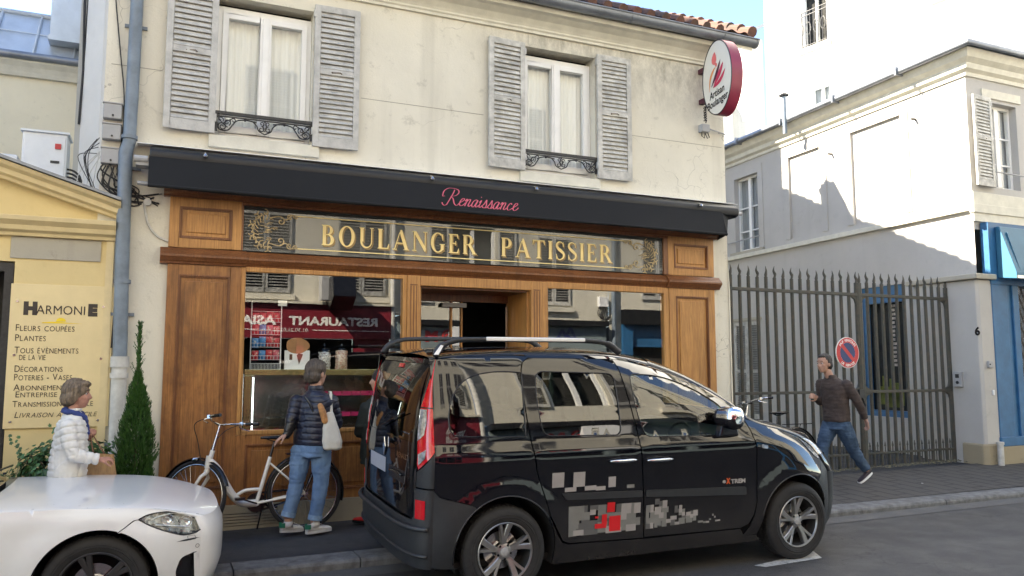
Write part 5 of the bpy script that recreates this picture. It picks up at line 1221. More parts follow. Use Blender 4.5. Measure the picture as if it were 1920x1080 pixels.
for x0_, x1_ in ((8.92, 9.88),):
    xm = (x0_ + x1_) / 2; oshut(x0_, xm - .01, 3.35, 5.15, op2, M_shutb); oshut(xm + .01, x1_, 3.35, 5.15, op2, M_shutb); MB().box(x0_ - .1, x1_ + .1, OY - .05, OY + .09, 3.18, 3.31).build('window_sill', M_opp, op2)
for x0_, x1_ in ((5.6, 6.6), (8.3, 9.3)):
    xm = (x0_ + x1_) / 2; oshut(x0_, xm - .01, 6.9, 8.7, op2, M_shut); oshut(xm + .01, x1_, 6.9, 8.7, op2, M_shut)
M_gshop = pm('blue_grey_fascia', (.20, .25, .26), .5, var=.1)
MB().box(5.2, 10.9, OY - .1, OY + .12, .1, .7).build('shop_base', M_gshop, op2); MB().box(5.2, 10.9, OY - .1, OY + .14, 2.0, 2.82).build('shop_fascia', M_gshop, op2); MB().box(5.2, 10.9, OY - .1, OY + .3, 2.82, 2.96).build('shutter_case', M_case, op2)
for x in (5.2, 7.4, 9.2, 10.75): MB().box(x, x + .14, OY - .1, OY + .1, .7, 2.0).build('shop_pilaster', M_gshop, op2)
MB().box(5.3, 10.8, OY - 2, OY - .2, .1, 2.0).build('shop_room', M_dark, op2); MB().quad((5.3, OY - .05, .7), (10.8, OY - .05, .7), (10.8, OY - .05, 2.0), (5.3, OY - .05, 2.0)).build('shop_window', MATS['opp_glass'], op2)
MB().box(6.9, 7.9, OY + .141, OY + .30, 2.3, 2.8).build('shop_blind', M_boxw, op2)
otext('M', 6.62, 2.42, .34, .26, op2, M_red_p, y=OY + .145, offset=.02)
g = MB(); g.tube([(6.90 + .15 * cos(2 * pi * k / 20), OY + .15, 2.55 + .15 * sin(2 * pi * k / 20)) for k in range(20)], .03, 6, closed=True); g.tube([(6.90 + .07 * cos(2 * pi * k / 14), OY + .15, 2.53 + .07 * sin(2 * pi * k / 14)) for k in range(14)], .025, 6, closed=True); g.build('round_emblem', M_red_p, op2)
g = MB(); M_nav = pm('navy_emblem', (.02, .03, .16), .5)
for a, b_ in (((10.0, 2.42), (9.82, 2.78)), ((9.82, 2.78), (9.66, 2.48)), ((9.74, 2.42), (9.58, 2.72)), ((9.58, 2.72), (9.40, 2.42)), ((9.9, 2.44), (9.66, 2.62))): 
    d = Vector((b_[0] - a[0], 0, b_[1] - a[1])); n_ = Vector((-d.z, 0, d.x)).normalized() * .035; p = Vector((a[0], OY + .145 + .002 * len(g.v) / 4, a[1])); g.add([p - n_, p + d - n_, p + d + n_, p + n_], [(0, 1, 2, 3)])
g.build('zigzag_emblem', M_nav, op2)
g = MB(); g.cyl((11.17, OY + .09, 2.9), (11.17, OY + .09, 9.8), .06, None, 12); g.cyl((11.17, OY + .09, .1), (11.17, OY + .09, 2.9), .062, None, 12); tag(g.build('opposite_downpipe', M_pipe), 'dark downpipe between the grey shop and the blue shop across the street', 'pipe')
g = MB(); g.box(10.72, 11.0, OY, OY + .12, 3.35, 3.62); tag(g.build('meter_box', M_boxw, bevel=.01), 'white meter box on the wall across the street above the grey shop', 'meter box')
g = MB()
for k in range(5): g.tube(catmull([(10.75 + .05 * k, OY + .06, 3.35), (10.7 + .05 * k, OY + .06, 3.15), (10.9, OY + .06, 3.0), (11.1, OY + .06, 3.05 + .03 * k)], 5), .01, 5)
tag(g.build('opposite_cables', M_cable), 'dark cables hanging under the meter box across the street', 'cables')
MB().box(5.06, 11.05, OY - .1, OY + .3, 10.2, 10.5).build('cornice', M_trim, op2); MB().prism([(5.08, OY + .2, 10.5), (5.08, OY - 6, 10.5), (5.08, OY - 3.5, 13.0), (5.08, OY - 1.2, 13.0)], (5.97, 0, 0)).build('mansard_roof', M_zincl, op2)
op3 = thing('blue_shop_building', 'cream building with a dark blue shopfront across the street, seen in the right display window', 'building', (16, -11, .1))
g = MB(); oppwall(g, 11.06, 30, 3.3, 10.2); oppwall(g, 11.06, 11.45, .1, 3.3); g.build('wall', M_opp, op3)
MB().box(11.45, 22, OY - .1, OY + .2, 2.9, 3.3).build('shop_fascia', M_case, op3); g = MB(); g.box(11.45, 11.75, OY - .1, OY + .1, .1, 2.899); g.box(14, 14.2, OY - .1, OY + .1, .1, 2.899); g.box(11.75, 14, OY - .1, OY - .02, 2.3, 2.899); g.box(11.75, 14, OY - .1, OY, .1, .6); g.build('shop_front', M_blue, op3)
MB().box(11.8, 22, OY - 2, OY - .2, .1, 2.9).build('shop_room', M_dark, op3)
for x0_, x1_ in ((12.1, 13.1), (15, 16), (18, 19)):
    for zb in (3.6, 6.9):
        xm = (x0_ + x1_) / 2; oshut(x0_, xm - .01, zb, zb + 1.7, op3, M_shut); oshut(xm + .01, x1_, zb, zb + 1.7, op3, M_shut)
MB().box(11.06, 30, OY - .1, OY + .3, 10.2, 10.5).build('cornice', M_trim, op3); MB().prism([(11.06, OY + .2, 10.5), (11.06, OY - 6, 10.5), (11.06, OY - 3.5, 13.0), (11.06, OY - 1.2, 13.0)], (19, 0, 0)).build('mansard_roof', M_zincl, op3)
op0 = thing('far_left_building', 'pale building further left across the street', 'building', (-20, -11, .1)); g = MB(); oppwall(g, -30, -14.01, .1, 11); g.build('wall', M_opp, op0)
for x in (-27, -24, -21, -18): MB().box(x, x + 1.1, OY - .05, OY + .04, 3.5, 5.3).build('shutter', M_shut, op0)
# far end of the row on the near side, right of the picture
er = thing('far_right_building', 'rendered house further right along the near pavement', 'building', (25, 4, .1)); MB().box(21.01, 34, .1, 9, .1, 9).build('wall', M_wall2, er); MB().box(20.9, 34.1, -.1, 9.1, 9.001, 9.2).build('cornice', M_trim, er)

# ------------------------------------------------------------------ things in the display windows
dc = thing('display_case', 'brass-framed glass display case inside the left shop window', 'display case', (1.55, .5, .42))
M_brass = pm('brass', (.50, .42, .20), .25, metal=.9, var=.1)
g = MB(); g.box(.83, 2.36, .20, .24, 1.64, 1.70); g.box(.83, .90, .20, .24, 1.06, 1.639); g.box(.83, 2.36, .20, .24, 1.02, 1.06); g.box(2.33, 2.36, .20, .24, 1.06, 1.64); g.build('brass_frame', M_brass, dc, bevel=.004)
g = MB(); g.box(.84, 2.35, .241, .85, 1.66, 1.69); g.build('top_shelf', M_white_p, dc)
MB().quad((.90, .22, 1.06), (2.33, .22, 1.06), (2.33, .22, 1.64), (.90, .22, 1.64)).build('front_glass', M_glass, dc)
for z in (1.20, 1.42): MB().box(1.1, 2.32, .30, .70, z - .008, z).build('shelf', M_glass, dc)
MB().cyl((.925, .26, 1.09), (.925, .26, 1.62), .007, None, 8).build('glint_strip', M_whiteem, dc)  # glowing strip put in for a vertical light reflection in the window
MB().box(.85, 2.34, .84, .86, 1.0, 1.65).build('case_back', M_steel, dc)
M_pink = pm('magenta_card', (.60, .02, .14), .5, var=.15, scale=20)
def make_tray():
    t_ = thing('pastry_tray', 'magenta price-tagged pastry tray', 'tray', (0, 0, 0), group='magenta pastry trays in the display case')
    g = MB(); g.box(-.045, .045, 0, .24, 0, .012); g.box(-.045, .045, -.006, 0, 0, .045); g.build('tray', M_pink, t_, local=True)
    g = MB()
    for k in range(5): g.ball((random.uniform(-.02, .02), .03 + k * .045, .03), (.022, .022, .018), 8)
    g.build('pastry', pm('raspberry', (.30, .02, .05), .4, var=.4, scale=60) if 'raspberry' not in MATS else MATS['raspberry'], t_, local=True, smooth=True); return t_
tray = make_tray()
def dup(root, loc, label=None, rotz=None, group=None):
    r = root.copy(); col.objects.link(r); r.location = loc
    if rotz is not None: r.rotation_euler = (0, 0, rotz)
    if label: r['label'] = label
    if group: r['group'] = group
    for ch in list(root.children):
        c = ch.copy(); col.objects.link(c); c.parent = r
        for g2 in list(ch.children): d = g2.copy(); col.objects.link(d); d.parent = c
    return r
first = True
for row, z in enumerate((1.422, 1.202)):
    for k in range(6):
        loc = (1.70 + k * .10, .33, z)
        lb = '%s magenta pastry tray from the left in the %s row of the glass case' % (('first', 'second', 'third', 'fourth', 'fifth', 'sixth')[k], ('upper', 'lower')[row])
        if first: tray.location = loc; tray['label'] = lb; first = False
        else: dup(tray, loc, lb)
if False:
    for o in [o_ for o_ in scene.objects if o_.get('label') == 'magenta pastry tray in the %s row of the glass case' % ('upper', 'lower')[row]]: o['group'] = 'magenta pastry trays, %s row' % ('upper', 'lower')[row]
M_jarfill = pm('white_sweets', (.62, .58, .54), .6, var=.6, scale=60, c2=(.25, .16, .14), ramp=(.4, .5)); M_jarfill2 = pm('pink_sweets', (.66, .50, .38), .6, var=.6, scale=70, c2=(.40, .12, .10), ramp=(.4, .5))
M_clear = glassmat('clear_glass', (.92, .95, .95), 1.5)
for x, lb, mt, fh in ((1.65, 'lidded glass jar of white sweets, the left of two jars on the display case', M_jarfill, .19), (1.83, 'lidded glass jar of pink striped sweets, the right of two jars on the display case', M_jarfill2, .21)):
    j = thing('sweet_jar', lb, 'jar', (x, .30, 1.69), group='sweet jars on the display case')
    MB().lathe([(0, .002), (.062, .002), (.064, .03), (.064, .22), (.056, .225)], (0, 0, 0), 'z', 24).build('jar_glass', M_clear, j, local=True, smooth=True)
    g = MB(); g.lathe([(0, .006), (.059, .006), (.060, fh), (0, fh + .01)], (0, 0, 0), 'z', 24)
    for k in range(90): a = random.uniform(0, 2 * pi); z = random.uniform(.01, fh); g.ball((.058 * cos(a), .058 * sin(a), z), (.010, .010, .007), 6)
    g.build('sweets', mt, j, local=True, smooth=True)
    MB().lathe([(.075, .226), (.075, .234), (.03, .25), (.012, .262), (.018, .28), (0, .292)], (0, 0, 0), 'z', 20).build('lid', M_clear, j, local=True, smooth=True)
rk = thing('snack_rack', 'white wire rack of red and blue snack packets in the left shop window', 'rack', (1.04, .32, 1.69))
g = MB()
for x in (.89, 1.19): g.cyl((x, .28, 1.69), (x, .28, 2.40), .006, None, 6)
for k in range(22): x = .89 + .3 * k / 21; g.cyl((x, .27, 1.70), (x, .27, 1.76), .002, None, 4)
for z in (1.70, 1.76, 1.80, 1.84, 1.93, 1.97, 2.06, 2.10, 2.19, 2.23, 2.30): g.cyl((.89, .27, z), (1.19, .27, z), .0025, None, 4)
for z0_ in (1.80, 1.93, 2.06, 2.19):
    for k in range(10): x = .89 + .3 * k / 9; g.cyl((x, .268, z0_), (x, .268, z0_ + .04), .0018, None, 4)
g.build('wire_frame', M_white_p, rk)
cols_ = [pm('red_packet', (.50, .03, .04), .35, var=.5, scale=25, c2=(.55, .3, .25), ramp=(.4, .42)), pm('blue_packet', (.05, .22, .50), .35, var=.5, scale=25, c2=(.4, .45, .5), ramp=(.38, .42)), pm('pink_packet', (.60, .10, .14), .35, var=.5, scale=25, c2=(.6, .5, .4), ramp=(.4, .44))]
for r_, z in enumerate((1.80, 1.93, 2.06, 2.19)):
    for k in range(4):
        x = .905 + k * .07; g = MB(); dz = random.uniform(-.01, .01)
        g.grid(lambda u, v: (x + u * .066, .30 - .02 * sin(pi * u) * sin(pi * v) + random.uniform(-.002, .002), z + dz + v * .10), [0, .2, .4, .6, .8, 1], [0, .15, .4, .6, .85, 1])
        g.build('snack_packet', random.choice(cols_), rk, smooth=True)
MB().box(1.15, 1.24, .262, .268, 2.36, 2.42).build('price_card', M_white_p, rk)
cd_ = thing('ice_cream_board', 'brown and white ice cream board standing on the display case', 'board', (1.38, .34, 1.69))
g = MB(); g.box(1.24, 1.50, .335, .345, 1.69, 1.90); g.build('white_board', M_white_p, cd_)
g = MB(); g.add([(1.37 + .12 * cos(a) * (1 + .08 * cos(3 * a)), .334, 1.95 + .085 * sin(a)) for a in [2 * pi * k / 24 for k in range(24)]] , [tuple(range(24))]); g.prism([(1.37 + .12 * cos(a) * (1 + .08 * cos(3 * a)), .3345, 1.95 + .085 * sin(a)) for a in [2 * pi * k / 24 for k in range(24)]], (0, .01, 0)); g.build('brown_top', pm('caramel_card', (.40, .19, .08), .5, var=.2), cd_)
g = MB(); g.prism([(1.39, .333, 1.75), (1.365, .333, 1.85), (1.385, .333, 1.87), (1.43, .333, 1.86), (1.42, .333, 1.83)], (0, .002, 0)); g.box(1.29, 1.32, .333, .335, 1.80, 1.86); g.build('printed_picture', pm('chocolate_ink', (.10, .04, .02), .5, var=.3), cd_)
# right window goods and a lamp in the shop
g = MB()
for k in range(22): g.ball((4.9 + random.uniform(0, .8), .3 + random.uniform(-.1, .1), 1.62 + random.uniform(0, .12)), (random.uniform(.03, .06), .04, random.uniform(.025, .05)), 7)
g2 = thing('window_sweets', 'cluster of white wrapped sweets piled in the right shop window', 'sweets', (5.3, .3, 1.6)); g.f = g.f[:]; g.build('sweets', M_jarfill, g2, smooth=40)
g = MB(); [g.cyl((5.45 + k * .09, .25, 1.6), (5.45 + k * .09, .25, 1.80), .018, None, 10) for k in range(2)]; g.build('tins', M_steel, g2)
sl = thing('ceiling_spotlight', 'small lit spotlight on the ceiling inside the open bakery door', 'lamp', (3.9, 3.0, 2.9)); MB().cyl((4.25, 2.6, 3.05), (4.25, 2.6, 3.0), .05, None, 12).build('housing', M_steel, sl); MB().cyl((4.25, 2.6, 2.999), (4.25, 2.6, 2.99), .035, None, 12).build('bulb', M_lamp, sl)
# ------------------------------------------------------------------ vehicles: panels cut from one smooth body surface
def lerp1(x, xs, ys):
    if x <= xs[0]: return ys[0]
    for i in range(1, len(xs)):
        if x <= xs[i]:
            t = (x - xs[i - 1]) / (xs[i] - xs[i - 1]); return ys[i - 1] + (ys[i] - ys[i - 1]) * t
    return ys[-1]
class Spl:            # smooth monotone-ish cubic through points
    def __init__(s, pts): s.x = [p[0] for p in pts]; s.y = [p[1] for p in pts]; n = len(pts); d = [(s.y[i + 1] - s.y[i]) / (s.x[i + 1] - s.x[i]) for i in range(n - 1)]; s.m = [d[0]] + [0 if d[i - 1] * d[i] <= 0 else 2 * d[i - 1] * d[i] / (d[i - 1] + d[i]) for i in range(1, n - 1)] + [d[-1]]
    def __call__(s, x):
        X, Y, M = s.x, s.y, s.m
        if x <= X[0]: return Y[0]
        if x >= X[-1]: return Y[-1]
        i = 0
        while x > X[i + 1]: i += 1
        h = X[i + 1] - X[i]; t = (x - X[i]) / h
        return (2 * t ** 3 - 3 * t * t + 1) * Y[i] + (t ** 3 - 2 * t * t + t) * h * M[i] + (-2 * t ** 3 + 3 * t * t) * Y[i + 1] + (t ** 3 - t * t) * h * M[i + 1]
def inside(p, poly):
    c = False; n = len(poly); x, y = p; j = n - 1
    for i in range(n):
        xi, yi = poly[i]; xj, yj = poly[j]
        if (yi > y) != (yj > y) and x < (xj - xi) * (y - yi) / (yj - yi) + xi: c = not c
        j = i
    return c
def dens(poly, step, closed=True):
    out = []; n = len(poly)
    for i in range(n if closed else n - 1):
        a, b = poly[i], poly[(i + 1) % n]; L = hypot(b[0] - a[0], b[1] - a[1]); k = max(1, int(math.ceil(L / step)))
        for j in range(k): out.append((a[0] + (b[0] - a[0]) * j / k, a[1] + (b[1] - a[1]) * j / k))
    if not closed: out.append(poly[-1])
    return out
def rnd(poly, r, n=5):
    """round the corners of a polygon; r number or list"""
    out = []; m = len(poly)
    for i in range(m):
        rr = r[i] if isinstance(r, (list, tuple)) else r
        p0, p1, p2 = Vector((*poly[i - 1], 0)), Vector((*poly[i], 0)), Vector((*poly[(i + 1) % m], 0))
        if rr <= 0: out.append(poly[i]); continue
        a = (p0 - p1); b = (p2 - p1); ra = min(rr, a.length * .48); rb = min(rr, b.length * .48); A = p1 + a.normalized() * ra; B = p1 + b.normalized() * rb
        for k in range(n + 1):
            t = k / n; q = A * (1 - t) ** 2 + p1 * 2 * t * (1 - t) + B * t * t; out.append((q.x, q.y))
    return out
def sm(poly2, sub=4): return [(p.x, p.y) for p in catmull([(a, b, 0) for a, b in poly2], sub)]
def panel(fn, poly, holes=(), step=.05, flange=.012, inward=None, off=0.0, flip=False, sx=1.0, mb=None):
    """triangulate a 2D outline with holes and carry it onto a surface; turned-in edge gives the shut line"""
    if sx != 1.0:
        f0 = fn; fn = lambda x, z, o=0.0: f0(x * sx, z, o)
        poly = [(x / sx, z) for x, z in poly]; holes = [[(x / sx, z) for x, z in h_] for h_ in holes]
    poly = dens(poly, step * .6); holes = [dens(h_, step * .6) for h_ in holes]
    V = []; E = []
    for lp in [poly] + holes:
        o = len(V); V += [Vector((x, y)) for x, y in lp]; E += [(o + i, o + (i + 1) % len(lp)) for i in range(len(lp))]
    x0, x1 = min(p[0] for p in poly), max(p[0] for p in poly); y0, y1 = min(p[1] for p in poly), max(p[1] for p in poly)
    nx, ny = max(1, int((x1 - x0) / step)), max(1, int((y1 - y0) / step))
    cell = step * .5; H = {}
    for q in V: H.setdefault((int(q.x // cell), int(q.y // cell)), []).append(q)
    lim = (step * .3) ** 2
    for i in range(1, nx):
        for j in range(1, ny):
            p = (x0 + (x1 - x0) * i / nx, y0 + (y1 - y0) * j / ny); ci, cj = int(p[0] // cell), int(p[1] // cell)
            if any((q.x - p[0]) ** 2 + (q.y - p[1]) ** 2 < lim for a_ in (-1, 0, 1) for b_ in (-1, 0, 1) for q in H.get((ci + a_, cj + b_), ())): continue
            if not inside(p, poly) or any(inside(p, h_) for h_ in holes): continue
            V.append(Vector(p))
    vo, eo, fo, *_ = geometry.delaunay_2d_cdt(V, E, [], 0, 1e-6)
    F = []
    for f in fo:
        c = ((vo[f[0]].x + vo[f[1]].x + vo[f[2]].x) / 3, (vo[f[0]].y + vo[f[1]].y + vo[f[2]].y) / 3)
        if inside(c, poly) and not any(inside(c, h_) for h_ in holes): F.append(tuple(f)[::-1] if flip else tuple(f))
    g = mb or MB(); P3 = [fn(v.x, v.y, off) for v in vo]; g.add(P3, F)
    if flange:
        cnt = {}
        for f in F:
            for k in range(3):
                e = (f[k], f[(k + 1) % 3]); ky = tuple(sorted(e)); cnt[ky] = None if ky in cnt else e
        vs = []; fs = []
        for e in cnt.values():
            if e is None: continue
            a, b = e; A2, B2 = fn(vo[a].x, vo[a].y, off - flange), fn(vo[b].x, vo[b].y, off - flange)
            fs.append((len(vs), len(vs) + 1, len(vs) + 2, len(vs) + 3)); vs += [P3[b], P3[a], A2, B2]
        g.add(vs, fs)
    return g

def make_wheel(parent, c, side, R, rr, W, mats, spokes=5, style=0):
    """tyre, alloy rim with paired spokes, brake disc; axis y, outer face towards side"""
    s = side; y0 = c[1]
    m_tyre, m_rim, m_dark = mats
    T = MB(); pr = [(rr - .005, .03), (rr + .004, .008), (rr + .02, .0), (R - .045, -.004), (R - .018, .006), (R - .004, .022), (R, .04), (R, W - .04), (R - .012, W - .01), (rr + .02, W), (rr, W - .02)]
    n = 64; vs = []; 
    for r, h_ in pr:
        for k in range(n): a = 2 * pi * k / n; vs.append((c[0] + r * cos(a), y0 - s * h_ * -1 if False else y0 - s * h_ + 0, c[2] + r * sin(a)))
    B_ = MB(); br = [(rr + .002, .012), (rr - .006, .004), (rr - .012, .010), (rr - .022, .045), (rr - .03, .12), (rr - .05, .16), (0.0, .165)]
    def rings(mb, prof, n=64):
        vs = []
        for r, h_ in prof:
            for k in range(n): a = 2 * pi * k / n; vs.append((c[0] + r * cos(a), y0 - s * h_, c[2] + r * sin(a)))
        mb.add(vs, [(i * n + k, i * n + (k + 1) % n, (i + 1) * n + (k + 1) % n, (i + 1) * n + k) for i in range(len(prof) - 1) for k in range(n)])
    rings(B_, br); w = B_.build('wheel', [m_dark], parent, smooth=40, local=True)
    rings(T, pr)
    for q in (.10, .2):   # raised sidewall rings
        r = rr + .02 + (R - rr - .05) * q * 3; rings(T, [(r - .004, -.002), (r, -.006), (r + .004, -.002)], n)
    nt = 60
    for k in range(nt):
        a = 2 * pi * k / nt; 
        for yy in (W * .28, W * .55, W * .8):
            p = Vector((c[0] + (R - .001) * cos(a), y0 - s * yy, c[2] + (R - .001) * sin(a))); t_ = Vector((-sin(a), 0, cos(a))); rd = Vector((cos(a), 0, sin(a)))
            T.add([p - t_ * .011 + Vector((0, -.02, 0)), p + t_ * .011 + Vector((0, -.02, 0)), p + t_ * .011 + Vector((0, .02, 0)) + t_ * .004, p - t_ * .011 + Vector((0, .02, 0)) + t_ * .004, p - t_ * .009 + Vector((0, -.018, 0)) + rd * .004, p + t_ * .009 + Vector((0, -.018, 0)) + rd * .004, p + t_ * .009 + Vector((0, .018, 0)) + rd * .004, p - t_ * .009 + Vector((0, .018, 0)) + rd * .004], [(4, 5, 6, 7), (0, 1, 5, 4), (1, 2, 6, 5), (2, 3, 7, 6), (3, 0, 4, 7)])
    T.build('tyre', m_tyre, w, smooth=35, local=True)
    S_ = MB(); rings(S_, [(rr - .001, .012), (rr + .001, .006), (rr - .003, .002), (rr - .010, .004), (rr - .014, .014)])
    def pt(r, a, d): return Vector((c[0] + r * cos(a), y0 - s * d, c[2] + r * sin(a)))
    for k in range(spokes):
        a0 = 2 * pi * k / spokes + radians(90 + (4 if style == 0 else 18))
        for da, w0, w1, depth in ((-.26, .015, .024, 0), (.12, .011, .013, 0)) if style == 0 else ((-.10, .012, .018, 0), (.10, .012, .018, 0)):
            a = a0 + da; lv = []
            for t_ in (0, .25, .5, .75, 1):
                r = .035 + (rr - .011 - .035) * t_; ac = a0 + da * (t_ ** .7) * (1 if style == 0 else 1.2); hw = (w0 + (w1 - w0) * t_) / 1; ha = hw / r
                d = .022 + .016 * (1 - t_) * 0 + .018 * (1 - abs(2 * t_ - 1)) * 0 + .012 * (1 - t_) - .014 * t_
                lv.append((pt(r, ac - ha, d + .006), pt(r, ac - ha * .7, d), pt(r, ac + ha * .7, d), pt(r, ac + ha, d + .006), pt(r, ac + ha * .9, d + .045), pt(r, ac - ha * .9, d + .045)))
            vs = [p for l_ in lv for p in l_]; S_.add(vs, [(i * 6 + j, i * 6 + (j + 1) % 6, (i + 1) * 6 + (j + 1) % 6, (i + 1) * 6 + j) for i in range(4) for j in range(6)])
        for da in ((-.10,) if style == 0 else ()):    # web joining the pair at the hub
            S_.add([pt(.03, a0 - .5, .030), pt(.09, a0 - .22, .031), pt(.09, a0 + .14, .031), pt(.03, a0 + .5, .030)], [(0, 1, 2, 3)])
    rings(S_, [(.058, .05), (.056, .03), (.045, .026), (0, .026)], 32)
    S_.build('rim', m_rim, w, smooth=35, local=True)
    H = MB(); rings(H, [(.033, .026), (.032, .018), (.026, .015), (0, .015)], 24)
    H.build('hub_cap', M_grey, w, smooth=35, local=True)
    K = MB()
    for k in range(5):
        a = 2 * pi * k / 5 + radians(54 + 4); p = pt(.052, a, .030)
        K.add([p + Vector((.010 * cos(q), -s * -.004, .010 * sin(q))) for q in [2 * pi * j / 8 for j in range(8)]], [tuple(range(8))])
    K.build('wheel_bolt', M_blk, w, local=True)
    D_ = MB(); rings(D_, [(.135, .11), (.135, .10), (.07, .10), (.065, .075), (0, .075)], 40); D_.build('brake_disc', M_steel, w, smooth=35, local=True)
    return w

M_carblk = pm('black_car_paint', (.0035, .0035, .006), .03, var=.15, scale=3, spec=.75)
def dusty(m, lo, hi, amt, tint=(.075, .068, .06)):      # road film settled on the lower body
    nt = m.node_tree; b = nt.nodes['Principled BSDF']; v = mapping(nt); sp = nt.nodes.new('ShaderNodeSeparateXYZ'); nt.links.new(v, sp.inputs[0])
    mr = nt.nodes.new('ShaderNodeMapRange'); mr.inputs['From Min'].default_value = hi; mr.inputs['From Max'].default_value = lo; mr.inputs['To Min'].default_value = .04; nt.links.new(sp.outputs['Z'], mr.inputs['Value'])
    mm = nt.nodes.new('ShaderNodeMath'); mm.operation = 'MULTIPLY'; nt.links.new(mr.outputs[0], mm.inputs[0]); nt.links.new(ramp(nt, noise(nt, v, 4, 8, .75), [(.3, amt * .3), (.75, amt)]), mm.inputs[1])
    old = b.inputs['Base Color'].links[0].from_socket; nt.links.new(mixcol(nt, mm.outputs[0], old, tint), b.inputs['Base Color'])
    ad = nt.nodes.new('ShaderNodeMath'); ad.operation = 'MULTIPLY_ADD'; ad.inputs[1].default_value = .55; ad.inputs[2].default_value = b.inputs['Roughness'].default_value; nt.links.new(mm.outputs[0], ad.inputs[0]); nt.links.new(ad.outputs[0], b.inputs['Roughness'])
dusty(M_carblk, .15, .75, .5)
M_plast = pm('dark_bumper_plastic', (.022, .024, .027), .48, var=.12, scale=20, bump=.12, bscale=700)
M_tyre = pm('tyre_rubber', (.018, .017, .017), .75, var=.3, scale=20, bump=.2, bscale=200)
M_alloy = pm('alloy_wheel', (.42, .41, .40), .34, metal=.85, var=.12, scale=14)
M_alloyd = pm('dark_alloy', (.09, .085, .085), .35, metal=.7, var=.15)
M_under = pm('underbody', (.008, .008, .008), .8)
M_tint = glassmat('tinted_car_glass', (.13, .16, .14), 1.95, 0, .008)
M_ctint = glassmat('car_door_glass', (.45, .55, .48), 1.95, 0, .008)
M_redl = pm('red_lens', (.55, .004, .012), .12, var=.12, scale=60, coat=.6)
M_clearl = pm('clear_lens', (.45, .45, .45), .10, var=.5, scale=40, metal=.4, coat=1.0)
M_int = pm('car_interior', (.03, .03, .032), .8, var=.2)
M_decg = pm('grey_decal', (.19, .19, .18), .45, var=.12); M_decd = pm('dark_grey_decal', (.10, .10, .10), .45, var=.12); M_decl = pm('pale_decal', (.33, .31, .30), .45, var=.1); M_decr = pm('red_decal', (.62, .015, .02), .4, var=.05)

# ================================================================== the black van
vr = (radians(2.2), radians(-.23), 0)
van = thing('black_van', 'black van with roof rails and pixel-pattern door stickers parked half on the pavement', 'van', (2.36, -2.02, .073 + .75 * sin(radians(2.2))), rot=vr)
wz = Spl([(.15, .845), (.22, .868), (.34, .888), (.50, .897), (.62, .900), (.74, .902), (.86, .910), (.95, .918), (1.01, .917), (1.05, .905), (1.09, .893), (1.16, .880), (1.3, .853), (1.45, .822), (1.6, .785), (1.68, .760), (1.75, .718)])
def vS(x, z):
    w = wz(z)
    if x < -.36:
        t = min(1, (-.36 - x) / .29); w -= .20 * (1 - sqrt(1 - t * t))
    sh = 2.0 * max(0, z - .70) ** 1.5; xe = x + sh - .0
    if xe > 2.62:
        t = min(1, (xe - 2.62) / .80); w -= .46 * (1 - sqrt(1 - t * t))
    elif False: pass
    for hx in (0.0, 2.735):      # flared arches
        r = hypot(x - hx, (z - .325))
        if z > .2: 
            k = max(0, min(1, (.60 - r) / .17)); k = k * k * (3 - 2 * k); w += .020 * k * max(0, min(1, (z - .25) / .2)) * (1 if z < .95 else max(0, 1 - (z - .95) / .1))
    k = max(0, min(1, (2.05 - x) / .12)) * max(0, min(1, (x - .42) / .12))     # lower doors slightly dished
    if .30 < z < .62: w -= .010 * k * sin(pi * (z - .30) / .32)
    return w
def vside(sgn):
    def f(x, z, off=0.0): return Vector((x, sgn * (vS(x, z) + off), z))
    return f
ROOF = Spl([(-.54, 1.700), (-.30, 1.722), (.2, 1.735), (.7, 1.733), (1.05, 1.715), (1.35, 1.668), (1.65, 1.585), (1.90, 1.470), (2.13, 1.315), (2.27, 1.195), (2.40, 1.148), (2.66, 1.085), (2.91, 1.005), (3.03, .935), (3.10, .85)])
# rounded ends: stations are edge points (x,z) with bulges across the car
def loftfn(edge, S=None, rear=False):
    """edge(s)->(x,z,bx,bz,k); returns f(phi_deg, s, off)"""
    S = S or vS
    def f(phi, s, off=0.0):
        if rear: ap = abs(phi); ap = ap * 45 / 54 if ap < 54 else 45 + (ap - 54) * 45 / 36; phi = ap if phi > 0 else -ap
        x, z, bx, bz, k = edge(s); ye = S(x, z); a = radians(max(-90, min(90, phi))); sgn = 1 if a >= 0 else -1
        t = abs(sin(a)) ** (2.0 / k); g = max(0, cos(a)); 
        d = Vector((bx, 0, bz)); n = Vector((bx * g, sgn * .12 * t ** 6, bz * g)) if d.length > 0 else Vector((0, 0, 1)); n = n.normalized() if n.length else n
        return Vector((x + bx * g, sgn * ye * t, z + bz * g)) + n * off
    return f
rear_edge = lambda z: (-.54 + .45 * max(0, z - 1.40) ** 2, z, lerp1(z, [.9, 1.2, 1.4, 1.55, 1.66], [-.125, -.105, -.07, -.04, -.015]), .0, lerp1(z, [1.2, 1.7], [4.2, 3.0]))
vrear = loftfn(rear_edge, None, True)
rearb_edge = lambda z: (-.54, z, -.145 - .02 * sin(pi * min(1, max(0, (z - .25) / .35))), .0, 4.2)
vrearb = loftfn(rearb_edge, None, True)
roof_edge_ = lambda x: (x, ROOF(x), -.0, lerp1(x, [-.54, -.3, .2, 1.2, 1.5], [.035, .045, .055, .06, .08]), 2.8)
vroof = loftfn(roof_edge_)
ws_edge = lambda s: (lerp1(s, [0, 1], [1.42, 2.24]), ROOF(lerp1(s, [0, 1], [1.42, 2.24])) , lerp1(s, [0, 1], [.04, .13]), lerp1(s, [0, 1], [.08, .03]), 2.8)
vws = loftfn(ws_edge)
hood_edge = lambda x: (x, ROOF(x), lerp1(x, [2.24, 2.6, 3.0, 3.10], [.10, .16, .24, .28]), lerp1(x, [2.24, 2.6, 3.0, 3.10], [.03, .045, .03, .0]), 2.8)
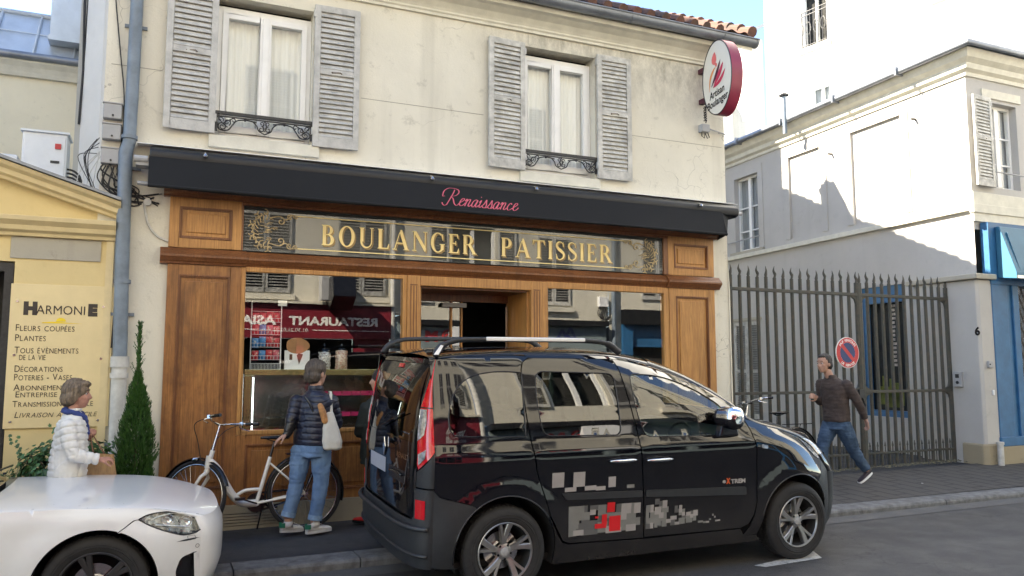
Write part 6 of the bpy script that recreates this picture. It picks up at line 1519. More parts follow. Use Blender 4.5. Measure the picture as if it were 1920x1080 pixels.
vhood = loftfn(hood_edge)
front_edge = lambda z: (lerp1(z, [.2, .30, .5, .7, .85], [3.12, 3.22, 3.25, 3.21, 3.10]), z, lerp1(z, [.2, .5, .85], [.22, .26, .30]), 0, 2.8)
vfront = loftfn(front_edge)
def arcpts(cx, cz, r, a0, a1, n=20): return [(cx + r * cos(radians(a0 + (a1 - a0) * i / n)), cz + r * sin(radians(a0 + (a1 - a0) * i / n))) for i in range(n + 1)]
AR = .395
qglass = sm([(.158, 1.605), (-.047, 1.612), (-.228, 1.583), (-.338, 1.520), (-.404, 1.424), (-.432, 1.314), (-.432, 1.225), (-.410, 1.180), (-.365, 1.160), (-.10, 1.148), (.155, 1.138)], 4)
sgapL = [(.230, 1.712), (.176, 1.680), (.158, 1.625), (.160, 1.413), (.180, 1.20), (.194, 1.118), (.236, .887), (.300, .700)]
sgap_low = [(.345, .560), (.417, .430), (.455, .365), (.510, .340)]
bp = [(.996, 1.700), (1.030, 1.55), (1.067, 1.396), (1.100, 1.23), (1.125, 1.083), (1.157, .782), (1.176, .5), (1.178, .326)]
fdr = [(2.120, .318), (2.200, .345), (2.245, .42), (2.271, .526), (2.278, .735), (2.267, .963), (2.232, 1.114), (2.180, 1.215)]
swin = rnd([(.272, 1.612), (.952, 1.592), (.968, 1.40), (.972, 1.122), (.300, 1.138), (.262, 1.40)], [.07, .06, .2, .06, .07, .3])
fwin = rnd([(1.100, 1.585), (1.33, 1.580), (1.54, 1.540), (1.752, 1.458), (1.900, 1.372), (1.975, 1.316), (2.02, 1.085), (1.185, 1.100), (1.120, 1.33)], [.05, .3, .3, .3, .1, .03, .03, .07, .3])
D = .005
roofpts = lambda a, b, n, d=0.0: [(a + (b - a) * i / n, ROOF(a + (b - a) * i / n) - d) for i in range(n + 1)]
quarter = [(-.54, 1.70), (-.54, 1.05), (-.54, .79), (-.50, .745), (-.43, .725), (-.262, .678)] + [p for p in arcpts(0, .325, AR + .005, 126, 48, 16)] + [(.345 - D, .56)] + [(x - D, z) for x, z in sgapL[::-1]] + [(.245, 1.722)] + roofpts(.2, -.54, 8, .004)[1:]
sldoor = [(x + D, z) for x, z in sgapL] + [(x + D, z) for x, z in sgap_low] + [(1.170, .322)] + [(x - D, z) for x, z in bp[::-1]][1:]
fdoor = [(x + D, z) for x, z in bp] + fdr[:] + [(2.13, 1.290), (1.90, 1.440), (1.65, 1.555), (1.35, 1.638), (1.15, 1.680), (1.02, 1.700)]
fender = [(fdr[0][0] + .03, .250), (fdr[1][0] + .025, .33), (2.245 + 2 * D, .41), (2.271 + 2 * D, .526), (2.278 + 2 * D, .735), (2.267 + 2 * D, .963), (2.232 + 2 * D, 1.114), (2.20, 1.205), (2.27, 1.190)] + roofpts(2.30, 3.10, 10)[0:] + [(3.115, .82), (3.07, .742), (3.005, .668)] + arcpts(2.735, .325, AR + .005, 51, 176, 20) + [(2.30, .25)]
rockers = [(.345, .545), (.417 - .01, .42), (.450, .352), (.510, .330), (1.17, .312), (2.12, .308), (2.16, .25), (2.30, .245), (2.32, .19), (.39, .19)] + arcpts(0, .325, AR + .005, 0, 34, 6)
roofrail_s = [(.25, 1.712), (1.0, 1.706), (1.15, 1.686), (1.35, 1.644), (1.65, 1.561), (1.90, 1.446), (2.13, 1.296), (2.19, 1.225), (2.262, 1.200)] + roofpts(2.262, .2, 20)
rbump = [(-.54, .785), (-.545, .25), (-.36, .235)] + arcpts(0, .325, AR, 192, 124, 14) + [(-.262, .672), (-.43, .719), (-.50, .738), (-.54, .778)][0:3]
fbump = [(3.115, .812), (3.072, .736), (3.010, .662)] + arcpts(2.735, .325, AR, 51, -8, 12) + [(3.13, .22), (3.18, .25), (3.22, .30), (3.25, .5), (3.21, .70)]
for s_ in (-1, 1):
    f = vside(s_); fl_ = (s_ == 1)
    panel(f, quarter, [qglass], .05, flip=fl_).build('quarter_panel', M_carblk, van, smooth=30, local=True)
    panel(f, qglass, [], .06, off=-.005, flange=0, flip=fl_).build('quarter_window', M_tint, van, smooth=True, local=True)
    sd = panel(f, sldoor, [swin], .05, flip=fl_).build('sliding_door', M_carblk, van, smooth=30, local=True)
    panel(f, swin, [], .06, off=-.005, flange=0, flip=fl_).build('window', M_tint, sd, smooth=True, local=True)
    fd = panel(f, fdoor, [fwin], .05, flip=fl_).build('front_door', M_carblk, van, smooth=30, local=True)
    panel(f, fwin, [], .06, off=-.005, flange=0, flip=fl_).build('window', M_ctint, fd, smooth=True, local=True)
    panel(f, fender, [], .045, flip=fl_).build('front_wing', M_carblk, van, smooth=30, local=True)
    panel(f, rockers, [], .05, flip=fl_).build('sill', M_carblk, van, smooth=30, local=True)
    panel(f, roofrail_s, [], .04, flip=fl_, flange=0).build('roof_side', M_carblk, van, smooth=30, local=True)
    panel(f, rbump, [], .045, flip=fl_).build('rear_bumper_side', M_plast, van, smooth=30, local=True)
    panel(f, fbump, [], .045, flip=fl_).build('front_bumper_side', M_plast, van, smooth=30, local=True)
    # window seals
    for loop, o_ in ((qglass, van), (swin, sd), (fwin, fd)):
        g = MB(); lp = dens(loop, .04); g.tube([f(x, z, .000) for x, z in lp], .0045, 6, closed=True); g.build('window_seal', M_blk, o_, local=True, smooth=True)
    # wheel arch liners and inner shell (dark)
    g = MB()
    for hx in (0, 2.735):
        pts = arcpts(hx, .325, AR - .002, -18, 198, 26); n = len(pts)
        g.add([(x, s_ * (vS(x, max(.25, z)) - .006), z) for x, z in pts] + [(x, s_ * .45, z) for x, z in pts], [(i, i + 1, n + i + 1, n + i) for i in range(n - 1)])
    g.build('wheel_arch_liner', M_under, van, local=True)
    # arch lip
    for hx, a0, a1 in ((0, 188, 30), (2.735, 176, 20)):
        g = MB(); g.tube([(x, s_ * (vS(x, z) - .003), z) for x, z in arcpts(hx, .325, AR + .004, a0, a1, 30)], .007, 6); g.build('arch_lip', M_carblk if hx else M_carblk, van, local=True, smooth=True)
    # rub strips
    for poly_, nm, par in (([(.445, .712), (1.150, .690), (1.152, .640), (.482, .662)], 'rub_strip', sd), ([(1.186, .689), (2.165, .655), (2.168, .588), (1.188, .637)], 'rub_strip', fd)):
        panel(f, rnd(poly_, .012), [], .05, off=.010, flange=.010, flip=fl_).build(nm, M_plast, par, smooth=35, local=True)
    # door handles with their scoops
    for x0_, x1_, z_, par in ((.845, 1.085, .932, sd), (1.180, 1.418, .922, fd)):
        xm = (x0_ + x1_) / 2
        g = MB(); g.tube([f(x0_ + (x1_ - x0_) * t, z_ + .006 * (t - .5) * 0, .018 + .014 * sin(pi * t)) for t in [i / 10 for i in range(11)]], [.006 + .008 * min(1, 4 * min(t, 1 - t)) for t in [i / 10 for i in range(11)]], 10, flat=.7); g.build('door_handle', M_chrome, par, smooth=True, local=True)
        g = MB(); pl_ = [(xm + .07 * cos(a), z_ + .042 * sin(a)) for a in [2 * pi * k / 20 for k in range(20)]]; panel(f, pl_, [], .05, off=.0015, flange=.001, flip=fl_, mb=g); g.build('handle_scoop', M_blk, par, smooth=True, local=True)
    # side repeater
    g = MB(); panel(f, rnd([(2.322, .998), (2.388, .988), (2.388, .958), (2.322, .968)], .012), [], .03, off=.006, flange=.006, flip=fl_, mb=g); g.build('side_indicator', M_clearl, van, smooth=30, local=True)
    # mirror
    g = MB(); c = Vector((1.93, s_ * 1.00, 1.235)); nn = 16; rows = []
    for i in range(9):
        t = i / 8; y = .90 + .20 * t; hh = .092 * (1 - .25 * (1 - t) ** 2) * sqrt(max(.05, 1 - max(0, (t - .7) / .33) ** 2)); ww = .115 * (1 - .2 * t) * sqrt(max(.12, 1 - max(0, (t - .7) / .33) ** 2))
        rows.append([Vector((c.x + .0 + ww * (abs(cos(a)) ** .7) * (1 if cos(a) > 0 else -.75), s_ * y, c.z + hh * (abs(sin(a)) ** .7) * (1 if sin(a) > 0 else -1))) for a in [2 * pi * k / nn for k in range(nn)]])
    g.add([p for r_ in rows for p in r_], [(i * nn + k, i * nn + (k + 1) % nn, (i + 1) * nn + (k + 1) % nn, (i + 1) * nn + k) for i in range(8) for k in range(nn)] + [tuple(range(8 * nn, 9 * nn)), tuple(range(nn))[::-1]])
    mr = g.build('door_mirror', M_blk, van, smooth=50, local=True)
    g = MB(); rows2 = [[Vector((c.x + .0 + (p.x - c.x) * 1.03, p.y + s_ * .003, c.z + (p.z - c.z) * 1.03)) for p in r_] for r_ in rows[1:]]
    keep = [k for k in range(nn)]
    fs = []
    for i in range(7):
        for k in range(nn):
            a = 2 * pi * (k + .5) / nn
            if sin(a) > -.35 and cos(a) > -.75 or sin(a) > .1: fs.append((i * nn + k, i * nn + (k + 1) % nn, (i + 1) * nn + (k + 1) % nn, (i + 1) * nn + k))
    fs.append(tuple(range(7 * nn, 8 * nn))); g.add([p for r_ in rows2 for p in r_], fs); g.build('mirror_cap', M_chrome, mr, smooth=50, local=True)
    g = MB(); g.prism([(1.86, s_ * .87, 1.06), (2.07, s_ * .86, 1.06), (2.04, s_ * .86, 1.20), (1.90, s_ * .87, 1.20)], (0, s_ * .085, .02)); g.build('mirror_foot', M_blk, mr, local=True, bevel=.015)
    # wheels
    for hx in (-.004, 2.735):
        make_wheel(van, (hx, s_ * .905, .322), s_, .322, .214, .205, (M_tyre, M_alloy, M_under), 5, 0)
    # roof rail
    ry = s_ * .70
    rail = catmull([(-.50, ry * 1.03, 1.728), (-.46, ry, 1.785), (-.37, ry, 1.828), (-.24, ry, 1.845), (.2, ry, 1.850), (.7, ry, 1.848), (.90, ry, 1.835), (.98, ry, 1.81), (1.06, ry * 1.01, 1.752)], 5)
    g = MB(); g.tube(rail, [.028 if (i < 8 or i > len(rail) - 9) else .020 for i in range(len(rail))], 10, flat=.8); rl = g.build('roof_rail', M_plast, van, smooth=True, local=True)
    g = MB(); g.box(-.10, .74, ry - .025 if s_ < 0 else ry + .002, ry - .002 if s_ < 0 else ry + .025, 1.838, 1.868); g.build('rail_insert', M_white_p, rl, local=True, bevel=.008)
    g = MB(); g.prism([(-.52, ry * 1.06, 1.735), (-.485, ry * 1.06, 1.735), (-.44, ry * 1.03, 1.80), (-.46, ry * 1.03, 1.805)], (0, s_ * .006, 0)); g.build('rail_end_trim', M_white_p, rl, local=True)
    # tail light on the corner
    sg_ = s_
    def tl(poly, name, mat, off, par=None, st=.05):
        pl_ = [(sg_ * p, z) for p, z in poly]; return panel(vrear, pl_, [], st, off=off, flange=.012, sx=60, flip=(sg_ < 0)).build(name, mat, par or van, smooth=35, local=True)
    T_ = tl(rnd([(88, 1.690), (78, 1.60), (68, 1.48), (58, 1.36), (55, 1.20), (54, .96), (57, .925), (70, .985), (90, 1.055), (90, 1.70)], [1e-3, .02, .02, .02, .02, .02, .01, .02, .02, .01]), 'tail_light', M_redl, .006)
    tl([(57, 1.345), (71, 1.345), (71.5, 1.25), (67, 1.17), (55, 1.12)], 'clear_lens', M_clearl, .012, T_); tl([(55.5, 1.03), (70, 1.07), (68, 1.01), (57, .955)], 'clear_lens', M_clearl, .012, T_)
    tl([(58, 1.353), (90, 1.353), (90, 1.361), (58, 1.361)], 'lens_joint', M_blk, .013, T_)
    # fog reflector on the bumper
    g = panel(vrearb, rnd([(sg_ * 57, .715), (sg_ * 73, .715), (sg_ * 73, .585), (sg_ * 57, .585)], .012), [], .05, off=.006, flange=.008, sx=60, flip=(sg_ < 0)); g.build('rear_reflector', M_redl, van, smooth=35, local=True)
    # headlight
    hl = [(2.905, 1.02), (3.03, .965), (3.075, .90), (3.085, .85), (3.00, .875), (2.93, .93)]
    panel(f, rnd([(2.86, ROOF(2.86) - .012), (2.93, ROOF(2.93) - .012), (3.02, ROOF(3.02) - .012), (3.082, ROOF(3.082) - .01), (3.095, .82), (3.03, .845), (2.94, .915)], .012), [], .03, off=.005, flange=.008, flip=fl_).build('headlight', M_clearl, van, smooth=35, local=True)
    g = panel(lambda p, x, o: vhood(p, x, o), [(s_ * 89, 2.90), (s_ * 89, 3.09), (s_ * 70, 3.095), (s_ * 76, 2.96)], [], .04, off=.005, flange=.006, sx=60, flip=(s_ > 0)); g.build('headlight_top', M_clearl, van, smooth=35, local=True)
    # pixel stickers
    def sticker(cells, mat, par, off):
        g = MB()
        for k, (x, z, w_, h_) in enumerate(cells):
            n1, n2 = max(1, int(w_ / .03)), 2
            o = off + (k % 4) * .0003
            g.grid(lambda u, v: f(x + w_ * u, z - h_ * v, o), [i / n1 for i in range(n1 + 1)], [0, .5, 1])
        g.build('sticker', mat, par, local=True)
    R1 = random.Random(3)
    up = [(.362, .868, .100, .110), (.540, .863, .100, .110), (.845, .812, .065, .080)]; low_ = [(.470, .752, .098, .032), (.640, .755, .10, .034), (.735, .745, .085, .03)]
    sticker(up, M_decl, sd, .0022); sticker(low_, M_decl, sd, .0022); sticker([(1.010, .742, .068, .026)], M_decg, sd, .0022)
    cl = []; cd2 = []; cx_ = []
    x = .505
    while x < 1.135:
        z = .610 - .02 * (x - .5)
        while z > .41:
            w_ = R1.choice([.05, .07, .09]); h_ = R1.choice([.04, .06, .08]); w_ = min(w_, 1.140 - x); h_ = min(h_, z - .385)
            q = R1.random()
            if w_ > .01 and h_ > .01 and q < .92: (cl if q < .34 else cd2 if q < .72 else cx_).append((x, z, w_, h_))
            z -= h_ * .82
        x += R1.choice([.045, .06, .07])
    sticker(cx_, M_decd, sd, .002); sticker(cd2, M_decg, sd, .0033); sticker(cl, M_decl, sd, .0046)
    sticker([(.838, .618, .068, .075), (.86, .512, .10, .115), (.795, .53, .045, .08), (.735, .462, .10, .035), (.735, .52, .03, .015)], M_decr, sd, .0062)
    cl = []; cd2 = []; cx_ = []; x = 1.192
    while x < 1.68:
        top = .60 - .26 * max(0, x - 1.25) + R1.uniform(-.03, .03) - (.09 if 1.36 < x < 1.44 else 0); z = top; bot = .385 + .045 * (x - 1.19)
        while z > bot + .02:
            w_ = R1.choice([.03, .045, .06]); h_ = min(R1.choice([.03, .045, .06]), z - bot); q = R1.random()
            if q < .9: (cl if q < .3 else cd2 if q < .68 else cx_).append((x, z, w_, h_))
            z -= h_ * .85
        x += R1.choice([.03, .04])
    cl += [(1.83, .455, .014, .016), (1.85, .437, .014, .014), (1.86, .405, .05, .012), (1.77, .402, .03, .014)]; cd2 += [(1.69, .41, .05, .015), (1.74, .402, .03, .014), (1.80, .42, .02, .013)]
    sticker(cx_, M_decd, fd, .002); sticker(cd2, M_decg, fd, .0033); sticker(cl, M_decl, fd, .0046)
    # lettering on the front door
    if s_ == -1:
        def letters(s, x0_, z0_, H, w_, mat, par, slope=0.0, **k):
            vs, fs = text_mesh(s, H / .72, **k); a, b = min(v.x for v in vs), max(v.x for v in vs); sc = w_ / (b - a); g = MB()
            g.add([f(x0_ + (v.x - a) * sc, z0_ + v.y + slope * (v.x - a) * sc, .003) for v in vs], fs); return g.build('lettering', mat, par, local=True)
        letters('e', 1.925, .698, .034, .034, M_decl, fd, offset=.002); letters('X', 1.962, .692, .042, .042, pm('orange_red_decal', (.65, .10, .02), .4), fd, offset=.004); letters('TREM', 2.010, .690, .034, .150, M_decl, fd, offset=.002)
        letters('blue dCi diesel', -.42, 1.010, .016, .17, M_decg, van) if False else None
# rear loft parts
g = panel(vrear, rnd([(-53, .575), (53, .575), (52, 1.35), (58, 1.52), (64, 1.66), (-64, 1.66), (-58, 1.52), (-52, 1.35)], [.06, .06, .3, .3, .03, .03, .3, .3]), [rnd([(-44, 1.10), (44, 1.10), (46, 1.40), (50, 1.56), (-50, 1.56), (-46, 1.40)], [.05, .05, .3, .05, .05, .3])], .05, sx=60)
tg = g.build('tailgate', M_carblk, van, smooth=30, local=True)
panel(vrear, rnd([(-44, 1.10), (44, 1.10), (46, 1.40), (50, 1.56), (-50, 1.56), (-46, 1.40)], [.05, .05, .3, .05, .05, .3]), [], .06, off=-.004, flange=0, sx=60, flip=True).build('rear_window', M_tint, tg, smooth=True, local=True)
for s_ in (-1, 1):
    pl_ = [(s_ * 54.0, .80), (s_ * 54.0, .905), (s_ * 57, .915), (s_ * 70, .972), (s_ * 90, 1.045), (s_ * 90, .80)]; panel(vrear, pl_, [], .05, off=.0, flange=.012, sx=60, flip=(s_ < 0)).build('rear_corner_trim', M_plast, van, smooth=35, local=True)
    pl_ = [(s_ * 53.5, 1.0), (s_ * 52, 1.35), (s_ * 60, 1.52), (s_ * 66, 1.66), (s_ * 66, 1.70), (s_ * 90, 1.70), (s_ * 90, 1.0)]; panel(vrear, pl_, [], .05, off=-.010, flange=0, sx=60, flip=(s_ < 0)).build('rear_pillar', M_carblk, van, smooth=35, local=True)
g = panel(vrear, [(-90, 1.665), (90, 1.665), (90, 1.70), (-90, 1.70)], [], .04, sx=60, flange=.0); g.build('roof_rear_edge', M_carblk, van, smooth=True, local=True)
g = panel(vrearb, [(-90, .24), (90, .24), (90, .79), (54.5, .79), (54, .60), (50, .566), (-50, .566), (-54, .60), (-54.5, .79), (-90, .79)], [], .045, sx=60); g.build('rear_bumper', M_plast, van, smooth=30, local=True)
g = MB(); pr = []
for p_ in range(-80, 81, 5): pr.append(vrearb(p_, .52, .012 + .02 * cos(radians(p_))))
g.tube(pr, .018, 8); g.tube([vrearb(p_, .33, .004) for p_ in range(-80, 81, 5)], .014, 8); g.build('bumper_ridge', M_plast, van, smooth=True, local=True)
g = MB(); g.add([vrear(p_, z_, .003) for z_ in (.80, .915) for p_ in (-.1, 2, 6, 11, 17.0)], [(i, i + 1, 6 + i, 5 + i) for i in range(4)]); g.build('number_plate', pm('worn_number_plate', (.35, .37, .42), .4, var=.1), tg, local=True)
g = MB(); c = vrear(0, 1.0, .004); g.prism([c + Vector((0, y, z)) for y, z in ((0, .075), (-.035, 0), (0, -.075), (.035, 0))], (-.012, 0, 0)); g2 = MB(); g.build('diamond_emblem', M_chrome, tg, local=True, bevel=.004)
g = MB(); vs, fs = text_mesh('RENAULT', .055, offset=.001); a_ = min(v.x for v in vs); b_ = max(v.x for v in vs); g.add([vrear(-9 - 22 * (v.x - a_) / (b_ - a_), .965 + v.y, .004) for v in vs], fs); g.build('lettering', M_chrome, tg, local=True)
g = MB(); panel(vrear, rnd([(-24, .88), (-1.5, .88), (-1.5, .79), (-24, .79)], .02), [], .05, off=.002, flange=.002, sx=60, mb=g); g.build('handle_recess', M_blk, tg, local=True, smooth=35)
g = MB(); g.tube([vrear(-3 - 18 * t, .845 + .005 * sin(pi * t), .012) for t in [i / 8 for i in range(9)]], .010, 8); g.build('tailgate_handle', M_carblk, tg, local=True, smooth=True)
g = MB(); panel(vrear, rnd([(-.9, 1.652), (.9, 1.652), (.9, 1.622), (-.9, 1.622)], .005), [], .03, off=.012, flange=.012, sx=60, mb=g); g.build('third_brake_light', M_redl, tg, local=True, smooth=35)
g = MB(); g.tube([vrear(2, 1.14, .02), vrear(-14, 1.28, .02), vrear(-22, 1.30, .02)], .006, 6); g.build('rear_wiper', M_blk, tg, local=True)
# roof, windscreen, bonnet, nose
g = panel(vroof, [(-90, -.54), (90, -.54), (90, 1.43), (-90, 1.43)], [], .08, sx=60, flange=0, flip=True); g.build('roof', M_carblk, van, smooth=True, local=True)
g = panel(vws, [(-70, .02), (70, .02), (74, 1), (-74, 1)], [], .08, sx=60, flange=0, flip=True); g.build('windscreen', M_ctint, van, smooth=True, local=True)
for s_ in (-1, 1):
    g = panel(vws, [(s_ * 70, .02), (0, .02), (0, 0), (s_ * 90, 0), (s_ * 90, 1), (s_ * 74, 1)], [], .08, sx=60, flange=0, flip=(s_ > 0)); g.build('screen_pillar', M_carblk, van, smooth=True, local=True)
g = panel(vhood, [(-90, 2.24), (90, 2.24), (90, 3.10), (-90, 3.10)], [], .06, sx=60, flange=0, flip=True); g.build('bonnet', M_carblk, van, smooth=True, local=True)
g = panel(vfront, [(-90, .70), (90, .70), (90, .852), (-90, .852)], [], .05, sx=60, flange=0, flip=True); g.build('nose_panel', M_carblk, van, smooth=True, local=True)
g = panel(vfront, [(-90, .20), (90, .20), (90, .70), (-90, .70)], [], .05, sx=60, flange=0, flip=True); g.build('front_bumper', M_plast, van, smooth=True, local=True)
g = MB(); panel(vfront, rnd([(-40, .30), (40, .30), (44, .50), (-44, .50)], .03), [], .05, off=.003, flange=.003, sx=60, flip=True, mb=g); g.build('grille', M_blk, van, smooth=True, local=True)
# inside: floor, shell, seats
g = MB(); g.box(-.50, 3.1, -.80, .80, .22, .26)
for x0_, x1_ in ((-.42, 2.3),): g.box(.42, 2.28, -.80, -.78, .26, 1.0); g.box(.42, 2.28, .78, .80, .26, 1.0)
g.box(2.25, 3.0, -.62, .62, .26, .90); g.build('underbody', M_under, van, local=True)
def seat(x, y):
    g = MB(); g.box(x, x + .48, y - .23, y + .23, .60, .74); g.prism([(x + .02, y - .22, .72), (x + .13, y - .22, .72), (x - .06, y - .22, 1.28), (x - .15, y - .22, 1.26)], (0, .44, 0)); g.box(x - .18, x - .09, y - .12, y + .12, 1.30, 1.46); g.build('seat', M_int, van, local=True, bevel=.04, smooth=40)
for x, y in ((1.35, -.38), (1.35, .38), (.45, -.45), (.45, .0), (.45, .45)): seat(x, y)
g = MB(); g.prism([(1.95, -.78, .80), (2.35, -.78, .80), (2.35, -.78, 1.10), (2.02, -.78, 1.06)], (0, 1.56, 0)); g.build('dashboard', M_int, van, local=True, bevel=.03)
g = MB(); g.tube([(1.86 + .05 * cos(a), -.38 + .18 * sin(a), .98 + .16 * cos(a)) for a in [2 * pi * k / 20 for k in range(20)]], .012, 6, closed=True); g.build('steering_wheel', M_int, van, local=True)
g = MB()
for r_, y0_ in ((.30, .0),):
    n = 32; g.lathe([(.12, 0), (.30, .0), (.31, .05), (.30, .16), (.12, .16)], (-.30, 0, .16), 'z', n)
g.build('spare_wheel', M_tyre, van, local=True, smooth=35)
# ================================================================== the white car at the kerb (its front in view)
M_wcar = pm('white_car_paint', (.74, .74, .73), .32, var=.05, scale=2.5, coat=.55, c2=(.69, .69, .675), ramp=(.3, .7))
dusty(M_wcar, .15, .7, .35, (.22, .20, .17))
car = thing('white_car', 'white hatchback with dark alloy wheels parked at the bottom left, only its front showing', 'car', (-.285, -1.83, .053))
cwz = Spl([(.12, .80), (.2, .84), (.35, .868), (.5, .880), (.60, .884), (.68, .880), (.75, .876), (.82, .862), (.88, .83), (.93, .79), (1.1, .74), (1.3, .67), (1.42, .60)])
def cS(x, z):
    w = cwz(z); sh = 1.2 * max(0, z - .56) ** 1.4; xe = x + sh
    if xe > .12:
        t = min(1, (xe - .12) / .80); w -= .50 * (1 - sqrt(1 - t * t))
    if x < -3.1:
        t = min(1, (-3.1 - x) / .45); w -= .25 * (1 - sqrt(1 - t * t))
    for hx in (0.0, -2.69):
        r = hypot(x - hx, z - .31)
        if z > .2: k = max(0, min(1, (.52 - r) / .15)); k = k * k * (3 - 2 * k); w += .022 * k * max(0, min(1, (z - .2) / .2))
    w += .010 * max(0, 1 - abs(z - .70 - .02 * (x + 1)) / .035) * (1 if x < .1 else max(0, 1 - (x - .1) / .3))     # waist crease
    return w
def cside(sgn): return lambda x, z, off=0.0: Vector((x, sgn * (cS(x, z) + off), z))
CR = Spl([(-3.45, .80), (-3.35, 1.0), (-3.1, 1.22), (-2.7, 1.34), (-2.2, 1.39), (-1.7, 1.37), (-1.35, 1.26), (-1.0, .99), (-.72, .808), (-.5, .805), (-.2, .800), (.05, .788), (.28, .765), (.45, .725), (.56, .685)])
chood_e = lambda x: (x, CR(x), lerp1(x, [-.9, -.3, .3, .56], [.02, .05, .12, .18]), lerp1(x, [-.9, -.2, .3, .56], [.02, .022, .022, .008]), 2.9)
chood = loftfn(chood_e, cS)
cws_e = lambda x: (x, CR(x), lerp1(x, [-1.6, -.72], [.10, .10]), lerp1(x, [-1.6, -.72], [.09, .05]), 2.8)
cws = loftfn(cws_e, cS)
croof_e = lambda x: (x, CR(x), -.06 if x < -3 else 0, .075, 2.8)
croof = loftfn(croof_e, cS)
cfront_e = lambda z: (lerp1(z, [.14, .22, .35, .50, .60, .69], [.47, .57, .605, .605, .60, .56]), z, lerp1(z, [.14, .4, .69], [.15, .175, .18]), 0, 2.9)
cfront = loftfn(cfront_e, cS)
crear_e = lambda z: (-3.45 + .12 * max(0, z - .8), z, -.12, 0, 3.0)
crear = loftfn(crear_e, cS)
CA = .355
hl_ = sm([(.225, .708), (.27, .728), (.34, .738), (.43, .732), (.51, .708)], 4) + [(.565, .685), (.602, .655), (.612, .63), (.60, .605)] + sm([(.57, .590), (.50, .585), (.40, .618), (.30, .665), (.225, .712)], 3)[:-1]
cwing = [(-.80, .22), (-.80, .80), (-.72, .808)] + [(-.72 + (.50 + .72) * i / 16, CR(-.72 + (.50 + .72) * i / 16)) for i in range(1, 17)] + [(.515, .711), (.43, .736), (.34, .742), (.27, .732), (.222, .711), (.200, .708), (.115, .645)] + arcpts(0, .31, CA + .004, 72, 190, 26)
cwing[-1] = (-.36, .22)
cbump = [(.118, .640), (.204, .702), (.225, .708)] + sm([(.225, .708), (.30, .661), (.40, .614), (.50, .581), (.575, .586)], 3)[1:] + [(.605, .600), (.618, .62), (.612, .645), (.603, .675), (.575, .705), (.53, .735), (.56, .69), (.62, .60), (.635, .50), (.64, .35), (.60, .22), (.50, .14), (.30, .14)] + arcpts(0, .31, CA + .004, -20, 68, 22)
cbump = [(.118, .640), (.204, .702)] + sm([(.225, .708), (.30, .661), (.40, .614), (.50, .581), (.575, .586)], 3) + [(.600, .600), (.603, .56), (.605, .50), (.605, .35), (.57, .22), (.47, .14), (.33, .14)] + arcpts(0, .31, CA + .004, -20, 68, 22)
scoop = rnd([(.485, .445), (.590, .475), (.594, .43), (.57, .26), (.48, .24), (.455, .36)], .03)
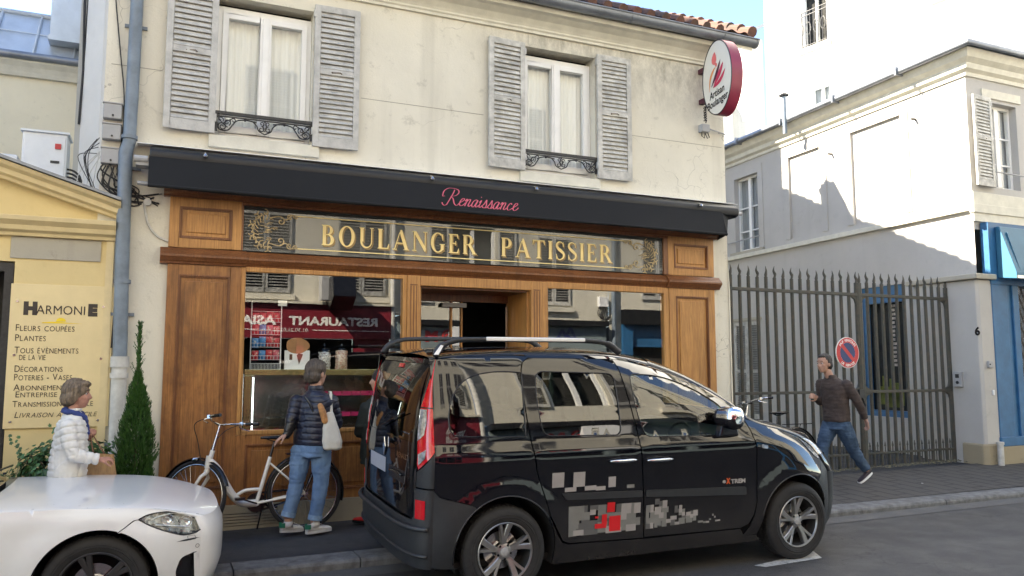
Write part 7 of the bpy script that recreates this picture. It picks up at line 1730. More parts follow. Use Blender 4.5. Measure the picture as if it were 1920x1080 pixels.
for s_ in (-1, 1):
    f = cside(s_); fl_ = (s_ == 1)
    panel(f, cwing, [], .04, flip=fl_).build('front_wing', M_wcar, car, smooth=30, local=True)
    b_ = panel(f, cbump, [scoop], .035, flip=fl_).build('front_bumper_side', M_wcar, car, smooth=30, local=True)
    panel(f, scoop, [], .04, off=-.03, flange=0, flip=fl_).build('air_intake', M_blk, b_, smooth=True, local=True)
    g = MB(); panel(f, [(.565, .46), (.590, .468), (.592, .30), (.575, .28)], [], .03, off=.003, flange=.004, flip=fl_, mb=g); g.build('intake_blade', M_wcar, b_, local=True, smooth=30)
    # scraped corner and washer cover
    g = MB(); panel(f, [(.455, .548), (.50, .556), (.555, .560), (.60, .556), (.55, .552), (.52, .546)], [], .03, off=.0012, flange=0, flip=fl_, mb=g)
    if s_ == -1: g.build('scrape', M_plast, b_, local=True)
    g = MB(); lp = rnd([(.52, .575), (.565, .577), (.575, .552), (.53, .549)], .006); g.tube([f(x, z, .001) for x, z in lp], .0014, 4, closed=True); c = (.585, .505); g.tube([f(c[0] + .011 * cos(2 * pi * k / 14), c[1] + .012 * sin(2 * pi * k / 14), .001) for k in range(14)], .0016, 4, closed=True); g.build('bumper_detail', M_plast, b_, local=True)
    # headlight: dark bowl, lens tubes, clear cover
    h_ = panel(f, hl_, [], .03, off=-.045, flange=0, flip=fl_).build('headlight', pm('headlamp_bowl', (.32, .33, .35), .22, metal=.8, var=.5, scale=25), car, smooth=True, local=True)
    g = MB(); panel(f, hl_, [], .03, off=.001, flange=.02, flip=fl_, mb=g); g.build('lens_cover', glassmat('lens_cover_glass', (.80, .85, .88), 1.6), h_, smooth=35, local=True)
    g = MB()
    for x, z, r in ((.40, .685, .036), (.51, .662, .040)):
        p = f(x, z, -.02); g.lathe([(r, .0), (r * .95, .004), (r * .85, -.01), (r * .6, -.02), (0, -.022)], p, 'y', 20)
    g.build('lamp_lens', M_chrome, h_, smooth=True, local=True)
    g = MB(); g.tube([f(x, z, -.004) for x, z in dens(hl_, .03)], .006, 6, closed=True); g.build('lamp_surround', M_blk, h_, smooth=True, local=True)
    g = MB(); g.tube([f(.30 + .27 * t, .700 + .025 * sin(pi * t), -.012) for t in [i / 10 for i in range(11)]], .005, 6); g.tube([f(.33 + .2 * t, .665 - .035 * t, -.012) for t in [i / 10 for i in range(11)]], .004, 6); g.build('light_bar', M_white_p, h_, smooth=True, local=True)
    for hx in (0.0, -2.69):
        make_wheel(car, (hx, s_ * .868, .31), s_, .312, .218, .205, (M_tyre, M_alloyd if hx == 0 else M_alloyd, M_under), 5, 1)
    g = MB()
    for hx in (0, -2.69):
        pts = arcpts(hx, .31, CA - .002, -18, 198, 26); n = len(pts)
        g.add([(x, s_ * (cS(x, max(.22, z)) - .006), z) for x, z in pts] + [(x, s_ * .45, z) for x, z in pts], [(i, i + 1, n + i + 1, n + i) for i in range(n - 1)])
    g.build('wheel_arch_liner', M_under, car, local=True)
    # doors, rear quarter and glass (outside the picture)
    dwin = [(-1.02, .95), (-1.08, 1.03), (-1.38, 1.235), (-1.72, 1.335), (-1.86, 1.345), (-1.83, .965)]
    rwin = [(-1.90, .965), (-1.93, 1.345), (-2.5, 1.33), (-2.95, 1.22), (-3.0, 1.04), (-2.5, .98)]
    d1 = panel(f, [(-.806, .22), (-.806, .825), (-1.0, .98), (-1.35, 1.245), (-1.70, 1.355), (-1.88, 1.375), (-1.87, .22)], [dwin], .06, flip=fl_).build('front_door', M_wcar, car, smooth=30, local=True)
    panel(f, dwin, [], .06, off=-.006, flange=0, flip=fl_).build('window', M_tint, d1, smooth=True, local=True)
    d2 = panel(f, [(-1.876, .22), (-1.886, 1.377), (-2.2, 1.385), (-2.7, 1.33), (-3.1, 1.21), (-3.35, 1.0), (-3.45, .80), (-3.45, .25), (-3.05, .22)] + arcpts(-2.69, .31, CA + .004, -12, 192, 24) + [(-2.33, .22)][:0], [rwin], .06, flip=fl_).build('rear_quarter', M_wcar, car, smooth=30, local=True)
    panel(f, rwin, [], .06, off=-.006, flange=0, flip=fl_).build('window', M_tint, d2, smooth=True, local=True)
    g = MB(); g.ball((-.98, s_ * .98, 1.0), (.10, .10, .075), 14); g.cyl((-.98, s_ * .82, .96), (-.98, s_ * .93, .985), .025, None, 8); g.build('door_mirror', M_wcar, car, smooth=True, local=True)
    g = MB(); g.tube([f(-1.58 + .2 * t, .83, .02 * sin(pi * t) + .008) for t in [i / 8 for i in range(9)]], .010, 6); g.build('door_handle', M_wcar, d1, smooth=True, local=True)
    g = MB(); panel(crear, [(s_ * 50, .72), (s_ * 89, .72), (s_ * 89, .84), (s_ * 50, .84)], [], .05, off=.006, flange=.01, sx=60, flip=(s_ < 0), mb=g); g.build('tail_light', M_redl, car, smooth=35, local=True)
panel(chood, rnd([(-84.5, -.66), (84.5, -.66), (82, .0), (79, .40), (68, .56), (-68, .56), (-79, .40), (-82, .0)], [.02, .02, .3, .1, .1, .1, .1, .3]), [], .05, sx=60, off=.001, flange=.012, flip=True).build('bonnet', M_wcar, car, smooth=30, local=True)
for s_ in (-1, 1): panel(chood, [(s_ * 86.0, -.72), (s_ * 90, -.72), (s_ * 90, .56), (s_ * 68.9, .565), (s_ * 80.6, .41), (s_ * 83.6, .0)], [], .04, sx=60, flange=.008, flip=(s_ > 0)).build('wing_top', M_wcar, car, smooth=30, local=True)
panel(cfront, [(-90, .14), (90, .14), (90, .69), (-90, .69)], [rnd([(-9, .46), (-.6, .45), (-.6, .66), (-9, .66)], .03), rnd([(9, .46), (.6, .45), (.6, .66), (9, .66)], .03)], .05, sx=60, flange=.02, flip=True).build('front_bumper', M_wcar, car, smooth=30, local=True)
g = MB()
for s_ in (-1, 1):
    for k in range(9): p_ = .8 + 8 * (k / 8) ** 2; g.tube([cfront(s_ * p_, .46, -.01), cfront(s_ * p_, .66, -.01)], .005, 6)
g.build('grille_bars', M_blk, car, local=True)
g = MB(); g.box(.55, .60, -.55, .55, .40, .70); g.build('radiator_backing', M_under, car, local=True)
panel(cfront, [(-4.4, .30), (4.4, .30), (4.4, .41), (-4.4, .41)], [], .05, off=.008, flange=.008, sx=60, flip=True).build('number_plate', MATS['worn_number_plate'], car, local=True)
panel(cws, [(-76, -1.62), (76, -1.62), (80, -.74), (-80, -.74)], [], .06, sx=60, flange=0, flip=True).build('windscreen', M_ctint, car, smooth=True, local=True)
for s_ in (-1, 1): panel(cws, [(s_ * 76, -1.62), (s_ * 90, -1.62), (s_ * 90, -.72), (s_ * 80, -.74)], [], .06, sx=60, flange=0, flip=(s_ > 0)).build('screen_pillar', M_wcar, car, smooth=True, local=True)
panel(croof, [(-90, -3.45), (90, -3.45), (90, -1.62), (-90, -1.62)], [], .08, sx=60, flange=0, flip=True).build('roof', M_wcar, car, smooth=True, local=True)
panel(crear, [(-90, .2), (90, .2), (90, .80), (-90, .80)], [], .06, sx=60, flange=0).build('rear_bumper', M_wcar, car, smooth=True, local=True)
g = MB(); g.box(-3.3, -1.0, -.70, .70, .18, .55); g.box(-.95, .5, -.52, .52, .2, .62); g.box(-1.05, -.70, -.6, .6, .62, .88); g.build('underbody', M_under, car, local=True)
for s_ in (-1, 1): MB().box(-2.31, -.40, s_ * .82 - .03, s_ * .82 + .03, .16, .24).build('sill', M_blk, car, local=True)
g = MB()
for s_ in (-1, 1):
    g.tube([(-.70, s_ * .05, .945), (-.66, s_ * .55, .935)], .008, 6); g.tube([(-.74, s_ * .02, .95), (-.70, s_ * .05, .945)], .012, 6)
g.build('windscreen_wiper', M_blk, car, local=True)
g = MB()
for q in range(30): x = -.60 + random.uniform(0, 1.0); p = chood(random.uniform(-85, -45), x, .0015); g.add([p + Vector((random.uniform(-.012, .012), random.uniform(-.01, .01), 0)) for _ in range(4)], [(0, 1, 2, 3)]) if q < 9 else None
g.build('fallen_leaf', M_plast, car, local=True)

# ================================================================== bicycles
M_bikew = pm('cream_frame_paint', (.76, .75, .70), .3, var=.06, coat=.4)
M_biked = pm('dark_frame_paint', (.03, .03, .032), .35, var=.1, coat=.3)
def make_bike(name, label, loc, rotz, lean, steer, fm, W=.66, rack=True, full=True):
    """x forward from rear hub; low step-through frame"""
    t = thing(name, label, 'bicycle', loc, rot=(lean, 0, rotz)); R_ = W / 2; wb = 1.01
    BB = Vector((.44, 0, .28)); SC = Vector((.325, 0, .70)); HT = Vector((.84, 0, .78)); HB = Vector((.885, 0, .60)); RH = Vector((0, 0, R_)); FH = Vector((wb, 0, R_))
    def T(mb, pts, r, n=10): mb.tube(catmull(pts, 6), r, n)
    g = MB(); T(g, [HB + Vector((-.01, 0, .09)), Vector((.79, 0, .60)), Vector((.67, 0, .385)), Vector((.57, 0, .29)), BB], .035); T(g, [Vector((.635, 0, .35)), Vector((.54, 0, .40)), Vector((.405, 0, .405))], .016)
    g.cyl(BB, SC, .018); g.cyl(HB, HT, .022, None, 14); g.tube([HB + Vector((-.02, 0, .13)), HB + Vector((-.005, 0, .02))], .03, 12)
    for s_ in (-1, 1): g.tube([BB + Vector((0, s_ * .03, 0)), RH + Vector((.0, s_ * .062, 0))], .011, 8); g.tube([SC + Vector((0, s_ * .015, -.06)), RH + Vector((0, s_ * .062, 0))], .009, 8)
    g.cyl(BB + Vector((0, -.04, 0)), BB + Vector((0, .04, 0)), .024); fr = g.build('frame', fm, t, smooth=40, local=True)
    # front end turned by the steering angle about the head tube
    ax = (HT - HB).normalized(); Q = Matrix.Translation(HB) @ Matrix.Rotation(steer, 4, ax) @ Matrix.Translation(-HB)
    def TQ(mb): mb.v = [Q @ p for p in mb.v]; return mb
    g = MB()
    g.cyl(HB + ax * -.03, HB, .025)
    for s_ in (-1, 1): g.tube([HB + ax * -.03 + Vector((0, s_ * .01, 0)), HB + Vector((.02, s_ * .055, -.06)), FH + Vector((-.03, s_ * .058, .08)), FH + Vector((0, s_ * .055, 0))], [.017, .017, .013, .009], 10)
    TQ(g).build('fork', fm, t, smooth=40, local=True)
    g = MB(); g.cyl(HT, HT + ax * .10, .013); g.tube([HT + ax * .10, HT + ax * .24], .011, 10); st = TQ(g).build('stem', M_chrome, t, smooth=40, local=True)
    top = HT + ax * .24
    g = MB(); bar = [Vector((-.20, s_, 0)) for s_ in ()]
    bar = catmull([top + Vector((-.17, -.30, .035)), top + Vector((-.08, -.27, .035)), top + Vector((.0, -.14, .02)), top + Vector((.01, 0, .0)), top + Vector((.0, .14, .02)), top + Vector((-.08, .27, .035)), top + Vector((-.17, .30, .035))], 6); g.tube(bar, .011, 10); hb = TQ(g).build('handlebar', M_chrome, t, smooth=True, local=True)
    for s_ in (-1, 1):
        g = MB(); g.tube([top + Vector((-.09, s_ * .275, .035)), top + Vector((-.21, s_ * .31, .033))], .016, 10); TQ(g).build('grip', M_blk, hb, smooth=40, local=True)
        g = MB(); g.tube(catmull([top + Vector((-.06, s_ * .25, .03)), top + Vector((-.02, s_ * .28, .005)), top + Vector((-.10, s_ * .33, -.03))], 4), .006, 6); g.box(*(lambda c: (c.x - .015, c.x + .015, c.y - .015, c.y + .015, c.z - .012, c.z + .02))(top + Vector((-.06, s_ * .255, .03)))); TQ(g).build('brake_lever', M_steel, hb, smooth=40, local=True)
    for s_ in (-1, 1):
        g = MB(); g.tube(catmull([top + Vector((-.06, s_ * .25, .03)), top + Vector((.10, s_ * .24, -.02)), top + Vector((.14, s_ * .12, -.16)), HB + Vector((.04, s_ * .03, .05))], 6), .004, 5); TQ(g).build('brake_cable', M_cable, t, smooth=True, local=True)
    def wheel(c, qt, nm):
        n = 48; g = MB(); g.tube([c + Vector(((R_ - .018) * cos(2 * pi * k / n), 0, (R_ - .018) * sin(2 * pi * k / n))) for k in range(n)], .019, 8, closed=True)
        if qt: TQ(g)
        ty = g.build('wheel', M_tyre, t, smooth=True, local=True)
        g = MB(); g.tube([c + Vector(((R_ - .042) * cos(2 * pi * k / n), 0, (R_ - .042) * sin(2 * pi * k / n))) for k in range(n)], .009, 6, closed=True)
        if qt: TQ(g)
        g.build('rim', M_steel, ty, smooth=True, local=True)
        g = MB(); g.tube([c + Vector(((R_ - .030) * cos(2 * pi * k / n), -.0185, (R_ - .030) * sin(2 * pi * k / n))) for k in range(n)], .0022, 4, closed=True)
        if qt: TQ(g)
        g.build('reflective_strip', M_white_p, ty, smooth=True, local=True)
        g = MB()
        for k in range(32):
            a = 2 * pi * k / 32; b_ = a + (.35 if k % 2 else -.35); s_ = 1 if (k // 2) % 2 else -1
            g.cyl(c + Vector((.022 * cos(b_), s_ * .03, .022 * sin(b_))), c + Vector(((R_ - .045) * cos(a), 0, (R_ - .045) * sin(a))), .0012, None, 4)
        g.cyl(c + Vector((0, -.05, 0)), c + Vector((0, .05, 0)), .022 if not qt else .016, None, 12)
        if qt: TQ(g)
        g.build('spokes', M_steel, ty, local=True)
        g = MB(); ns = 30; a0, a1 = (-15, 195) if not qt else (20, 165)
        pr = [(-.028, -.012), (-.015, .002), (0, .006), (.015, .002), (.028, -.012)]
        g.add([c + Vector(((R_ + .018 + q[1]) * cos(radians(a0 + (a1 - a0) * i / ns)), q[0], (R_ + .018 + q[1]) * sin(radians(a0 + (a1 - a0) * i / ns)))) for i in range(ns + 1) for q in pr], [(i * 5 + j, (i + 1) * 5 + j, (i + 1) * 5 + j + 1, i * 5 + j + 1) for i in range(ns) for j in range(4)])
        if qt: TQ(g)
        g.build('mudguard', M_blk, t, smooth=True, local=True)
    wheel(RH, False, 'r'); wheel(FH, True, 'f')
    g = MB(); g.cyl(SC, SC + Vector((-.035, 0, .14)), .0125); g.build('seat_post', M_blk, t, smooth=40, local=True)
    sp_ = SC + Vector((-.035, 0, .15)); g = MB(); rows = [(-.13, .075, .030), (-.10, .085, .036), (-.04, .075, .034), (.02, .045, .030), (.08, .025, .026), (.13, .015, .018)]
    n = 12; g.add([sp_ + Vector((x, w_ * cos(2 * pi * k / n), .03 + h_ * .6 * sin(2 * pi * k / n))) for x, w_, h_ in rows for k in range(n)], [(i * n + k, i * n + (k + 1) % n, (i + 1) * n + (k + 1) % n, (i + 1) * n + k) for i in range(5) for k in range(n)] + [tuple(range(n))[::-1], tuple(range(5 * n, 6 * n))]); g.tube([sp_ + Vector((-.08, .03, .01)), sp_ + Vector((0, .02, -.01)), sp_ + Vector((.07, .01, .015))], .005, 5); g.tube([sp_ + Vector((-.08, -.03, .01)), sp_ + Vector((0, -.02, -.01)), sp_ + Vector((.07, -.01, .015))], .005, 5); g.build('saddle', M_blk, t, smooth=50, local=True)
    g = MB(); g.cyl(BB + Vector((0, -.05, 0)), BB + Vector((0, -.045, 0)), .09, None, 28); g.build('chainring', M_blk, t, smooth=40, local=True)
    g = MB(); g.tube([BB + Vector((0, -.055, .085)), RH + Vector((0, -.055, .035))], .010, 6); g.tube([BB + Vector((0, -.055, -.085)), RH + Vector((0, -.055, -.035))], .010, 6); g.build('chain_guard', M_blk, t, local=True)
    for s_, a in ((-1, radians(200)), (1, radians(20))):
        d = Vector((cos(a), 0, sin(a))) * .165; g = MB(); g.tube([BB + Vector((0, s_ * .06, 0)), BB + d + Vector((0, s_ * .075, 0))], .008, 6); p = BB + d + Vector((0, s_ * .12, 0)); g.box(p.x - .045, p.x + .045, p.y - .04, p.y + .04, p.z - .012, p.z + .012); g.build('pedal', M_blk, t, local=True)
    g = MB(); g.tube([BB + Vector((-.06, -.03, -.02)), BB + Vector((-.02, -.10, -.25))], .008, 6); g.build('kick_stand', M_blk, t, local=True)
    g = MB(); g.tube(catmull([HB + Vector((.03, 0, .06)), HB + Vector((.09, 0, .07)), HB + Vector((.12, 0, .09))], 3), .008, 6); g.lathe([(.0, 0), (.025, .005), (.032, .03), (.032, .05), (0, .052)], HB + Vector((.09, 0, .10)), 'x', 14); TQ(g).build('front_lamp', M_steel, t, smooth=40, local=True)
    if rack:
        g = MB(); 
        for s_ in (-1, 1): g.tube([(-.24, s_ * .06, .72), (.18, s_ * .05, .72)], .006, 6); g.tube([(-.15, s_ * .06, .72), RH + Vector((0, s_ * .068, 0))], .005, 6)
        for x in (-.24, -.1, .05, .18): g.tube([(x, -.06, .72), (x, .06, .72)], .005, 6)
        g.build('luggage_rack', M_blk, t, local=True)
    return t, fr
# the hired-looking white one: rear hub right of the man's legs, front wheel turned and hidden by the white car
bk, frm = make_bike('bicycle', 'white step-through bicycle leaning by the shopfront stall riser', (1.36, -.40, .175), radians(180 - 2), radians(3), radians(-38), M_bikew, .70)
g = MB(); vs, fs = text_mesh('Gitane', .05, shear=.2); c0 = Vector((.845, -.0, .62)); dirx = Vector((-.56, 0, -.83)).normalized() * -1; 
g = MB(); put_text(g, 'Gitane', (.845, .0335, .600), Vector((-.53, 0, -.85)).normalized(), Vector((.85, 0, -.53)).normalized() * -1 * -1, .055, width=.20, shear=.25); g.v = [p + Vector((-.02, 0, .01)) for p in g.v]; g.build('lettering', M_ink, frm, local=True)
make_bike('bicycle', 'dark bicycle with a rear rack leaning on the passage gate behind the van', (8.02, .12, .235), radians(180), radians(5), radians(-15), M_biked, .66)
# ================================================================== people
from mathutils import noise as mnoise
def remesh(mb, voxel, smooth=3, post=None):
    """weld overlapping volumes into one continuous skin, then shape its surface"""
    me = bpy.data.meshes.new('tmp'); me.from_pydata([tuple(p) for p in mb.v], [], mb.f); me.update(); ob = bpy.data.objects.new('tmp', me); col.objects.link(ob)
    m = ob.modifiers.new('r', 'REMESH'); m.mode = 'VOXEL'; m.voxel_size = voxel
    if smooth: k = ob.modifiers.new('s', 'SMOOTH'); k.factor = .5; k.iterations = smooth
    dg = bpy.context.evaluated_depsgraph_get(); e = bpy.data.meshes.new_from_object(ob.evaluated_get(dg)); out = MB()
    vs = [v.co.copy() for v in e.vertices]; ns = [v.normal.copy() for v in e.vertices]
    if post: vs = [v + n * post(v, n) for v, n in zip(vs, ns)]
    out.v = vs; out.f = [list(p.vertices) for p in e.polygons]; out.m = [0] * len(out.f)
    bpy.data.objects.remove(ob); bpy.data.meshes.remove(me); bpy.data.meshes.remove(e); return out
def caps(mb, pts, rs, n=14, sub=0):
    """tapered limb with rounded ends through joints"""
    P = [Vector(p) for p in pts]
    if sub:
        m = len(P); P2 = catmull(P, sub); R2 = []
        for i in range(len(P2)): t = i / (len(P2) - 1) * (m - 1); k = min(int(t), m - 2); R2.append(rs[k] + (rs[k + 1] - rs[k]) * (t - k))
        P, rs = P2, R2
    mb.tube(P, list(rs), n)
    for p, r in ((P[0], rs[0]), (P[-1], rs[-1])): mb.ball(p, r * .995, 12)
    for p, r in list(zip(P, rs))[1:-1]: mb.ball(p, r * .99, 10)
def loft(mb, secs, n=24):
    """secs: (centre, half width, half depth, heading)"""
    vs = []
    for c, a, b, h in secs:
        c = Vector(c)
        for k in range(n):
            t = 2 * pi * k / n; x, y = a * abs(cos(t)) ** .85 * (1 if cos(t) > 0 else -1), b * sin(t); vs.append(c + Vector((x * cos(h) - y * sin(h), x * sin(h) + y * cos(h), 0)))
    m = len(secs); mb.add(vs, [(i * n + k, i * n + (k + 1) % n, (i + 1) * n + (k + 1) % n, (i + 1) * n + k) for i in range(m - 1) for k in range(n)] + [tuple(range(n))[::-1], tuple(range((m - 1) * n, m * n))])
def head(mb, c, yaw, pitch=0.0, s=1.0):
    """skull, jaw, nose, brow, lips, ears; yaw = direction the face looks, s scale"""
    M = Matrix.Translation(Vector(c)) @ Matrix.Rotation(yaw, 4, 'Z') @ Matrix.Rotation(pitch, 4, 'Y')
    T = lambda x, y, z: M @ Vector((x * s, y * s, z * s)); rot = (Matrix.Rotation(yaw, 3, 'Z') @ Matrix.Rotation(pitch, 3, 'Y'))
    mb.ball(T(-.012, 0, .025), (.094 * s, .074 * s, .098 * s), 20, rot); mb.ball(T(.028, 0, -.035), (.058 * s, .056 * s, .075 * s), 18, rot); mb.ball(T(.045, 0, -.082), (.032 * s, .034 * s, .026 * s), 14, rot)
    mb.ball(T(.058, 0, .032), (.024 * s, .052 * s, .016 * s), 12, rot)
    for y in (-1, 1): mb.ball(T(.050, y * .038, -.018), (.026 * s, .020 * s, .022 * s), 10, rot); mb.ball(T(-.012, y * .076, -.008), (.018 * s, .010 * s, .032 * s), 10, rot)
    mb.tube([T(.074, 0, .022), T(.088, 0, -.002), T(.100, 0, -.022), T(.084, 0, -.030)], [.009 * s, .011 * s, .014 * s, .012 * s], 10)
    for y in (-1, 1): mb.ball(T(.085, y * .012, -.027), .0095 * s, 8)
    mb.ball(T(.076, 0, -.048), (.014 * s, .024 * s, .007 * s), 10, rot); mb.ball(T(.074, 0, -.060), (.014 * s, .021 * s, .0085 * s), 10, rot)
    return T, rot
def eyes(T, s, parent, iris=(.05, .03, .02)):
    g = MB()
    for y in (-1, 1): g.ball(T(.0635, y * .031, .012), .0125 * s, 12)
    g.build('eye', pm('eye_white', (.38, .35, .33), .3), parent, smooth=True, local=True)
    g = MB()
    for y in (-1, 1): g.ball(T(.0735, y * .031, .012), .0058 * s, 10)
    g.build('iris', pm('iris', iris, .1), parent, smooth=True, local=True)
    g = MB()
    for y in (-1, 1): g.tube([T(.078, y * .016, .036), T(.079, y * .032, .041), T(.066, y * .050, .034)], [.003, .004, .002], 6)
    g.build('eyebrow', pm('brow_hair', (.06, .045, .035), .8), parent, smooth=True, local=True)
def hand(mb, w, d, up, curl=.5, s=1.0, side=1, spread=.12):
    """palm and five bent fingers. w wrist point, d pointing direction, up back-of-hand direction"""
    d = Vector(d).normalized(); up = Vector(up); up = (up - d * up.dot(d)).normalized(); lat = d.cross(up) * side; w = Vector(w)
    P = lambda a, l, u: w + d * a * s + lat * l * s + up * u * s
    loft_ = [(0, .024, .017), (.03, .034, .016), (.065, .041, .014), (.088, .039, .012)]
    n = 14; vs = []
    for a, l, u in loft_:
        for k in range(n): t = 2 * pi * k / n; vs.append(P(a, l * cos(t), u * sin(t)))
    mb.add(vs, [(i * n + k, i * n + (k + 1) % n, (i + 1) * n + (k + 1) % n, (i + 1) * n + k) for i in range(3) for k in range(n)] + [tuple(range(n))[::-1], tuple(range(3 * n, 4 * n))])
    for j, (l, L) in enumerate(((.031, .068), (.011, .078), (-.010, .073), (-.030, .058))):
        p = P(.082, l, 0); a = curl * .5; pts = [p]; seg = (L * .42, L * .32, L * .26)
        for q, sl in enumerate(seg):
            dd = (d * cos(a) - up * sin(a) + lat * (l * spread * 8 * (1 if q == 0 else .6))).normalized(); p = p + dd * sl * s; pts.append(p); a += curl * (.9 + .1 * j)
        mb.tube(pts, [.0092 * s, .0088 * s, .0080 * s, .0066 * s], 8)
        for p_, r_ in zip(pts, (.0092, .0088, .0080, .0066)): mb.ball(p_, r_ * s, 8)
    pts = [P(.018, .026, -.004), P(.045, .050, -.012), P(.070, .058, -.022 - .012 * curl), P(.092, .052, -.030 - .020 * curl)]
    mb.tube(pts, [.015 * s, .0115 * s, .0095 * s, .0075 * s], 8)
    for p_, r_ in zip(pts, (.015, .0115, .0095, .0075)): mb.ball(p_, r_ * s, 8)
def seam(segs, pitch, depth, width=.16):
    """quilting: distance along the nearest limb axis decides where the stitched lines pull the cloth in"""
    S = [(Vector(a), Vector(b), o) for a, b, o in segs]
    def f(v, n):
        best = None
        for a, b, o in S:
            d = b - a; t = max(-.1, min(1.1, (v - a).dot(d) / d.length_squared)); q = (v - (a + d * t)).length
            if best is None or q < best[0]: best = (q, t * d.length + o)
        ph = (best[1] / pitch) % 1.0; e = min(ph, 1 - ph)
        return depth * (min(1, e / width) - 1) + depth * .55 * (mnoise.noise(v * 28) * .6 + mnoise.noise(v * 55) * .4)
    return f
def wrinkle(amp, sc=(14, 14, 9), bands=0.0):
    def f(v, n): return amp * (mnoise.noise(Vector((v.x * sc[0], v.y * sc[1], v.z * sc[2]))) + .5 * mnoise.noise(Vector((v.x * sc[0] * 2, v.y * sc[1] * 2, v.z * sc[2] * 2.4)))) + bands * abs(mnoise.noise(Vector((v.x * 4, v.y * 4, v.z * 26))))
    return f
def shoe(mb_u, mb_s, heel, toe, hgt=.07, w=.042):
    h, t = Vector(heel), Vector(toe); d = t - h; L = d.length; f = d.normalized(); l = Vector((-f.y, f.x, 0)).normalized(); up = l.cross(f) * -1
    if up.z < 0: up = -up
    secs = [(0, .026, .062, .0), (.05, .032, .070, 0), (.30, .034, .066, 0), (.45, .037, .050, 0), (.70, .043, .040, 0), (.90, .038, .032, 0), (1.0, .022, .020, 0)]
    n = 14; vs = []
    for a, ww, hh, _ in secs:
        for k in range(n): q = 2 * pi * k / n; vs.append(h + f * a * L + l * ww * cos(q) + up * (.016 + hh * (.5 + .5 * sin(q))))
    mb_u.add(vs, [(i * n + k, i * n + (k + 1) % n, (i + 1) * n + (k + 1) % n, (i + 1) * n + k) for i in range(6) for k in range(n)] + [tuple(range(n))[::-1], tuple(range(6 * n, 7 * n))])
    vs = []
    for z in (.0, .024):
        for k in range(24):
            q = 2 * pi * k / 24; a = .5 - .52 * cos(q); ww = .044 * (abs(sin(q)) ** .6) * (1 if sin(q) > 0 else -1) * (.78 + .3 * a); vs.append(h + f * a * L + l * ww + up * z)
    mb_s.add(vs, [(k, (k + 1) % 24, 24 + (k + 1) % 24, 24 + k) for k in range(24)] + [tuple(range(24))[::-1], tuple(range(24, 48))])
def hairmat(name, c): return pm(name, c, .55, var=.6, scale=18, stretch=(3, 3, .6), bump=.6, bscale=90)
M_skin = pm('skin', (.44, .25, .18), .5, var=.14, scale=25, bump=.08, bscale=300, spec=.4)
M_skin2 = pm('weathered_skin', (.42, .21, .15), .5, var=.2, scale=25, bump=.1, bscale=300, spec=.4)
M_jean = pm('light_blue_denim', (.15, .25, .40), .85, var=.4, scale=5, bump=.35, bscale=300, c2=(.075, .145, .27), ramp=(.34, .64))
M_jeand = pm('dark_blue_denim', (.055, .10, .17), .85, var=.5, scale=5, bump=.35, bscale=300, c2=(.02, .045, .085), ramp=(.36, .62))
M_navy = pm('navy_nylon', (.012, .015, .032), .42, var=.3, scale=8, bump=.1, bscale=200)
M_leather = pm('black_leather', (.012, .012, .013), .3, var=.3, scale=12, bump=.3, bscale=60)
M_whitej = pm('white_nylon', (.68, .67, .63), .5, var=.06, scale=8, bump=.08, bscale=200)
M_knit = pm('brown_knit', (.060, .043, .038), .9, var=.25, scale=12, bump=.5, bscale=260)
M_tote = pm('cream_canvas', (.60, .575, .50), .85, var=.10, scale=6, bump=.4, bscale=400)
M_sock = pm('white_sock', (.6, .6, .6), .9)

# ---- the man at the counter, back to us
O1 = Vector((1.38, -.55, .182)); man = thing('person', 'person seen from behind in navy padded jacket and light jeans at the bakery counter', 'person', O1)
s1 = 1.0; hd = radians(40)
sk = MB(); T1, r1 = head(sk, (.040, .01, 1.475), radians(38), 0.05, 1.08)
caps(sk, [(.030, 0, 1.24), (.030, .0, 1.40)], [.055, .052]); loft(sk, [((.0, 0, .80), .14, .10, hd - pi / 2), ((.01, 0, 1.0), .13, .09, hd - pi / 2), ((.03, 0, 1.2), .15, .09, hd - pi / 2), ((.03, 0, 1.27), .08, .06, hd - pi / 2)])
caps(sk, [(-.135, .03, 1.21), (-.185, -.02, 1.02), (-.235, -.03, .925)], [.045, .038, .026]); caps(sk, [(.18, -.02, 1.21), (.25, .02, .98), (.22, .20, .96)], [.045, .038, .028])
hand(sk, (-.235, -.03, .92), (-.75, .0, -.55), (-.45, 0, .9), .28, 1.0, -1, .16); hand(sk, (.22, .20, .96), (.0, 1, .1), (0, -.1, 1), .9, 1.0, 1)
for x, y, kx, ky, ax, ay in ((-.07, .035, -.115, .02, -.195, .01), (.095, -.035, .095, -.05, .035, -.06)): caps(sk, [(x, y, .80), (kx, ky, .46), (ax, ay, .10)], [.075, .05, .035])
body = remesh(sk, .0065, 2).build('body', M_skin, man, smooth=True, local=True)
eyes(T1, 1.08, body)
g = MB(); T, rt = T1, r1; g.ball(T(-.020, 0, .040), (.103 * 1.08, .086 * 1.08, .096 * 1.08), 20, rt); g.ball(T(-.05, 0, -.015), (.070 * 1.08, .080 * 1.08, .080 * 1.08), 16, rt); g.ball(T(.03, 0, .088), (.062, .07, .034), 14, rt)
remesh(g, .007, 1, lambda v, n: .007 * mnoise.noise(Vector((v.x * 70, v.y * 70, v.z * 18))) + .004 * mnoise.noise(Vector((v.x * 160, v.y * 160, v.z * 50)))).build('hair', hairmat('brown_grey_hair', (.075, .058, .045)), man, smooth=True, local=True)
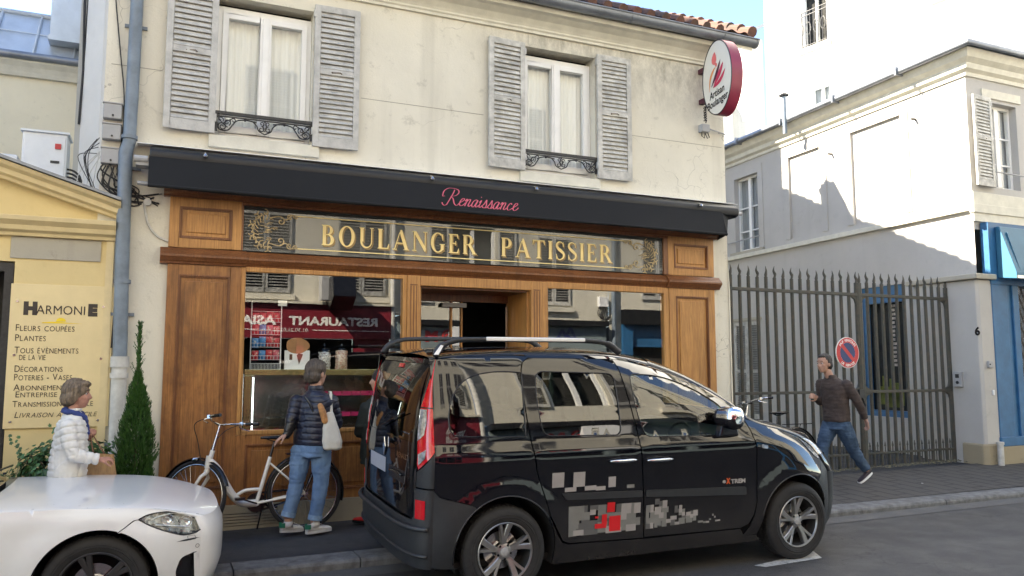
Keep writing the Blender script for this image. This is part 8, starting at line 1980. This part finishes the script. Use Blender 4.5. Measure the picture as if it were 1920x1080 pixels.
g = MB(); loft(g, [((-.005, .0, .80), .178, .122, hd - pi / 2), ((.0, 0, .86), .182, .128, hd - pi / 2), ((.005, 0, 1.0), .180, .128, hd - pi / 2), ((.02, 0, 1.12), .192, .130, hd - pi / 2), ((.03, 0, 1.22), .196, .118, hd - pi / 2 + .1), ((.032, 0, 1.275), .150, .095, hd - pi / 2), ((.033, 0, 1.315), .078, .072, hd - pi / 2), ((.036, 0, 1.365), .070, .068, hd - pi / 2)], 28)
caps(g, [(-.135, .03, 1.215), (-.190, -.015, 1.04)], [.072, .060]); caps(g, [(.175, -.02, 1.215), (.245, .02, 1.0), (.235, .16, .955)], [.074, .062, .050])
remesh(g, .0085, 3, seam([((0, 0, .8), (.03, 0, 1.36), 0), ((-.135, .03, 1.24), (-.2, -.02, 1.0), .02), ((.18, -.02, 1.24), (.25, .02, .98), .02), ((.25, .02, .98), (.23, .18, .955), .01)], .058, .011)).build('jacket', M_navy, man, smooth=True, local=True)
g = MB(); caps(g, [(-.188, -.012, 1.06), (-.200, -.022, .98), (-.228, -.030, .915)], [.057, .052, .040]); remesh(g, .008, 2, wrinkle(.006, (25, 25, 30))).build('leather_sleeve', M_leather, man, smooth=True, local=True)
g = MB(); loft(g, [((.0, 0, .70), .165, .118, hd - pi / 2), ((.0, 0, .80), .168, .118, hd - pi / 2), ((.0, 0, .86), .160, .11, hd - pi / 2)])
for x, y, kx, ky, ax, ay, az in ((-.080, .035, -.120, .02, -.195, .005, .155), (.090, -.035, .092, -.05, .040, -.06, .120)):
    caps(g, [(x, y, .75), ((x + kx) / 2, (y + ky) / 2, .61), (kx, ky, .46), ((kx + ax) / 2 + .005, (ky + ay) / 2, .31)], [.098, .088, .070, .066]); g.tube([((kx + ax) / 2 + .005, (ky + ay) / 2, .31), (ax, ay, az)], [.064, .060], 16)
remesh(g, .008, 2, wrinkle(.006, (16, 16, 14), .009)).build('jeans', M_jean, man, smooth=True, local=True)
for ax, ay, az, kx, ky in ((-.195, .005, .155, -.12, .02), (.040, -.06, .120, .092, -.05)):
    d = (Vector((kx, ky, .46)) - Vector((ax, ay, az))).normalized(); a = Vector((ax, ay, az)); g = MB(); g.tube([a, a + d * .045], [.0665, .0665], 20); g.build('turn_up', pm('denim_turn_up', (.20, .31, .45), .85, var=.3, scale=20), man, smooth=40, local=True)
    g = MB(); g.tube([a + d * .02, Vector((ax + .005, ay, .08))], [.036, .038], 12); g.build('ankle', M_skin, man, smooth=True, local=True)
    g = MB(); g.tube([Vector((ax + .005, ay, .115)), Vector((ax + .005, ay, .06))], [.040, .044], 12); g.build('sock', M_sock, man, smooth=True, local=True)
for hl__, to in (((-.262, -.01, .020), (-.045, .075, .004)), ((-.040, -.085, .0), (.205, .02, .0))):
    u, s_ = MB(), MB(); shoe(u, s_, hl__, to); u2 = remesh(u, .006, 2); so = u2.build('shoe', pm('white_leather', (.62, .62, .61), .4, var=.08), man, smooth=True, local=True); s_.build('sole', pm('off_white_sole', (.50, .50, .49), .6, var=.2), so, smooth=40, local=True)
    h = Vector(hl__); f = (Vector(to) - h).normalized(); l = Vector((-f.y, f.x, 0)); g = MB(); g.add([h + f * (.020 - .030 * cos(q)) + l * .036 * sin(q) + Vector((0, 0, z)) for z in (.045, .088) for q in [radians(-110 + 220 * k / 10) for k in range(11)]], [(k, k + 1, 12 + k, 11 + k) for k in range(10)]); g.build('heel_tab', pm('green_leather', (.015, .16, .09), .4), so, smooth=True, local=True)
    g = MB(); 
    for k in range(4): c = h + f * (.115 + .025 * k) + Vector((0, 0, .088 - .011 * k)); g.tube([c - l * .022, c + l * .022 + f * .012], .0035, 5)
    g.build('lace', M_sock, so, local=True)
# strap of a sling bag and its buckle
g = MB(); g.tube(catmull([(-.085, -.085, 1.27), (-.045, -.128, 1.20), (-.005, -.140, 1.10), (.04, -.135, 1.02)], 5), .011, 6, flat=.4); g.build('shoulder_strap', M_blk, man, smooth=True, local=True)
# tote bag with a loaf
to = thing('tote_bag', 'cream canvas tote bag hanging on the shoulder of the person in navy', 'bag', (1.55, -.70, .93))
g = MB(); secs = [((1.552, -.715, .950), .068, .040), ((1.550, -.715, .965), .088, .058), ((1.547, -.712, 1.03), .094, .062), ((1.535, -.705, 1.13), .082, .050), ((1.520, -.700, 1.22), .062, .032), ((1.505, -.695, 1.30), .050, .018)]
loft(g, [(c, a, b, -.15) for c, a, b in secs], 24); remesh(g, .008, 2, lambda v, n: .006 * mnoise.noise(Vector((v.x * 16, v.y * 16, v.z * 6))) + .004 * abs(mnoise.noise(v * 22))).build('bag_body', M_tote, to, smooth=True)
g = MB()
for x0_, y0_ in ((1.475, -.705), (1.535, -.715)): g.tube(catmull([(x0_, y0_, 1.28), ((x0_ + 1.535) / 2, -.69, 1.36), (1.535, -.655, 1.44), (1.545, -.60, 1.485), (1.545, -.54, 1.48), (1.54, -.46, 1.40)], 5), .0135, 6, flat=.25)
g.build('bag_handle', M_tote, to, smooth=True)
ba = thing('baguette', 'golden baguette end sticking out of the cream tote bag', 'bread', (1.44, -.69, 1.2))
g = MB(); caps(g, [(1.475, -.715, 1.22), (1.45, -.725, 1.30), (1.425, -.73, 1.365)], [.030, .032, .024], 14, 4); remesh(g, .005, 1, lambda v, n: .002 * mnoise.noise(v * 60)).build('loaf', pm('bread_crust', (.50, .24, .09), .6, var=.4, scale=14, bump=.3, bscale=80), ba, smooth=True)

# ---- the woman in the white jacket
O2 = Vector((-.60, -1.05, .147)); wom = thing('person', 'person in white padded jacket walking right in front of the yellow sign panel', 'person', O2)
sk = MB(); T2, r2 = head(sk, (.045, 0, 1.355), radians(-6), .06, .98)
caps(sk, [(.0, 0, 1.14), (.025, 0, 1.27)], [.052, .046]); loft(sk, [((0, 0, .68), .10, .15, 0), ((.0, 0, .9), .10, .13, 0), ((.0, 0, 1.1), .09, .15, 0), ((.01, 0, 1.17), .06, .08, 0)])
caps(sk, [(-.01, -.16, 1.11), (.045, -.20, .90), (.225, -.175, .855)], [.042, .034, .024]); hand(sk, (.225, -.175, .855), (1, .15, .0), (.0, -.25, 1), 1.0, .92, 1, .03)
caps(sk, [(-.01, .16, 1.11), (.05, .17, .92), (.125, .09, 1.00)], [.042, .034, .024]); hand(sk, (.118, .09, .985), (.55, -.35, .75), (.55, -.7, -.1), 1.35, .92, -1, .02)
for y, kx, ax in ((-.08, .06, .14), (.08, -.02, -.10)): caps(sk, [(0, y, .72), (kx, y, .42), (ax, y * .8, .09)], [.075, .048, .034])
body = remesh(sk, .0062, 2).build('body', M_skin2, wom, smooth=True, local=True)
eyes(T2, .98, body)
g = MB(); T, rt = T2, r2
g.ball(T(-.022, 0, .035), (.102, .088, .098), 18, rt); g.ball(T(-.055, 0, -.035), (.072, .080, .075), 16, rt); g.ball(T(.030, 0, .086), (.06, .068, .030), 14, rt); g.ball(T(-.03, -.07, -.02), (.05, .022, .06), 12, rt); g.ball(T(-.03, .07, -.02), (.05, .022, .06), 12, rt)
remesh(g, .007, 1, lambda v, n: .007 * mnoise.noise(Vector((v.x * 60, v.y * 60, v.z * 25))) + .003 * mnoise.noise(v * 120)).build('hair', hairmat('light_brown_hair', (.16, .115, .075)), wom, smooth=True, local=True)
g = MB(); loft(g, [((.003, 0, .680), .128, .175, 0), ((.003, 0, .73), .140, .185, 0), ((.006, 0, .85), .138, .175, 0), ((.010, 0, .96), .128, .162, 0), ((.015, 0, 1.06), .122, .168, 0), ((.015, 0, 1.13), .108, .155, 0), ((.018, 0, 1.18), .080, .110, 0), ((.02, 0, 1.215), .062, .070, 0), ((.028, 0, 1.245), .060, .065, 0)], 28)
caps(g, [(.0, -.155, 1.115), (.018, -.185, 1.0), (.045, -.20, .905)], [.062, .060, .055], 16, 3); caps(g, [(.045, -.20, .905), (.13, -.19, .875)], [.055, .050]); g.tube([(.13, -.19, .875), (.228, -.176, .855)], [.050, .044], 18)
caps(g, [(.0, .155, 1.115), (.045, .175, .93), (.10, .12, .965)], [.062, .055, .046], 14, 3)
remesh(g, .008, 3, seam([((.01, 0, .66), (.02, 0, 1.24), 0), ((.0, -.155, 1.15), (.045, -.2, .90), .01), ((.045, -.20, .90), (.235, -.175, .85), .02), ((0, .155, 1.15), (.05, .175, .92), .02)], .056, .0105, .2)).build('jacket', M_whitej, wom, smooth=True, local=True)
g = MB(); g.tube(catmull([(-.03, -.06, 1.23), (.05, -.065, 1.20), (.09, -.01, 1.17), (.06, .06, 1.2), (-.03, .055, 1.23)], 4, True), .026, 8, closed=True); caps(g, [(.095, -.02, 1.17), (.118, -.01, 1.09), (.125, .0, 1.02)], [.030, .026, .018]); remesh(g, .007, 2, wrinkle(.008, (30, 30, 30))).build('scarf', pm('blue_scarf', (.025, .045, .17), .8, var=.4, scale=20, bump=.3, bscale=200), wom, smooth=True, local=True)
g = MB(); loft(g, [((0, 0, .60), .115, .165, 0), ((0, 0, .74), .118, .165, 0)])
for y, kx, ax in ((-.08, .06, .14), (.08, -.02, -.10)): caps(g, [(0, y, .66), (kx, y, .42), (ax - .01, y * .8, .20)], [.09, .065, .05]); g.tube([(ax - .01, y * .8, .2), (ax, y * .8, .10)], [.05, .048], 14)
remesh(g, .009, 2, wrinkle(.006)).build('trousers', pm('navy_trousers', (.015, .022, .055), .85, var=.3), wom, smooth=True, local=True)
for h, t in (((.09, -.06, .0), (.32, -.07, .0)), ((-.15, .06, .02), (.07, .07, .0))):
    u, s_ = MB(), MB(); shoe(u, s_, h, t); so = remesh(u, .007, 2).build('shoe', M_leather, wom, smooth=True, local=True); s_.build('sole', M_blk, so, local=True)
g = MB(); g.tube([(.212 + .004 * cos(a), -.176 + .031 * sin(a), .856 + .031 * cos(a)) for a in [2 * pi * k / 16 for k in range(16)]], .005, 6, closed=True); g.build('bracelet', M_white_p, wom, smooth=True, local=True)
pb = thing('paper_bag', 'brown paper carrier bag with twisted handles held by the person in white', 'bag', (-.36, -.98, .80))
M_kraft = pm('kraft_paper', (.34, .20, .085), .75, var=.25, scale=7, stretch=(6, 6, .6), bump=.3, bscale=40)
g = MB(); n = 14
def bagp(u, v): w_ = .085 + .018 * v + .006 * sin(v * 9); sx = -.455 + .0 * v; return None
lo = [(-.475, -1.055, .795), (-.235, -1.060, .775), (-.245, -.945, .775), (-.470, -.940, .795)]; hi = [(-.468, -1.02, 1.035), (-.275, -1.03, 1.015), (-.277, -.975, 1.015), (-.466, -.975, 1.035)]
rows = []
for i in range(7):
    t = i / 6; ring = []
    for e in range(4):
        for k in range(5):
            q = k / 5; a = Vector(lo[e]).lerp(Vector(lo[(e + 1) % 4]), q); b = Vector(hi[e]).lerp(Vector(hi[(e + 1) % 4]), q); p = a.lerp(b, t); p += Vector((0, (1 if e == 2 else -1 if e == 0 else 0) * .012 * sin(pi * q) * (1 - t) + .006 * mnoise.noise(p * 30), .004 * mnoise.noise(p * 25))); ring.append(p)
    rows.append(ring)
m = len(rows[0]); g.add([p for r_ in rows for p in r_], [(i * m + k, i * m + (k + 1) % m, (i + 1) * m + (k + 1) % m, (i + 1) * m + k) for i in range(6) for k in range(m)] + [tuple(range(m))[::-1]]); g.build('bag_body', M_kraft, pb)
g = MB()
for y in (-1.02, -.975): g.tube(catmull([(-.425, y, 1.03), (-.445, y * .5 - .485, 1.12), (-.445, -.99, 1.185), (-.405, y * .5 - .485, 1.12), (-.345, y, 1.02)], 6), .0045, 6)
g.build('bag_handle', pm('brown_cord', (.20, .10, .06), .8), pb, smooth=True)
g = MB(); g.ball((-.285, -1.072, .81), (.028, .004, .022), 12); g.build('printed_emblem', pm('brown_print', (.16, .05, .03), .7), pb, smooth=True)

# ---- the man walking past the gate
O3 = Vector((8.1, -.35, .215)); wk = thing('person', 'person in brown jumper and jeans striding left past the passage gate', 'person', O3)
sk = MB(); T3, r3 = head(sk, (-.055, 0, 1.555), radians(183), .10, 1.05)
caps(sk, [(.06, 0, 1.33), (.0, 0, 1.45)], [.056, .054]); loft(sk, [((.13, 0, .78), .10, .15, 0), ((.12, 0, 1.0), .09, .14, 0), ((.10, 0, 1.2), .10, .17, 0), ((.08, 0, 1.34), .07, .10, 0)])
caps(sk, [(.14, -.18, 1.27), (.30, -.22, 1.02), (.415, -.21, .83)], [.047, .038, .028]); hand(sk, (.415, -.21, .83), (.35, .05, -.9), (.9, -.2, .35), .55, 1.0, 1)
caps(sk, [(.06, .18, 1.27), (.07, .20, 1.03), (-.075, .13, 1.11)], [.047, .038, .028]); hand(sk, (-.075, .13, 1.11), (-.9, -.25, .25), (.1, -.9, .3), .9, 1.0, -1)
caps(sk, [(.14, -.08, .80), (.31, -.08, .43), (.53, -.08, .155)], [.08, .055, .038]); caps(sk, [(.10, .08, .80), (-.06, .08, .47), (-.10, .07, .10)], [.08, .055, .038])
body = remesh(sk, .007, 2).build('body', M_skin, wk, smooth=True, local=True); eyes(T3, 1.05, body)
g = MB(); T, rt = T3, r3; g.ball(T(-.028, 0, .046), (.098, .082, .088), 18, rt); g.ball(T(-.058, 0, -.02), (.062, .076, .078), 14, rt); g.ball(T(.02, 0, .092), (.052, .060, .028), 12, rt); g.ball(T(-.02, -.068, .01), (.035, .018, .045), 10, rt); g.ball(T(-.02, .068, .01), (.035, .018, .045), 10, rt); remesh(g, .007, 1, lambda v, n: .005 * mnoise.noise(v * 60)).build('hair', hairmat('dark_hair', (.022, .018, .015)), wk, smooth=True, local=True)
g = MB(); loft(g, [((.125, 0, .80), .148, .168, 0), ((.13, 0, .84), .158, .172, 0), ((.125, 0, .98), .150, .168, 0), ((.11, 0, 1.12), .150, .185, 0), ((.10, 0, 1.24), .145, .195, 0), ((.085, 0, 1.32), .110, .150, 0), ((.06, 0, 1.37), .075, .085, 0), ((.04, 0, 1.405), .066, .068, 0)], 28)
caps(g, [(.14, -.175, 1.275), (.225, -.21, 1.14), (.305, -.22, 1.01)], [.075, .062, .054], 16, 3); g.tube([(.305, -.22, 1.01), (.405, -.212, .845)], [.054, .040], 16); g.ball((.305, -.22, 1.01), .053, 12)
caps(g, [(.06, .175, 1.275), (.07, .20, 1.05), (-.06, .14, 1.10)], [.075, .055, .042], 14, 3)
remesh(g, .0085, 3, wrinkle(.007, (9, 9, 14), .010)).build('jumper', M_knit, wk, smooth=True, local=True)
g = MB(); loft(g, [((.13, 0, .70), .135, .165, 0), ((.13, 0, .82), .140, .160, 0)])
caps(g, [(.15, -.08, .74), (.235, -.085, .59), (.315, -.08, .43), (.42, -.08, .29)], [.112, .098, .080, .068], 16); g.tube([(.42, -.08, .29), (.525, -.08, .17)], [.068, .062], 16)
caps(g, [(.10, .08, .74), (.01, .08, .60), (-.06, .08, .47), (-.08, .075, .28)], [.112, .095, .078, .066], 16); g.tube([(-.08, .075, .28), (-.10, .07, .10)], [.066, .064], 16)
remesh(g, .0085, 2, wrinkle(.008, (14, 14, 12), .012)).build('jeans', M_jeand, wk, smooth=True, local=True)
for h, t in (((.615, -.09, .115), (.39, -.085, -.008)), ((-.05, .07, .005), (-.30, .07, .005))):
    u, s_ = MB(), MB(); shoe(u, s_, h, t); so = remesh(u, .007, 2).build('shoe', pm('dark_plum_shoe', (.03, .018, .022), .6, var=.2), wk, smooth=True, local=True); s_.build('sole', M_white_p, so, smooth=40, local=True)

# ---- the fourth person, mostly behind the van
O4 = Vector((2.02, -.42, .19)); p4 = thing('person', 'person with black hair and dark coat looking into the shop, mostly hidden behind the van', 'person', O4)
sk = MB(); T4, r4 = head(sk, (.055, .01, 1.395), radians(160), 0, 1.0); caps(sk, [(.06, 0, 1.15), (.06, 0, 1.30)], [.05, .048]); loft(sk, [((.06, 0, .75), .14, .10, 0), ((.06, 0, 1.1), .14, .10, 0)])
for x in (-.02, .12): caps(sk, [(x, 0, .78), (x, 0, .44), (x, 0, .09)], [.075, .05, .036])
caps(sk, [(-.08, 0, 1.10), (-.12, .05, .88), (-.02, .20, .90)], [.045, .036, .026]); hand(sk, (-.02, .2, .9), (.4, .8, 0), (0, 0, 1), .9, .95, 1)
caps(sk, [(.20, 0, 1.10), (.24, .05, .88), (.20, .12, .72)], [.045, .036, .026]); hand(sk, (.20, .12, .72), (0, .1, -1), (1, 0, 0), .5, .95, 1)
body = remesh(sk, .008, 2).build('body', M_skin, p4, smooth=True, local=True); eyes(T4, 1.0, body)
g = MB(); T, rt = T4, r4; g.ball(T(-.020, 0, .035), (.104, .088, .100), 16, rt); g.ball(T(-.05, 0, -.03), (.075, .084, .085), 14, rt); remesh(g, .008, 1, lambda v, n: .005 * mnoise.noise(v * 50)).build('hair', hairmat('black_hair', (.008, .008, .009)), p4, smooth=True, local=True)
g = MB(); loft(g, [((.06, 0, .58), .20, .13, 0), ((.06, 0, .80), .19, .13, 0), ((.06, 0, 1.0), .18, .125, 0), ((.06, 0, 1.13), .19, .12, 0), ((.06, 0, 1.20), .13, .09, 0), ((.06, 0, 1.25), .07, .07, 0)], 24); caps(g, [(-.085, 0, 1.12), (-.13, .05, .89), (-.04, .18, .90)], [.068, .058, .045], 14, 3); caps(g, [(.205, 0, 1.12), (.25, .05, .9), (.21, .11, .76)], [.068, .058, .045], 14, 3)
remesh(g, .009, 3, wrinkle(.008, (10, 10, 8), .006)).build('coat', pm('dark_green_coat', (.010, .016, .014), .75, var=.3), p4, smooth=True, local=True)
g = MB()
for x in (-.02, .12): g.tube([(x, 0, .75), (x, 0, .44), (x, 0, .10)], [.085, .065, .052], 16)
remesh(g, .009, 2, wrinkle(.006)).build('trousers', M_blk, p4, smooth=True, local=True)
for x in (-.02, .12):
    u, s_ = MB(), MB(); shoe(u, s_, (x + .03, -.03, 0), (x - .13, .17, 0)); so = remesh(u, .007, 2).build('shoe', pm('red_shoe', (.45, .02, .02), .5), p4, smooth=True, local=True); s_.build('sole', M_blk, so, local=True)
# ================================================================== plants
def leafmat(name, a, b, trans=.25):
    m, nt, bs_ = new_mat(name); tc = nt.nodes.new('ShaderNodeTexCoord'); n = noise(nt, tc.outputs['Object'], 9, 3)
    info = nt.nodes.new('ShaderNodeNewGeometry'); c = mixcol(nt, ramp(nt, n, [(.3, 0.0), (.7, 1.0)]), a, b)
    c2 = mixcol(nt, info.outputs['Random Per Island'], c, tuple(x * 1.5 for x in b)); nt.links.new(c2, bs_.inputs['Base Color']); bs_.inputs['Roughness'].default_value = .5
    try: bs_.inputs['Subsurface Weight'].default_value = 0
    except Exception: pass
    return m
M_thuja = leafmat('conifer_foliage', (.014, .042, .010), (.032, .088, .014)); M_ivy = leafmat('ivy_leaves', (.020, .055, .020), (.045, .115, .035)); M_bark = pm('bark', (.10, .07, .045), .9, var=.4, scale=20, bump=.5, bscale=60)
th = thing('conifer', 'slim pointed green conifer in a pot between the downpipe and the left pilaster', 'conifer', (-.125, -.55, .17))
R8 = random.Random(5); g = MB()
def cr(z):   # crown radius with height
    return Spl([(.28, .14), (.45, .158), (.75, .155), (.95, .130), (1.15, .100), (1.32, .060), (1.44, .030), (1.55, .010), (1.99, .004)])(z)
for k in range(21000):
    z = .28 + 1.66 * R8.random() ** 1.15; a = R8.uniform(0, 2 * pi); lump = 1 + .50 * mnoise.noise(Vector((cos(a) * 2, sin(a) * 2, z * 7))) + .22 * mnoise.noise(Vector((cos(a) * 5, sin(a) * 5, z * 15))); q = R8.random() ** .33
    if z > 1.36 and R8.random() < (.9 if z > 1.5 else .6): continue
    r = cr(z) * lump * q; p = Vector((-.125 + r * cos(a) - .012 * max(0, z - 1.0), -.55 + r * sin(a), .17 + z - .0)); d = Vector((cos(a) * .5, sin(a) * .5, 1.0 + R8.uniform(-.2, .3))).normalized(); l = R8.uniform(.018, .040); w_ = R8.uniform(.003, .006); s_ = d.cross(Vector((R8.uniform(-1, 1), R8.uniform(-1, 1), R8.uniform(-.3, .3)))).normalized() * w_
    g.add([p - s_, p + s_, p + d * l + s_ * .4, p + d * l - s_ * .4], [(0, 1, 2, 3)])
for z0_ in [1.36 + .042 * k for k in range(14)]:   # thin open leader
    for s_ in (1, -1):
        a = R8.uniform(0, 2 * pi); L = .09 * (2.08 - z0_) / .6 + .02; b0 = Vector((-.133, -.55, .17 + z0_)); e = b0 + Vector((cos(a) * L * .6, sin(a) * L * .6, L)); g.tube([b0, e], [.0022, .0008], 4)
        for q in range(6): p = b0.lerp(e, .3 + .7 * q / 6); d = Vector((R8.uniform(-1, 1), R8.uniform(-1, 1), .8)).normalized() * .018; sd_ = d.orthogonal().normalized() * .003; g.add([p - sd_, p + sd_, p + d + sd_, p + d - sd_], [(0, 1, 2, 3)])
g.build('crown', M_thuja, th)
g = MB(); g.tube([(-.125, -.55, .38), (-.128, -.55, 1.2), (-.134, -.55, 2.12)], [.018, .010, .002], 8); g.build('trunk', M_bark, th, smooth=True)
MB().lathe([(0, .0), (.11, .0), (.15, .26), (.165, .27), (.165, .30), (.14, .30), (.13, .26), (0, .26)], (-.125, -.55, .172), 'z', 24).build('pot', pm('dark_clay_pot', (.05, .045, .04), .7, var=.3), th, smooth=40)
iv = thing('ivy_planter', 'planter of dark green ivy on the pavement beneath the flower shop sign panel', 'plant', (-.68, -.55, .16))
g = MB()
def ivyleaf(c, n, s, rot):
    n = n.normalized(); t = n.orthogonal().normalized(); b = n.cross(t); t, b = t * cos(rot) + b * sin(rot), b * cos(rot) - t * sin(rot)
    sh = [(0, -.5), (.45, -.35), (.42, .0), (.60, .25), (.25, .28), (.0, .75), (-.25, .28), (-.60, .25), (-.42, .0), (-.45, -.35)]
    g.add([c + t * x * s + b * y * s + n * (-.18 * s * abs(x)) for x, y in sh] + [c], [(i, (i + 1) % 10, 10) for i in range(10)])
for k in range(2200):
    a = R8.uniform(0, 2 * pi); e = R8.uniform(-.15, 1.0) ; e = max(-.2, e); ph = math.asin(max(-1, min(1, e))); rx, ry, rz_ = .47, .24, .42
    n = Vector((cos(a) * cos(ph), sin(a) * cos(ph), sin(ph))); lump = 1 + .18 * mnoise.noise(n * 3.1) + .07 * mnoise.noise(n * 9); r = R8.uniform(.72, 1.02) * lump
    c = Vector((-.62 + n.x * rx * r, -.50 + n.y * ry * r, .70 + n.z * rz_ * r * (1.0 if n.z > 0 else .8)))
    ivyleaf(c, n + Vector((R8.uniform(-.5, .5), R8.uniform(-.5, .5), R8.uniform(-.2, .6))), R8.uniform(.026, .048), R8.uniform(0, 6))
for k in range(9):   # trailing shoots
    b0 = Vector((-.66 + R8.uniform(-.35, .38), -.5, .95 + R8.uniform(-.1, .15))); d = Vector((R8.uniform(-.5, .5), R8.uniform(-.3, .1), R8.uniform(.3, 1))).normalized() * R8.uniform(.12, .24)
    for q in range(6): ivyleaf(b0 + d * q / 6 + Vector((R8.uniform(-.02, .02), R8.uniform(-.02, .02), 0)), Vector((R8.uniform(-1, 1), -1, .5)), .03, R8.uniform(0, 6))
g.build('leaves', M_ivy, iv)
g = MB(); 
for k in range(60): a = R8.uniform(0, 2 * pi); g.tube([(-.66 + R8.uniform(-.1, .1), -.5, .5), (-.66 + .3 * cos(a), -.5 + .18 * sin(a), .65 + R8.uniform(0, .35))], .004, 4)
g.build('stems', M_bark, iv)
MB().prism([(-1.0, -.68, .165), (-.32, -.68, .165), (-.32, -.34, .165), (-1.0, -.34, .165)], (0, 0, .36)).build('planter_box', pm('dark_planter', (.035, .035, .035), .6, var=.2), iv, bevel=.01)
def blade_plant(name, label, cx, cy, cz, n, L, spread, mat, seed, pot=.12):
    R9 = random.Random(seed); t = thing(name, label, 'plant', (cx, cy, cz)); q = MB()
    for k in range(n):
        a = R9.uniform(0, 2 * pi); l = L * R9.uniform(.6, 1.0); sp_ = spread * R9.uniform(.4, 1.1); w_ = R9.uniform(.010, .018); pts = []
        for i in range(7):
            u = i / 6; pts.append(Vector((cx + cos(a) * sp_ * u ** 1.4, cy + sin(a) * sp_ * .6 * u ** 1.4, cz + .24 + l * (u - .42 * u * u))))
        sd_ = Vector((-sin(a), cos(a), 0)); vs = []
        for i, p in enumerate(pts): ww = w_ * sin(pi * min(1, .15 + .85 * (i / 6))) + .001; vs += [p - sd_ * ww, p + sd_ * ww + Vector((0, 0, .004))]
        q.add(vs, [(2 * i, 2 * i + 1, 2 * i + 3, 2 * i + 2) for i in range(6)])
    q.build('leaves', mat, t); MB().lathe([(0, 0), (pot * .75, 0), (pot, .24), (pot * .9, .24), (0, .22)], (cx, cy, cz), 'z', 18).build('pot', pm('terracotta_pot', (.25, .11, .06), .8, var=.3), t, smooth=40); return t
blade_plant('potted_plant', 'spiky grass-like plant in a pot at the left edge beside the flower shop door', -1.12, -.62, .155, 60, .42, .28, leafmat('blade_leaves', (.06, .10, .03), (.16, .17, .06)), 3)
blade_plant('red_leaved_plant', 'dark red leafy plant standing in the flower shop doorway', -1.42, .12, .155, 120, 1.5, .22, leafmat('red_leaves', (.10, .02, .02), (.16, .05, .03)), 9, .14)
# moss and litter by the gate, small scraps on the pavement
g = MB()
for k in range(7):
    x, y = R8.uniform(.8, 11), R8.uniform(-1.5, -.3); z = pave_z(x, y) + .003; a = R8.uniform(0, 3); l = R8.uniform(.008, .02)
    c = MB(); c.add([(x - l * cos(a), y - l * sin(a), z), (x + l * cos(a) * .2, y - l, z + .002), (x + l * cos(a), y + l * sin(a), z), (x, y + l * .6, z + .003)], [(0, 1, 2, 3)])
    g.v += c.v; g.f += [[i + len(g.v) - 4 for i in f] for f in c.f]; g.m += c.m
o = g.build('pavement_litter', M_white_p, origin=False); o['kind'] = 'stuff'; o['label'] = 'tiny pale scraps of litter on the pavement'
g = MB()
for k in range(900):
    x = R8.uniform(7.2, 11.6); y = .12 + R8.random() ** 2 * .5 * (1 if R8.random() < .8 else -.4) + .2; y = .42 + R8.gauss(0, .07); z = pave_z(x, min(y, .4)) + .0; a = R8.uniform(0, pi); l = R8.uniform(.01, .03)
    g.add([(x - l * cos(a), y - l * sin(a), z + .003), (x + l * cos(a), y + l * sin(a), z + .003), (x + l * .3, y, z + R8.uniform(.006, .022))], [(0, 1, 2)])
o = g.build('gate_weeds', leafmat('weeds', (.05, .055, .03), (.12, .11, .07)), origin=False); o['kind'] = 'stuff'; o['label'] = 'dry leaves and weeds along the foot of the gate'
